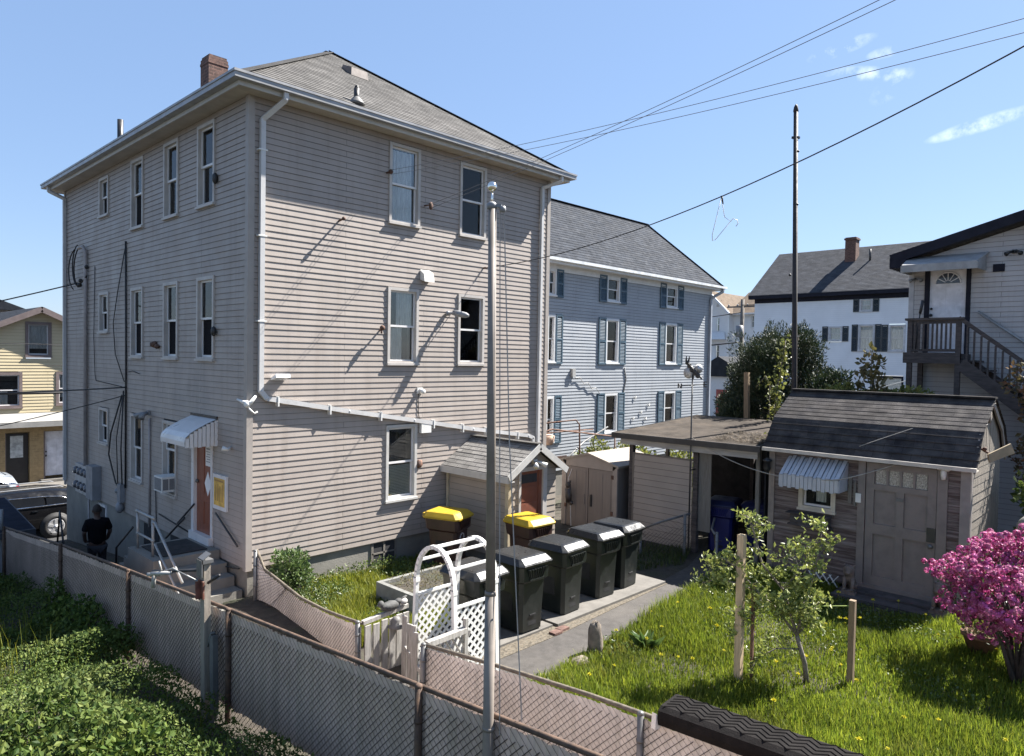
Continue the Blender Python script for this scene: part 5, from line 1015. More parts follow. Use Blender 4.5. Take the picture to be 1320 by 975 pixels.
for i in range(4): a = V(7.75,-6.05-.0*i,-.30); m.bar(V(7.75,-6.2-.12*i,-.22), V(7.75,-6.35-.12*i,-.42), .012, .03, (1,0,0)); m.bar(V(7.77,-6.35-.12*i,-.22), V(7.77,-6.2-.12*i,-.42), .012, .03, (1,0,0))
tag(m.build('lattice_scrap', WHTP), 'broken piece of white lattice lying at the foot of the shed', 'lattice')
m = MB(); m.box(WF,7.3,7.98,-8.4,-6.75,-.47,-.40); m.box(WF,7.6,7.98,-8.3,-6.8,-.40,-.36); tag(m.build('door_step', WOODD), 'dark rotting wooden step below the shed door', 'step')
pt = thing('flower_pot', 'terracotta pot with pale foliage under the pink azalea', 'flower pot', (6.35,-9.15,-.47)); m = MB(); m.lathe(V(6.35,-9.15,-.47), [(.15,0),(.24,.26),(.26,.26),(.26,.31),(.22,.31),(.20,.24)], 18); m.build('pot', M('terracotta', (0.16, 0.08, 0.05), .85, .2, 6), pt)
t = thing('hanging_figure', 'dark brown carved figure hanging at the corner of the beige plastic shed', 'ornament', (7.85,-.42,.1)); c = V(7.86,-.42,.12); m = MB()
m.tube([c, c+V(0,.01,.15), c+V(0,.03,.33)], [.06,.085,.07], 10); m.ball(c+V(0,.03,.42), (.06,.075,.08)); m.ball(c+V(0,-.07,-.0), (.045,.06,.05)); m.ball(c+V(0,-.02,.5), (.03,.03,.04)); m.tube([c+V(0,-.06,.04), c+V(0,-.05,.25), c+V(0,-.03,.4)], .022, 8); m.build('figure', M('brown_bronze', (.045,.035,.03), .4, .3, 9), t)
m = MB(); m.tube([c, c+V(0,.02,.6), c+V(.12,.02,.8)], .006, 4); m.tube([c+V(0,-.05,-.02), c+V(0,-.08,-.55)], .008, 4); m.build('cord', M('white_cord', (.6,.6,.58), .6), t)

# black chevron mat over the lawn fence
mt_ = thing('rubber_mat', 'long black rubber mat with zigzag tread laid over the fence rail', 'mat', (-.2,-8,.6)); m = MB()
BM = M('black_tread_rubber', (.012,.0105,.010), .95, spec=.15, var=.2, scale=8, bump=.3, bscale=60) if True else M('x', (.012,.0105,.010), .75, .2, 8, .3, 60)
Z = lambda y: .612+.052*(-8-y)+.02; prof = [(-.36,-.05),(-.375,.01),(-.365,.07),(-.32,.10),(-.09,.115),(-.05,.10),(-.03,.06),(-.05,.03),(-.12,.02)]
y_ = [-8.10-.2*i for i in range(20)]
for a, b in zip(y_, y_[1:]):
    for (p, q), (r, s) in zip(prof, prof[1:]): m.quad(V(p,a,Z(a)+q), V(p,b,Z(b)+q), V(r,b,Z(b)+s), V(r,a,Z(a)+s))
m.add([V(p,y_[0],Z(y_[0])+q) for p, q in prof], [tuple(range(len(prof)))]); m.build('mat_body', BM, mt_)
m = MB()
for k in range(5):
    x = -.30+.05*k; m.tube([V(x+.025*(1 if i%2 else -1), -8.13-.085*i, Z(-8.13-.085*i)+.102+.065*(x+.025*(1 if i%2 else -1)+.32)) for i in range(44)], .005, 4)
m.build('tread', M('worn_tread_rubber', (.016,.014,.013), .95, spec=.1, var=.2, scale=8) if True else M('y', (.020,.018,.017), .7, .2, 8), mt_)
m = MB(); m.prism([V(-.40,-8.06,.56),V(-.33,-8.06,.54),V(-.31,-8.06,.62),V(-.39,-8.06,.69)], (0,-.04,0)); tag(m.build('plastic_clip', WHTP), 'white plastic tag at the end of the black zigzag mat', 'tag')

# ------------------------------------------------------------------ weather vane with dish on the carport
wv = thing('weather_vane', 'black weather vane on a tall thin pole in front of the carport', 'weather vane', (7.86,-3.66,-.4)); P0 = V(7.86,-3.66,0)
m = MB(); m.tube([P0+V(0,0,-.4), P0+V(0,0,3.3)], .016, 8); m.tube([P0+V(0,0,1.3), P0+V(.25,.0,1.3)], .014, 6); m.build('pole', BLKM, wv)
m = MB(); m.tube([P0+V(-.05,.24,3.05), P0+V(.05,-.24,3.10)], .010, 6); m.tube([P0+V(-.2,-.06,3.07), P0+V(.2,.06,3.07)], .010, 6); m.build('cross_arm', BLKM, wv)
def strokes(m, c, segs, s=.1, U=V(.1,-.99,0)):
    for (a, b), (d, e) in segs: m.bar(c+U*(a*s)+V(0,0,b*s), c+U*(d*s)+V(0,0,e*s), .02, .02, (1,0,0))
m = MB(); strokes(m, P0+V(.05,-.24,3.05), [((0,0),(0,1)),((0,0),(.7,0)),((0,.5),(.6,.5)),((0,1),(.7,1))]); m.build('letter', BLKM, wv); m = MB(); strokes(m, P0+V(-.05,.30,3.0), [((0,0),(0,1)),((0,1),(.7,0)),((.7,0),(.7,1))]); m.build('letter', BLKM, wv)
m = MB(); c = P0+V(0,0,3.36); m.bar(P0+V(0,.12,3.55), P0+V(0,-.18,3.25), .025, .05, (1,0,0))
for y, z, r in ((.13,3.54,.05),(.08,3.48,.055),(.02,3.40,.06),(-.05,3.33,.06),(-.12,3.28,.06)): m.ball(P0+V(0,y,z), (.02,r,r))
m.tube([P0+V(0,.16,3.58), P0+V(0,.15,3.68)], [.02,.008], 6); m.tube([P0+V(0,.10,3.58), P0+V(0,.08,3.68)], [.02,.008], 6); m.tube([P0+V(0,-.16,3.27), P0+V(0,-.22,3.2)], [.03,.012], 6); m.tube([P0+V(0,-.02,3.36), P0+V(0,-.01,3.2)], .018, 6); m.build('animal_silhouette', BLKM, wv)
m = MB(); m.lathe(P0+V(.06,.12,3.33), [(.0,.03),(.08,.02),(.12,0),(.125,-.01)], 14, 'x'); m.lathe(P0+V(.06,-.10,3.42), [(.0,.03),(.06,.02),(.10,0)], 14, 'x'); m.build('dish', M('pale_grey_dish', (.5,.5,.5), .4), wv)
# pipe trellis behind the plastic shed
tr = thing('pipe_trellis', 'rusty bent pipe trellis in front of the blue house', 'trellis', (9.7,1.0,-.4)); m = MB()
m.tube([V(8.16,.8,-.5), V(8.12,.8,1.05), V(8.2,.8,1.66), V(8.6,.8,1.74), V(11.4,.8,1.36)], .025, 6); m.tube([V(8.2,1.6,1.66), V(8.9,1.2,1.86), V(9.6,.8,1.93), V(9.75,.8,1.8), V(9.86,.8,-.5)], .022, 6); m.tube([V(8.3,1.2,1.60), V(11.4,1.6,1.5)], .018, 6); m.tube([V(11.4,.8,1.36), V(11.4,.8,-.5)], .022, 6); m.tube([V(8.16,.8,1.2), V(8.16,.8,.9)], .04, 6); m.build('pipe', RUST, tr)
m = MB(); m.tube([V(8.4,.3,.9), V(10.5,1.2,1.25), V(12.0,1.5,1.55)], .022, 6); m.build('pale_bar', STEEL, tr)
m = MB()
for i in range(14): x = 9.9+.05*i; m.bar(V(x,1.9,.55), V(x,1.9,.78), .02)
m.box(WF,9.85,10.65,1.88,1.92,.55,.6); m.build('comb_panel', RUST, tr)
m = MB(); m.lathe(V(8.95,1.25,1.25), [(.0,0),(.14,.02),(.19,.12),(.20,.26),(.18,.26),(.1,.3)], 12); tag(m.build('hanging_basket', M('dried_basket', (.4,.28,.21), .9, .3, 10)), 'dry brown hanging basket on the rusty pipe trellis', 'hanging basket')
m = MB(); m.hexa([V(8.25,2.3,.5),V(9.1,2.3,.5),V(9.1,2.8,.5),V(8.25,2.8,.5),V(8.3,2.35,.86),V(9.05,2.35,.8),V(9.05,2.75,.8),V(8.3,2.75,.86)]); tag(m.build('white_tarp', M('white_tarp_sheet', (0.5, 0.5, 0.48), .5)), 'white covered bundle behind the vestibule roof', 'tarp')

# plank sign by the shed gable
m = MB(); m.hexa([V(8.60,-8.76,1.98),V(8.95,-9.05,2.14),V(8.93,-9.07,2.14),V(8.58,-8.78,1.98),V(8.57,-8.74,2.12),V(8.88,-9.00,2.30),V(8.86,-9.02,2.30),V(8.55,-8.76,2.12)])
t = thing('angled_board', 'plain tan board held out from the silvery gable of the shed', 'board', (8.8,-8.8,2)); m.build('board', M('tan_board', (.25,.20,.13), .7), t); m = MB(); m.tube([V(8.62,-8.64,2.2), V(8.62,-8.8,2.1)], .02, 6); m.ball(V(8.6,-8.7,2.2), .035); m.build('bracket', RUST, t)
m = MB(); m.ball(V(8.75,-9.35,.95), (.2,.2,.22), 14, 10); m.lathe(V(8.75,-9.35,.5), [(.12,0),(.16,.3)], 12); tag(m.build('grey_urn', M('grey_urn_stone', (.18,.18,.165), .8)), 'grey round urn standing behind the pink azalea', 'urn')

# ------------------------------------------------------------------ person
def skin_body(name, verts, edges, radii, mat, parent=None, sub=2, root=0):
    me = bpy.data.meshes.new(name); me.from_pydata([tuple(v) for v in verts], edges, []); o = bpy.data.objects.new(name, me); COL.objects.link(o)
    md = o.modifiers.new('skin', 'SKIN'); md.use_smooth_shade = True
    for i, r in enumerate(radii):
        k = me.skin_vertices[0].data[i]; k.radius = r if isinstance(r, tuple) else (r, r); k.use_root = (i == root)
    s = o.modifiers.new('sub', 'SUBSURF'); s.levels = s.render_levels = sub
    dg = bpy.context.evaluated_depsgraph_get(); nm = bpy.data.meshes.new_from_object(o.evaluated_get(dg)); o.modifiers.clear(); o.data = nm; bpy.data.meshes.remove(me); nm.name = name
    nm.materials.clear(); nm.materials.append(mat)
    for p in nm.polygons: p.use_smooth = True
    if parent: o.parent = parent
    return o
SK = M('brown_skin', (.055,.032,.024), .5, .08); SHT = M('black_navy_shirt', (.004,.004,.006), .95, .2, 12, .2, 60, spec=.1); TRS = M('dark_trousers', (.02,.02,.025), .85, .2); SHO = M('dark_shoe', (.02,.018,.017), .5)
pe = thing('person', 'person in a black t-shirt standing with back turned beside the house', 'person', (-.80,5.0,gz(-.8,5.0)), -.15)
bv = [(0,0,.92),(0,0,1.08),(0,.01,1.22),(0,.0,1.35),(0,.0,1.475),(0,.015,1.55),(0,.02,1.63),
      (.165,-.0,1.36),(.235,-.02,1.16),(.20,.13,.97),(.17,.19,.93),(-.165,0,1.36),(-.235,-.02,1.16),(-.20,.13,.97),(-.17,.19,.93),
      (.09,0,.88),(.10,.02,.50),(.10,-.02,.09),(-.09,0,.88),(-.10,.01,.50),(-.11,-.02,.09),(.10,.12,.05),(-.12,.12,.05)]
be = [(0,1),(1,2),(2,3),(3,4),(4,5),(5,6),(3,7),(7,8),(8,9),(9,10),(3,11),(11,12),(12,13),(13,14),(0,15),(15,16),(16,17),(17,21),(0,18),(18,19),(19,20),(20,22)]
brd = [(.14,.10),(.14,.095),(.14,.09),(.10,.075),.052,(.075,.085),(.078,.095),.045,.044,.037,.034,.045,.044,.037,.034,.085,.06,.04,.085,.06,.04,.035,.035]
body = skin_body('body', bv, be, brd, SK, pe)
head = MB(); c = V(0,.02,1.60); head.ball(c, (.078,.098,.115), 16, 12); head.ball(c+V(0,.10,-.02), (.016,.022,.02)); head.ball(c+V(0,.085,-.06), (.03,.02,.012))
for s in (-1,1): head.ball(c+V(.08*s,0,-.01), (.014,.028,.035)); head.ball(c+V(.03*s,.088,.015), (.014,.012,.01))
head.build('head', SK, pe, local=True)
m = MB(); m.ball(c+V(0,-.012,.022), (.080,.094,.102), 16, 12); m.build('hair', M('short_black_hair', (.02,.014,.012), .8), pe, local=True)
skin_body('shirt', [(0,0,.86),(0,0,1.05),(0,.01,1.24),(0,0,1.36),(0,0,1.46),(.17,0,1.37),(.235,-.015,1.17),(-.17,0,1.37),(-.235,-.015,1.17)], [(0,1),(1,2),(2,3),(3,4),(3,5),(5,6),(3,7),(7,8)], [(.175,.125),(.175,.12),(.20,.13),(.20,.12),(.075,.07),.075,.068,.075,.068], SHT, pe)
skin_body('trousers', [(0,0,.90),(.09,0,.82),(.10,.02,.5),(.10,-.02,.10),(-.09,0,.82),(-.10,.01,.5),(-.11,-.02,.10)], [(0,1),(1,2),(2,3),(0,4),(4,5),(5,6)], [(.155,.115),.10,.075,.06,.10,.075,.06], TRS, pe)
for s in (1,-1):
    skin_body('shoe', [(.10*s,-.05,.045),(.10*s,.06,.045),(.105*s,.16,.035)], [(0,1),(1,2)], [.05,.05,.035], SHO, pe, 2)
    h = V(.17*s,.19,.93); fv, fe, fr = [h, h+V(-.02*s,.07,-.02)], [(0,1)], [(.04,.02),(.042,.018)]
    for k in range(4):
        b = h+V(-.02*s+(.03-.02*k),.085,-.022); l = (.036,.042,.040,.032)[k]; i = len(fv); fv += [b, b+V(0,l,-.012), b+V(0,l*1.5,-.04)]; fe += [(1,i),(i,i+1),(i+1,i+2)]; fr += [.010,.009,.008]
    i = len(fv); fv += [h+V(-.05*s,.03,-.005), h+V(-.07*s,.065,-.01), h+V(-.072*s,.09,-.02)]; fe += [(0,i),(i,i+1),(i+1,i+2)]; fr += [.013,.011,.009]
    skin_body('hand', fv, fe, fr, SK, pe, 1)

# ------------------------------------------------------------------ cars
def car(name, label, loc, rz, paint, suv=True, hh=None):
    t = thing(name, label, 'car', loc, rz, None); Lh = 2.35; wd = .92
    Hh = hh or (1.68 if suv else 1.44); bl = 1.02 if suv else .92
    # stations along x (front +): x, z bottom, belt z, top z, half width at belt, half width at top
    stn = [(-Lh,.45,.80,.86,.70,.62),(-Lh+.08,.32,bl-.02,bl+.04,.84,.72),(-Lh+.22,.26,bl,bl+.30,.90,.70),(-1.85 if suv else -1.55,.25,bl,Hh-.07,.92,.66),(-1.2,.25,bl,Hh,.92,.66),(-.2,.25,bl,Hh,.92,.66),(.45,.25,bl-.01,Hh-.08,.92,.66),(1.05,.25,bl-.03,bl+.12,.91,.72),(1.2,.25,bl-.05,bl+.01,.91,.74),(1.9,.27,bl-.12,bl-.07,.89,.72),(Lh-.12,.32,.74,.80,.80,.66),(Lh,.42,.62,.68,.66,.55)]
    m = MB(); rings = []
    for x, zb, zl, zt_, w, wt in stn:
        half = [(w*.86,zb),(w*.97,zb+.12),(w,zb+(zl-zb)*.5),(w,zl-.10),(w*.975,zl),(wt+(w-wt)*.12,zt_-.10 if zt_-zl > .2 else zl+(zt_-zl)*.6),(wt*.85,zt_-.015),(wt*.4,zt_)]
        rings.append([V(x,-a,b) for a, b in half]+[V(x,a,b) for a, b in half[::-1]])
    n = 16; vs = [p for r in rings for p in r]; fs = []
    for i in range(len(rings)-1): fs += [(i*n+k,i*n+(k+1)%n,(i+1)*n+(k+1)%n,(i+1)*n+k) for k in range(n)]
    fs += [tuple(range(n)), tuple(range((len(rings)-1)*n, len(rings)*n))[::-1]]; m.add(vs, fs, True); m.build('car_body', paint, t, local=True)
    GD = M('dark_car_glass', (.006,.007,.009), .06, .1); CH = M('chrome', (.7,.7,.72), .15, .03, metal=1)
    for s in (-1,1):
        def sp(x, z): f = (z-bl)/(Hh-bl); return V(x, s*((.915-.24*f)+.012), z)
        wins = ([(-1.95,.05),(-1.55,.30),(-1.18,.36),(-1.18,.05)], [(-1.12,.05),(-1.12,.36),(-.25,.38),(-.25,.05)], [(-.19,.05),(-.19,.38),(.4,.36),(.9,.05)])
        m = MB()
        for w_ in wins:
            m.add([sp(a, bl+b*(Hh-bl)/.66*1.0) for a, b in w_], [(0,1,2,3)])
        m.build('side_window', GD, t, local=True, recalc=False)
        m = MB(); out = [(.95,.03),(.42,.385),(-.25,.41),(-1.15,.39),(-1.6,.33),(-2.03,.03),(-1.1,.02),(.95,.03)]; m.tube([sp(a, bl+b*(Hh-bl)/.66)+V(0,s*.006,0) for a, b in out], .016, 6); m.build('window_trim', CH, t, local=True)
        for x in (-1.42, 1.40):
            R = .36 if suv else .33
            m = MB(); m.lathe(V(x,s*.86,R), [(.0,-.02),(R+.07,-.02),(R+.07,.065*1),(.0,.065)] if s > 0 else [(.0,.02),(R+.07,.02),(R+.07,-.065),(.0,-.065)], 24, 'y'); m.build('wheel_arch', BLKP, t, local=True)
            m = MB(); m.lathe(V(x,s*.84,R), [(R*.62,-.1),(R*.95,-.1),(R,-.06),(R,.06),(R*.95,.1),(R*.66,.11),(R*.62,.08)], 24, 'y'); wh_ = m.build('wheel', BLKP, t, local=True)
            m = MB(); m.lathe(V(x,s*.93,R), [(R*.60,-.02),(R*.66,0),(R*.66,.02),(R*.58,.01)], 24, 'y'); m.lathe(V(x,s*.94,R), [(.0,-.02),(.06,-.02),(.06,.02),(0,.02)], 12, 'y')
            for k in range(5): a = 2*PI*k/5+.3; m.bar(V(x,s*.94,R), V(x+R*.62*math.cos(a),s*.94,R+R*.62*math.sin(a)), .075, .03, (0,1,0))
            m.build('rim', M('alloy_rim', (.55,.55,.56), .3, .05, metal=.6), wh_, local=True)
        m = MB(); m.ball(V(-2.20,s*.80,bl-.10), (.12,.10,.08), 10, 7); m.build('tail_light', M('red_tail_lens', (.32,.012,.014), .15), t, local=True)
        m = MB(); m.ball(V(2.15,s*.70,.72), (.14,.12,.07), 10, 7); m.build('headlight', M('clear_lens', (.6,.6,.62), .1), t, local=True)
        m = MB(); m.box(WF,-.95,-.78,s*.925-.015,s*.925+.015,bl-.14,bl-.11); m.box(WF,.05,.22,s*.925-.015,s*.925+.015,bl-.14,bl-.11); m.build('door_handle', CH, t, local=True)
        m = MB(); m.ball(V(.75,s*1.0,bl+.06), (.07,.10,.07)); m.build('wing_mirror', paint, t, local=True)
        m = MB(); m.tube([V(-1.7,s*.58,Hh+.02), V(-1.6,s*.58,Hh+.05), V(.1,s*.58,Hh+.05), V(.2,s*.58,Hh)], .018, 6); m.build('roof_rail', GRYB, t, local=True)
    m = MB(); m.add([V(-2.14,-.55,bl+.12),V(-2.14,.55,bl+.12),V(-1.93,.5,Hh-.15),V(-1.93,-.5,Hh-.15)], [(0,1,2,3)]); m.add([V(1.02,-.6,bl+.16),V(1.02,.6,bl+.16),V(.52,.55,Hh-.12),V(.52,-.55,Hh-.12)], [(0,1,2,3)]); m.build('windscreen', GD, t, local=True, recalc=False)
    m = MB(); m.box(WF,-2.37,-2.34,-.26,.26,.66,.78); m.build('number_plate', M('white_plate', (.6,.6,.6), .5), t, local=True)
    return t
car('black_suv', 'black suv with chrome window trim parked by the house corner', (-.74,15.26,-2.30), PI, M('black_car_paint', (.006,.006,.007), .2, .1, 3, spec=.4), True, 1.50)
car('silver_car', 'silver grey car parked in front of the yellow house', (-1.5,20.5,-2.30), PI, M('silver_car_paint', (.34,.37,.41), .22, .05, 3, metal=.5), False)
# ------------------------------------------------------------------ vegetation helpers
def unit(n): a = rng.normal(size=(n,3)); return a/np.linalg.norm(a, axis=1)[:,None]
def leaf_arrays(Cn, s, asp=.55, up=.4, d=None, fold=.12):
    n = len(Cn); d = unit(n) if d is None else d; d = d+np.array([0,0,up]); d /= np.linalg.norm(d, axis=1)[:,None]
    w = np.cross(d, unit(n)); w /= np.linalg.norm(w, axis=1)[:,None]+1e-9; k = np.cross(d, w); s = np.asarray(s)[:,None]
    v = np.stack([Cn, Cn+d*s*.5+w*s*asp*.5+k*s*fold, Cn+d*s, Cn+d*s*.5-w*s*asp*.5+k*s*fold], 1).reshape(-1,3)
    return v, np.arange(4*n).reshape(n,4)
def bumps(x, y, seed, sc=1.0):
    r = np.random.default_rng(seed); z = np.zeros_like(x)
    for i in range(10):
        a = r.uniform(0, 2*PI); f = r.uniform(.8, 5.5)*sc; z += np.sin((x*np.cos(a)+y*np.sin(a))*f+r.uniform(0, 6))/(.6+f*.35)
    return z/3
gzv = np.vectorize(gz)
def inside(x, y, poly):
    c = np.zeros(x.shape, bool); j = len(poly)-1
    for i in range(len(poly)):
        (xi, yi), (xj, yj) = poly[i], poly[j]
        c ^= ((yi > y) != (yj > y)) & (x < (xj-xi)*(y-yi)/(yj-yi+1e-12)+xi); j = i
    return c
def blades(name, poly, dens, hmean, mat, seed, width=.007, zfun=gzv, kind=True, lean=.35):
    r = np.random.default_rng(seed); xs_, ys_ = zip(*poly); x0, x1, y0, y1 = min(xs_), max(xs_), min(ys_), max(ys_)
    n = int((x1-x0)*(y1-y0)*dens); x = r.uniform(x0,x1,n); y = r.uniform(y0,y1,n); b = bumps(x, y, seed+1); k = inside(x, y, poly) & (r.random(n) < .92+.3*b)
    x, y, b = x[k], y[k], b[k]; n = len(x); h = hmean*(1+.55*b)*r.uniform(.55,1.35,n); a = r.uniform(0,2*PI,n)
    z = zfun(x, y)-.01; p = np.stack([x,y,z],1); dr = np.stack([np.cos(a),np.sin(a),np.zeros(n)],1); wd = np.stack([-np.sin(a),np.cos(a),np.zeros(n)],1)*(width*r.uniform(.6,1.3,n))[:,None]
    l = (lean*r.uniform(.2,1.4,n))[:,None]; up = np.array([[0,0,1.]]); H_ = h[:,None]
    m1 = p+up*H_*.55+dr*H_*l*.3; tp = p+up*H_*(1-.25*l)+dr*H_*l
    v = np.stack([p-wd, p+wd, m1+wd*.8, m1-wd*.8, tp+wd*.15, tp-wd*.15],1).reshape(-1,3); i = np.arange(n)*6
    f = np.concatenate([np.stack([i,i+1,i+2,i+3],1), np.stack([i+3,i+2,i+4,i+5],1)])
    o = mesh_np(name, v, f, mat)
    return tag(o, kind='stuff') if kind else o
GRS = M('lawn_grass', (.135,.176,.018), .55, .22, .8, island=.4, transl=.5, spec=.3, col2=(0.115, 0.1, 0.028), c2scale=1.5, c2lo=.55, c2hi=.85)
GRS2 = M('weedy_grass', (.165,.185,.02), .55, .25, .9, island=.4, transl=.5, spec=.3)
LAWN = [(-.22,-4.98),(.6,-5.45),(1.4,-5.40),(2.4,-5.32),(4,-5.16),(5.0,-5.02),(5.75,-4.92),(6.6,-4.86),(7.9,-4.82),(7.95,-5.4),(7.9,-6.7),(7.25,-6.72),(7.25,-8.45),(7.9,-8.6),(8.6,-9.4),(8.6,-11.8),(-.22,-11.8)]
blades('lawn', LAWN, 3400, .145, GRS, 11, .0058)
blades('weedy_lawn', [(.3,-.1),(4.3,-.1),(3.2,-1.2),(3.2,-3.2),(1.25,-3.25),(.0,-3.0),(.15,-1.2)], 2900, .18, GRS2, 12, .006)
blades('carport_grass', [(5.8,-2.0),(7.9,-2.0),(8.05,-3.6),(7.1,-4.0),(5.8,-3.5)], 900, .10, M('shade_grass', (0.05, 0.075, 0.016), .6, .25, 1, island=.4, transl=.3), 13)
# clover and broad weeds between the blades
WEED = M('broad_weed_leaf', (0.075, 0.112, 0.022), .5, .25, 1.5, island=.45, transl=.35)
def weeds(name, poly, n, hmax, smin, smax, mat, seed, zfun=gzv, thr=-.1):
    r = np.random.default_rng(seed); xs_, ys_ = zip(*poly); x = r.uniform(min(xs_),max(xs_),n); y = r.uniform(min(ys_),max(ys_),n); b = bumps(x,y,seed+3)
    k = inside(x,y,poly) & (b > thr); x, y, b = x[k], y[k], b[k]; z = zfun(x,y)+hmax*(.3+.7*np.clip(b+.4,0,1))*r.random(len(x))**.6
    v, f = leaf_arrays(np.stack([x,y,z],1), r.uniform(smin,smax,len(x)), .6, .5); return tag(mesh_np(name, v, f, mat), kind='stuff')
weeds('lawn_weeds', LAWN, 26000, .15, .025, .06, WEED, 21, thr=.12)
weeds('corner_weeds', [(.4,-.1),(4.2,-.1),(3.0,-1.3),(1.3,-3.2),(.2,-2.6)], 15000, .22, .03, .06, WEED, 22, thr=-.2)
# ground cover of the neighbour's lot
GC = M('ground_cover_leaf', (.066,.104,.02), .6, .25, 1.2, spec=.2, island=.5, transl=.3, col2=(.115,.150,.048), c2scale=.9, c2lo=.42, c2hi=.7)
r = np.random.default_rng(31); n = 190000
x = r.uniform(-7.6,-1.93,n); y = r.uniform(-9.0,7.6,n); b = bumps(x,y,32); b2 = bumps(x,y,33,2.2)
hh = np.clip(.40+.34*b+.20*b2, .08, .95)*np.clip((-1.72-x)/.3,.45,1); z = gzv(x,y)+hh*r.random(n)**.45
k = (r.random(n) < .5+.75*np.clip(hh*1.8,0,1)) & ~((x > -1.99) & (y < -2.0) & (r.random(n) < .6)) & ~((y > 7.5) & (x > -6.6)); x, y, z = x[k], y[k], z[k]
v, f = leaf_arrays(np.stack([x,y,z],1), r.uniform(.024,.05,len(x))*(1+.9*(bumps(x,y,35,1.6) > .25)), .62, .55); tag(mesh_np('ground_cover', v, f, GC), kind='stuff')
blades('tall_weeds', [(-7.5,-9),(-2.3,-9),(-2.3,6),(-7.5,6)], 40, .36, GRS2, 34, .005)

def branch_tree(base, limbs, rad, name, label, cat, barkm, leafm, leaf_n, leaf_s, spread, asp=.5, twig=.25, group=None):
    """limbs: list of polylines (world) with radius pairs; leaves cluster along their outer halves"""
    t = thing(name, label, cat, base, group=group); m = MB(); tips = []
    for pl, r0, r1 in limbs:
        pl = [Vector(p) for p in pl]; n = len(pl); m.tube(pl, [r0+(r1-r0)*i/(n-1) for i in range(n)], 7)
        if r0 < rad:
            for i in range(n-1):
                for q in range(5):
                    p = pl[i].lerp(pl[i+1], (q+.5)/5)
                    if i+q/5 > .35:
                        e = p+V(random.gauss(0,1),random.gauss(0,1),random.gauss(.25,.8)).normalized()*twig*random.uniform(.3,1.1); m.tube([p, p.lerp(e,.5)+V(0,0,.02), e], [.006,.005,.003], 4); tips += [e, p.lerp(e,.6)]
            tips.append(pl[-1])
    m.build('trunk', barkm, t)
    tp = np.array([tuple(p) for p in tips]); c = tp[rng.integers(0,len(tp),leaf_n)]+rng.normal(size=(leaf_n,3))*spread
    v, f = leaf_arrays(c, rng.uniform(leaf_s*.6,leaf_s*1.3,leaf_n), asp, .35); mesh_np('crown', v, f, leafm, t); t.children[-1].location = -t.location
    return t
random.seed(41)
BARK = M('grey_brown_bark', (.14,.12,.10), .9, .3, 20, .4, 60)
b = V(3.63,-7.78,-.47); f1 = V(3.50,-7.69,.16)
branch_tree(b, [([b, V(3.60,-7.76,-.2), f1], .035, .026), ([f1, V(3.45,-7.62,.45), V(3.40,-7.55,.72), V(3.2,-7.35,1.05), V(3.12,-7.25,1.5), V(3.05,-7.2,1.66)], .022, .006), ([f1, V(3.3,-7.45,.55), V(3.05,-7.2,.78), V(2.8,-6.95,.86), V(2.66,-6.82,.80)], .018, .005),
   ([f1, V(3.56,-7.75,.55), V(3.65,-7.83,.95), V(3.70,-7.86,1.28), V(3.72,-7.88,1.5)], .018, .005), ([V(3.45,-7.62,.45), V(3.2,-7.4,.62), V(2.95,-7.1,1.02), V(2.85,-7.0,1.12)], .013, .004), ([V(3.57,-7.74,-.02), V(3.35,-7.5,-.02), V(3.15,-7.28,-.18)], .012, .004),
   ([V(3.40,-7.55,.72), V(3.5,-7.7,1.0), V(3.42,-7.6,1.3)], .012, .004), ([f1, V(3.62,-7.8,.35), V(3.72,-7.88,.62)], .012, .004), ([V(3.3,-7.45,.55), V(3.1,-7.2,.42), V(2.98,-7.1,.25)], .010, .004)],
   .024, 'fruit_tree', 'small young fruit tree with pale green leaves leaning over the lawn', 'tree', BARK, M('pale_fruit_leaf', (.20,.235,.06), .45, .2, 4, island=.4, transl=.35), 3300, .070, .042, .5)
m = np.array([[3.05,-7.2,1.66],[3.72,-7.88,1.5],[2.66,-6.82,.8],[2.85,-7.0,1.12],[3.2,-7.35,1.1],[2.9,-7.05,.95]])
# azalea
azb = V(5.62,-9.66,-.47); AZ = thing('azalea', 'bright pink azalea in full bloom beside the shed door', 'shrub', azb); m = MB(); cc = V(5.78,-9.52,.72); tips = []
for i in range(13):
    a = random.uniform(0,2*PI); e = cc+V(math.cos(a)*random.uniform(.2,.75),math.sin(a)*random.uniform(.2,.7),random.uniform(-.35,.5)); s_ = azb+V(random.gauss(0,.04),random.gauss(0,.04),0); m.tube([s_, s_.lerp(e,.35)+V(random.gauss(0,.05),random.gauss(0,.05),.1), e], [.035,.022,.008], 7)
m.build('trunk', M('dark_azalea_bark', (.05,.035,.03), .9, .3, 15), AZ)
n = 1350; d = unit(n); rr = .62+.38*rng.random(n)**.5; lump = 1+.24*np.sin(d[:,0]*5+1)*np.sin(d[:,1]*6+2)+.15*np.sin(d[:,2]*9+d[:,0]*4)
P = np.array([5.90,-9.62,.64])+d*np.stack([.82*rr*lump,.84*rr*lump,.72*rr*lump],1); P = P[(P[:,2] > -.10+.28*rng.random(len(P)))]
n = len(P); K = 26; c = np.repeat(P,K,0); dd = unit(n*K); out = np.repeat((P-np.array([5.8,-9.5,.45])),K,0); out /= np.linalg.norm(out,axis=1)[:,None]; dd = dd+out*.55; dd /= np.linalg.norm(dd,axis=1)[:,None]
tg = np.cross(dd, unit(n*K)); tg /= np.linalg.norm(tg,axis=1)[:,None]; wt_ = np.cross(dd, tg); R_ = np.repeat(rng.uniform(.030,.050,n),K)[:,None]; q_ = rng.uniform(.014,.024,n*K)[:,None]; ce = c+dd*R_
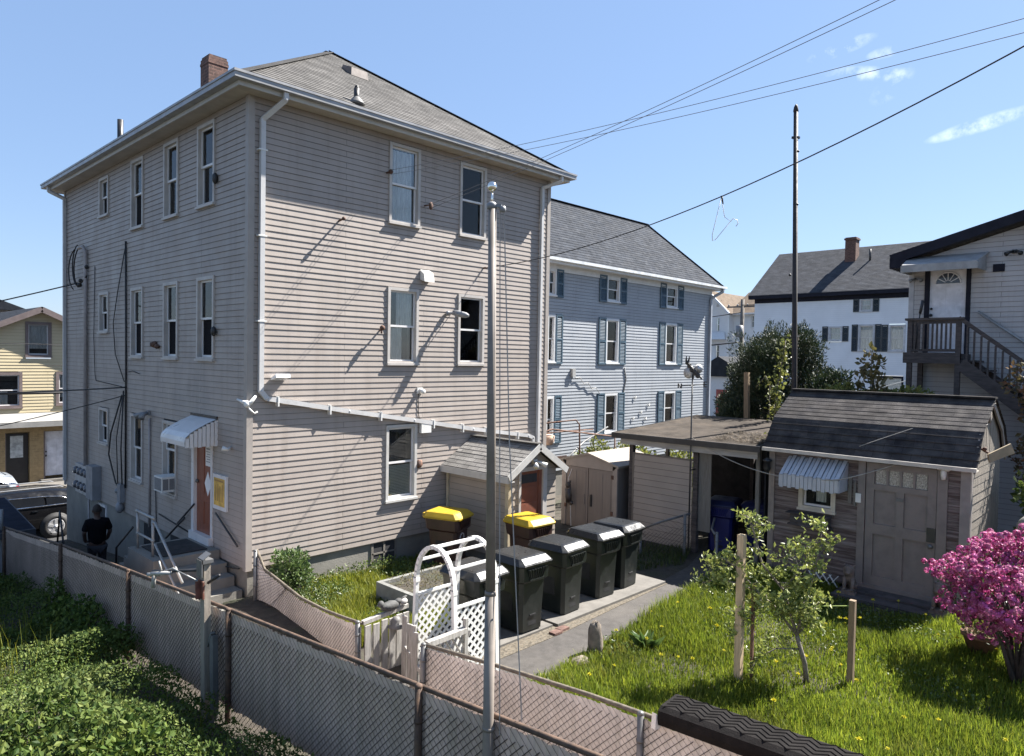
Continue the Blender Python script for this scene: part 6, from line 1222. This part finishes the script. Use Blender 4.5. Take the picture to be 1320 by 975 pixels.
v = np.stack([ce-tg*q_, ce+wt_*q_+dd*.006, ce+tg*q_, ce-wt_*q_+dd*.006],1).reshape(-1,3); f = np.arange(4*n*K).reshape(-1,4)
mesh_np('blossom', v, f, M('pink_blossom', (.40,.072,.215), .6, .18, 3, island=.36, transl=.3, col2=(.70,.35,.47), c2scale=5, c2lo=.5, c2hi=.75), AZ).location = -AZ.location
c = np.array([5.8,-9.5,.6])+unit(1500)*np.array([.85,.8,.72])*rng.random((1500,1))**.4; v, f = leaf_arrays(c, rng.uniform(.03,.055,1500), .45); mesh_np('leaves', v, f, GREEN, AZ).location = -AZ.location
c = np.array([6.35,-9.15,-.02])+unit(700)*np.array([.32,.3,.17]); v, f = leaf_arrays(c, rng.uniform(.03,.06,700), .5); mesh_np('foliage', v, f, M('cream_green_leaf', (0.2, 0.2, 0.09), .5, .2, 4, island=.4, transl=.3), pt).location = -pt.location
def bush(name, label, cat, blobs, n, ls, leafm, asp=.55, trunk=None, hollow=.55, up=.3, group=None, barkm=BARK, lump=.18):
    base = V(blobs[0][0][0], blobs[0][0][1], gz(blobs[0][0][0], blobs[0][0][1])); t = thing(name, label, cat, base, group=group); m = MB()
    for c, r in blobs:
        c = Vector(c); m.tube([base+V(random.gauss(0,.05),random.gauss(0,.05),-.1), base.lerp(c,.5)+V(random.gauss(0,.08),random.gauss(0,.08),.05), c+V(0,0,r[2]*.6)], [trunk or .03,(trunk or .03)*.7,.008], 6)
    m.build('trunk', barkm, t); tot = sum(r[0]*r[2] for c, r in blobs); V_, F_, o = [], [], 0
    for c, r in blobs:
        k = int(n*r[0]*r[2]/tot); d = unit(k); s = hollow+(1-hollow)*rng.random(k)**.5; ph = rng.uniform(0,6,3); lp = 1+lump*np.sin(d[:,0]*6+ph[0])*np.sin(d[:,1]*6+ph[1])+lump*.8*np.sin(d[:,2]*8+ph[2])
        p = np.array(c)+d*np.array(r)*(s*lp)[:,None]; d2 = d*.6+unit(k)*.7
        v, f = leaf_arrays(p, rng.uniform(ls*.6,ls*1.35,k), asp, up, d2); V_.append(v); F_.append(f+o); o += len(v)
    mesh_np('crown', np.concatenate(V_), np.concatenate(F_), leafm, t).location = -t.location; return t
bush('corner_shrub', 'small round green shrub against the foundation by the house corner', 'shrub', [((.56,-.42,.02),(.30,.28,.30)),((.66,-.5,-.15),(.25,.22,.22))], 2600, .06, M('fresh_shrub_leaf', (0.075, 0.12, 0.036), .45, .2, 4, island=.45, transl=.3))
CON = M('dark_evergreen_needle', (.020,.034,.012), .6, .3, 1.2, island=.5, transl=.15, col2=(.05,.055,.022), c2scale=1.6, c2lo=.5, c2hi=.8)
random.seed(55)
bl = [((13.25,-3.05,2.6),(1.15,1.05,2.0))]
for i in range(26):
    a = random.uniform(0,2*PI); z = random.uniform(.3,4.2); R = 1.25*(1-((z-2.0)/3.0)**2*.75); bl.append(((13.25+math.cos(a)*R*.85,-3.05+math.sin(a)*R*.85,z),(.42,.42,.55)))
bush('evergreen_tree', 'big dense dark evergreen between the blue house and the white house', 'tree', bl, 95000, .095, CON, .22, .12, .35, .6, lump=.25)
bush('evergreen_shrub', 'lower dark evergreen standing in front of the white house', 'tree', [((13.2,-4.3,2.5),(.5,.5,.85)),((13.1,-4.75,2.9),(.3,.3,.55)),((13.2,-4.6,1.8),(.5,.5,.8)),((13.0,-2.0,1.9),(.45,.45,.7))], 14000, .12, CON, .22, .06, .3, .6, lump=.25)
VY = M('yellow_green_vine', (0.14, 0.155, 0.04), .5, .25, 4, island=.45, transl=.35)
def vine(name, label, path, n, s, spread, mat, cat='vine'):
    path = [Vector(p) for p in path]; t = thing(name, label, cat, (path[0].x,path[0].y,gz(path[0].x,path[0].y))); m = MB(); m.tube(path, .012, 5); m.build('stem', BARK, t)
    k = rng.integers(0,len(path)-1,n); u = rng.random(n)[:,None]; pa = np.array([tuple(p) for p in path]); c = pa[k]*(1-u)+pa[k+1]*u+rng.normal(size=(n,3))*spread; v, f = leaf_arrays(c, rng.uniform(s*.6,s*1.3,n), .7, .1); mesh_np('foliage', v, f, mat, t).location = -t.location; return t
vine('climbing_vine', 'yellow green vine climbing beside the dark mast', [(11.15,-3.98,-.4),(11.1,-4.0,2.2),(11.12,-4.05,2.9),(11.2,-4.12,3.6),(11.3,-4.15,4.1)], 420, .10, .07, VY)
vine('climbing_vine', 'thin vine spray hanging across the dark evergreen', [(11.5,-3.9,-.4),(11.4,-3.75,2.35),(11.5,-3.7,3.0),(11.6,-3.55,3.25),(11.5,-3.35,2.95)], 90, .085, .05, VY)
vine('climbing_vine', 'leafy vine lying between carport roof and shed roof', [(10.4,-5.1,-.4),(10.3,-5.15,1.8),(9.6,-5.1,2.1),(9.0,-4.95,2.08),(8.6,-4.95,2.03)], 160, .075, .07, VY)
bush('yellow_shrub', 'yellow green leafy shrub peeking over the shed roof ridge', 'shrub', [((10.9,-5.6,2.75),(.5,.5,.38)),((10.9,-6.3,2.7),(.35,.4,.33)),((10.9,-7.0,2.75),(.35,.35,.4))], 1500, .11, VY, .6, .03, .5)
bush('young_maple', 'thin upright sapling with bronze leaves above the shed roof', 'tree', [((11.0,-6.15,3.55),(.22,.22,.35)),((11.0,-6.15,3.15),(.28,.28,.35)),((11.0,-6.3,2.8),(.3,.3,.3))], 420, .13, M('bronze_green_leaf', (0.13, 0.11, 0.042), .5, .25, 4, island=.4, transl=.35), .6, .02, .4)
MIXL = M('autumn_mixed_leaf', (0.115, 0.09, 0.034), .5, .3, 2.5, island=.5, transl=.3, col2=(0.16, 0.068, 0.034), c2scale=1.6, c2lo=.48, c2hi=.7)
bush('russet_shrub', 'russet and green leafy shrub hanging over the shed gable', 'shrub', [((11.25,-8.98,3.28),(.42,.45,.42)),((11.35,-9.25,2.65),(.5,.5,.5)),((12.3,-8.9,1.75),(.35,.4,.5)),((12.6,-9.7,3.4),(.6,.7,.7)),((12.4,-9.6,1.0),(.6,.7,.8))], 3000, .11, MIXL, .6, .04, .45)
bush('green_shrub', 'bright green broad leaved shrub below the angled board', 'shrub', [((9.9,-9.22,1.35),(.27,.27,.36)),((10.3,-9.35,.55),(.38,.35,.5)),((10.2,-9.7,.2),(.45,.45,.5)),((10.5,-9.6,1.0),(.3,.35,.35))], 1600, .12, M('bright_shrub_leaf', (0.085, 0.118, 0.026), .45, .25, 3, island=.45, transl=.35), .65, .03, .45)
bush('hedge', 'sunlit yellow green hedge seen through the gap under the carport roof', 'hedge', [((12.6,-.6,.2),(.9,.7,.8)),((12.9,-1.9,.2),(.9,.8,.75)),((12.0,.6,.3),(.8,.7,.95)),((12.4,-2.9,0),(.8,.6,.7)),((11.4,1.4,.4),(.6,.6,.8))], 7000, .11, M('hedge_leaf', (0.12, 0.14, 0.028), .5, .25, 2, island=.45, transl=.35), .6, .04, .5)
bush('far_shrub', 'small dark shrub below the distant white house', 'shrub', [((38.5,10.4,.5),(1.2,1.2,1.6))], 1500, .3, CON, .4, .06)
# planter weeds
c = np.stack([rng.uniform(1.45,2.65,700), rng.uniform(-2.65,-1.85,700), rng.uniform(-.14,.02,700)],1); v, f = leaf_arrays(c, rng.uniform(.02,.05,700), .4, 1.0); mesh_np('weeds', v, f, M('dry_weed', (0.13, 0.115, 0.042), .6, .25, 4, island=.4, transl=.3), pl).location = -pl.location
# dandelions
random.seed(77)
def dandelion(loc, seedhead=False):
    t = thing('dandelion', 'yellow dandelion flower on thin stem in the long lawn grass' if not seedhead else '', 'flower', loc, random.uniform(0,6), 'dandelions in the lawn'); return t
d0 = dandelion((0,0,0)); m = MB(); m.tube([V(0,0,-.02), V(.01,0,.12), V(.015,.01,.235)], .0035, 4); m.build('stem', GRS2, d0, local=True)
c = np.repeat(np.array([[.015,.01,.235]]),40,0); dd = unit(40)*[1,1,.4]+[0,0,.35]; dd /= np.linalg.norm(dd,axis=1)[:,None]; v, f = leaf_arrays(c, rng.uniform(.022,.034,40), .35, 0, dd); mesh_np('flower_head', v, f, M('dandelion_yellow', (.62,.56,.03), .6, .1, 5), d0, local=True)
SP = []
while len(SP) < 105:
    x, y = random.uniform(0,7.2), random.uniform(-10.3,-5.2)
    if inside(np.array([x]),np.array([y]),LAWN)[0] and (y < -5.35 or x > 2): SP.append((x,y))
for i, (x, y) in enumerate(SP):
    o = d0 if i == 0 else copy_tree(d0); o.location = (x, y, gz(x,y)); s = random.uniform(.75,1.25); o.scale = (s,s,s); o.rotation_euler = (0,0,random.uniform(0,6))
# big leaved weed in the lawn edge
c = np.repeat(np.array([[3.1,-5.75,-.46]]),16,0); dd = unit(16)*[1,1,.3]+[0,0,.8]; dd /= np.linalg.norm(dd,axis=1)[:,None]; v, f = leaf_arrays(c, rng.uniform(.2,.36,16), .3, 0, dd); tag(mesh_np('broad_leaf_weed', v, f, M('dark_weed_leaf', (.07,.12,.03), .5, .2, 4, island=.3, transl=.25)), 'tuft of long broad green leaves at the path edge of the lawn', 'plant')

# ------------------------------------------------------------------ wires
def wire(name, label, cat, a, b, sag, r, mat, group=None, n=28):
    a, b = Vector(a), Vector(b); m = MB(); m.tube([a.lerp(b, i/n)-V(0,0,4*sag*(i/n)*(1-i/n)) for i in range(n+1)], r, 5); return tag(m.build(name, mat), label, cat, group)
def ext(a, b, k): a, b = Vector(a), Vector(b); return a+(b-a)*k
wire('clothesline', 'upper line of the steep clothesline pair high above the yard', 'clothesline', (3.66,-.17,6.59), ext((3.66,-.17,6.59),(2.14,-8.73,7.2),1.3), .12, .0042, WIREG)
wire('clothesline', 'lower line of the steep clothesline pair high above the yard', 'clothesline', (3.66,-.17,6.51), ext((3.66,-.17,6.51),(2.26,-8.87,7.2),1.3), .10, .0042, WIREG)
wire('clothesline', 'upper line of the flatter clothesline pair above the dark mast', 'clothesline', (2.72,-.13,7.08), ext((2.72,-.13,7.08),(3.26,-9.9,7.14),1.25), .16, .0042, WIREG)
wire('clothesline', 'lower line of the flatter clothesline pair above the dark mast', 'clothesline', (2.72,-.13,7.0), ext((2.72,-.13,7.0),(3.26,-9.91,7.0),1.25), .16, .0042, WIREG)
LA, LB = V(5.29,-.11,5.51), ext((5.29,-.11,5.51),(3.26,-9.91,6.86),1.25)+V(0,0,.4); LS = .62
wire('clothesline', 'thick dark line with a wire coat hanger crossing in front of the mast', 'clothesline', LA, LB, LS, .009, WIRE)
wire('clothesline', 'thin grey line crossing just above the blue house roof', 'clothesline', LA+V(0,0,.12), LB+V(0,0,.08), LS*.75, .003, WIREG) if False else None
hg = thing('coat_hanger', 'white wire coat hanger dangling from the dark line', 'coat hanger', (0,0,0)); HT = .5
hp = LA.lerp(LB, HT)-V(0,0,4*LS*HT*(1-HT)); hg.location = hp
m = MB(); U = V(.69,-.72,0)
def hq(u, z): return hp+U*u+V(0,0,z)
m.tube([hq(0,.0), hq(-.12,-.55), hq(-.115,-.63), hq(-.07,-.61), hq(.14,-.35), hq(.05,-.29), hq(-.005,.0)], .006, 5); m.tube([hq(.14,-.35), hq(.17,-.31), hq(.23,-.33), hq(.245,-.38), hq(.215,-.42)], .006, 5); m.build('hanger_wire', M('white_coated_wire', (.62,.63,.64), .4), hg)
m = MB(); m.tube([hq(0,.01), hq(.01,-.05), hq(.025,-.11)], [.016,.014,.008], 6); m.build('knot', BLKM, hg)
wire('string_line', 'pale line sagging from the carport post past the shed awning', 'line', (7.86,-3.68,1.98), (7.52,-6.8,1.56), .28, .009, M('pale_rope', (0.28, 0.26, 0.23), .8), n=20)
wire('string_line', 'pale line rising from the shed awning to the shed gable', 'line', (7.52,-6.8,1.56), (8.5,-8.75,2.62), .10, .009, M('pale_rope', (1,1,1)), n=14)
wire('string_line', 'thin pale line across the dark shed roof', 'line', (7.75,-7.0,2.14), (9.1,-8.75,2.95), -.02, .006, M('pale_rope', (1,1,1)), n=14)
for lab, a, b, s, rr in (('thick overhead cable meeting the taupe house at the bent cable loop', (-.12,8.95,5.25), ext((-.12,8.95,5.25),(-1.62,9.49,4.76),3.4), .05, .016), ('upper cable crossing the yellow house windows to the taupe house wall', (-.05,5.72,2.78), ext((-.05,5.72,2.78),(-1.64,9.42,2.57),2.4), .06, .016),
    ('lower cable dropping from the taupe house wall past the grey pent roof', (-.05,5.74,2.60), ext((-.05,5.74,2.60),(-1.65,9.40,1.81),2.2), .08, .011)):
    wire('service_cable', lab, 'cable', a, b, s, rr, WIRE)
for lab, z0, z1, rr in (('thin overhead street wire in front of the yellow house attic window', 3.82, 3.72, .013), ('heavy black street cable in front of the yellow house upper windows', 2.02, 2.0, .045), ('thin street wire just below the attic window of the yellow house', 3.0, 2.98, .012)):
    wire('street_wire', lab, 'cable', (-14,18.8,z0+.1), (14,18.8,z1), .05, rr, WIRE)
wire('street_wire', 'overhead wires at the distant utility pole beside the evergreen', 'cable', (40,11.1,7.4), (30,-22,8.5), .6, .03, WIRE, 'wires at the distant utility pole'); wire('street_wire', 'overhead wires at the distant utility pole beside the evergreen', 'cable', (40,11.1,4.9), (46,40,4.5), .5, .05, WIRE, 'wires at the distant utility pole'); wire('street_wire', 'overhead wires at the distant utility pole beside the evergreen', 'cable', (40,11.1,6.9), (46,40,6.4), .5, .03, WIRE, 'wires at the distant utility pole')
wire('white_line', 'white line sagging in front of the white house lower window', 'line', (30,2.5,2.3), (26,-3.5,3.2), .35, .015, WHTP, n=14)

# air conditioner in the side window
ac = thing('air_conditioner', 'white boxy window air conditioner next to the white door awning', 'air conditioner', (-.2,2.95,.95)); m = MB(); m.box(FL,2.96,3.36,-.1,.27,.88,1.17); m.build('case', WHTP, ac)
m = MB(); m.box(FL,2.99,3.33,.27,.276,.91,1.14); m.build('grille', M('ac_grille', (.16,.16,.165), .6, .2, 60), ac)
m = MB(); m.box(FL,2.952,2.96,.04,.13,.92,1.13); m.box(FL,2.952,2.96,.15,.25,.92,1.13); m.build('side_grille', M('ac_grille', (1,1,1)), ac)

# ------------------------------------------------------------------ sky, sun, camera
TOSUN = V(3.2,-1.0,3.8).normalized(); el = math.asin(TOSUN.z); az = math.atan2(TOSUN.x, TOSUN.y)
w = bpy.data.worlds.new('World'); S.world = w; w.use_nodes = True; nt = w.node_tree; nt.nodes.clear()
sk = nt.nodes.new('ShaderNodeTexSky'); sk.sky_type = 'NISHITA'; sk.sun_disc = False; sk.sun_elevation = el; sk.sun_rotation = az; sk.altitude = 30; sk.air_density = AIR; sk.dust_density = DUST; sk.ozone_density = OZ
tc = nt.nodes.new('ShaderNodeTexCoord'); mix = None; prev = sk.outputs[0]
def mn(op, *a):
    x = nt.nodes.new('ShaderNodeMath'); x.operation = op
    for i, q in enumerate(a):
        if isinstance(q, (int, float)): x.inputs[i].default_value = q
        else: nt.links.new(q, x.inputs[i])
    return x.outputs[0]
CL = CLOUDS
nz = nt.nodes.new('ShaderNodeTexNoise'); nz.inputs['Scale'].default_value = 26; nz.inputs['Detail'].default_value = 6; nz.inputs['Roughness'].default_value = .62
nt.links.new(tc.outputs['Generated'], nz.inputs['Vector'])
tot = None
for d, e1, e2, amp, rot in CL:                       # small cirrus wisps, each an ellipse in direction space
    d = Vector(d).normalized(); u = d.cross(V(0,0,1)).normalized(); v_ = u.cross(d); u, v_ = u*math.cos(rot)+v_*math.sin(rot), v_*math.cos(rot)-u*math.sin(rot)
    def dot(q):
        x = nt.nodes.new('ShaderNodeVectorMath'); x.operation = 'DOT_PRODUCT'; nt.links.new(tc.outputs['Generated'], x.inputs[0]); x.inputs[1].default_value = q; return x.outputs['Value']
    a = mn('DIVIDE', dot(u), e1); b = mn('DIVIDE', dot(v_), e2); r2 = mn('ADD', mn('MULTIPLY', a, a), mn('MULTIPLY', b, b)); g = mn('MULTIPLY', mn('MAXIMUM', mn('SUBTRACT', 1, r2), 0), mn('GREATER_THAN', dot(d), .5)); g = mn('MULTIPLY', g, amp); tot = g if tot is None else mn('ADD', tot, g)
mr = nt.nodes.new('ShaderNodeMapRange'); mr.inputs[1].default_value = .46; mr.inputs[2].default_value = .72; nt.links.new(nz.outputs[0], mr.inputs[0])
mx = nt.nodes.new('ShaderNodeMix'); mx.data_type = 'RGBA'; nt.links.new(mn('MINIMUM', mn('MULTIPLY', tot, mr.outputs[0]), 1), mx.inputs[0]); fl = nt.nodes.new('ShaderNodeMix'); fl.data_type = 'RGBA'; fl.inputs[0].default_value = .6; nt.links.new(prev, fl.inputs[6]); fl.inputs[7].default_value = (1.6,2.5,4.3,1); nt.links.new(fl.outputs[2], mx.inputs[6]); mx.inputs[7].default_value = (9,9.6,10.2,1)
bg = nt.nodes.new('ShaderNodeBackground'); bg.inputs[1].default_value = SKY; ou = nt.nodes.new('ShaderNodeOutputWorld'); nt.links.new(mx.outputs[2], bg.inputs[0]); nt.links.new(bg.outputs[0], ou.inputs[0])
ld = bpy.data.lights.new('sun', 'SUN'); ld.energy = SUN; ld.angle = math.radians(.53); ld.color = (1,.955,.89); lo_ = bpy.data.objects.new('sun', ld); COL.objects.link(lo_); lo_.rotation_euler = (-TOSUN).to_track_quat('-Z','Y').to_euler(); lo_.location = (20,-6,24)
cd = bpy.data.cameras.new('camera'); cam = bpy.data.objects.new('camera', cd); COL.objects.link(cam); S.camera = cam
yaw, pit, rol = -.8043, -.0288, .0177; f_ = V(-math.sin(yaw)*math.cos(pit), math.cos(yaw)*math.cos(pit), math.sin(pit)); r_ = V(math.cos(yaw), math.sin(yaw), 0); u_ = r_.cross(f_)
r2, u2 = r_*math.cos(rol)+u_*math.sin(rol), u_*math.cos(rol)-r_*math.sin(rol)
mw = Matrix((r2, u2, -f_)).transposed().to_4x4(); mw.translation = (-5.368,-11.1869,3.5831); cam.matrix_world = mw
cd.sensor_width = 36; cd.lens = 36*914.5555/1320; cd.clip_start = .05; cd.clip_end = 2000
S.view_settings.view_transform = 'Standard'; S.view_settings.look = 'None'; S.view_settings.exposure = EXPO; S.view_settings.gamma = 1; S.view_settings.use_curve_mapping = False
S.cycles.max_bounces = 6; S.cycles.transparent_max_bounces = 12; S.cycles.use_denoising = True
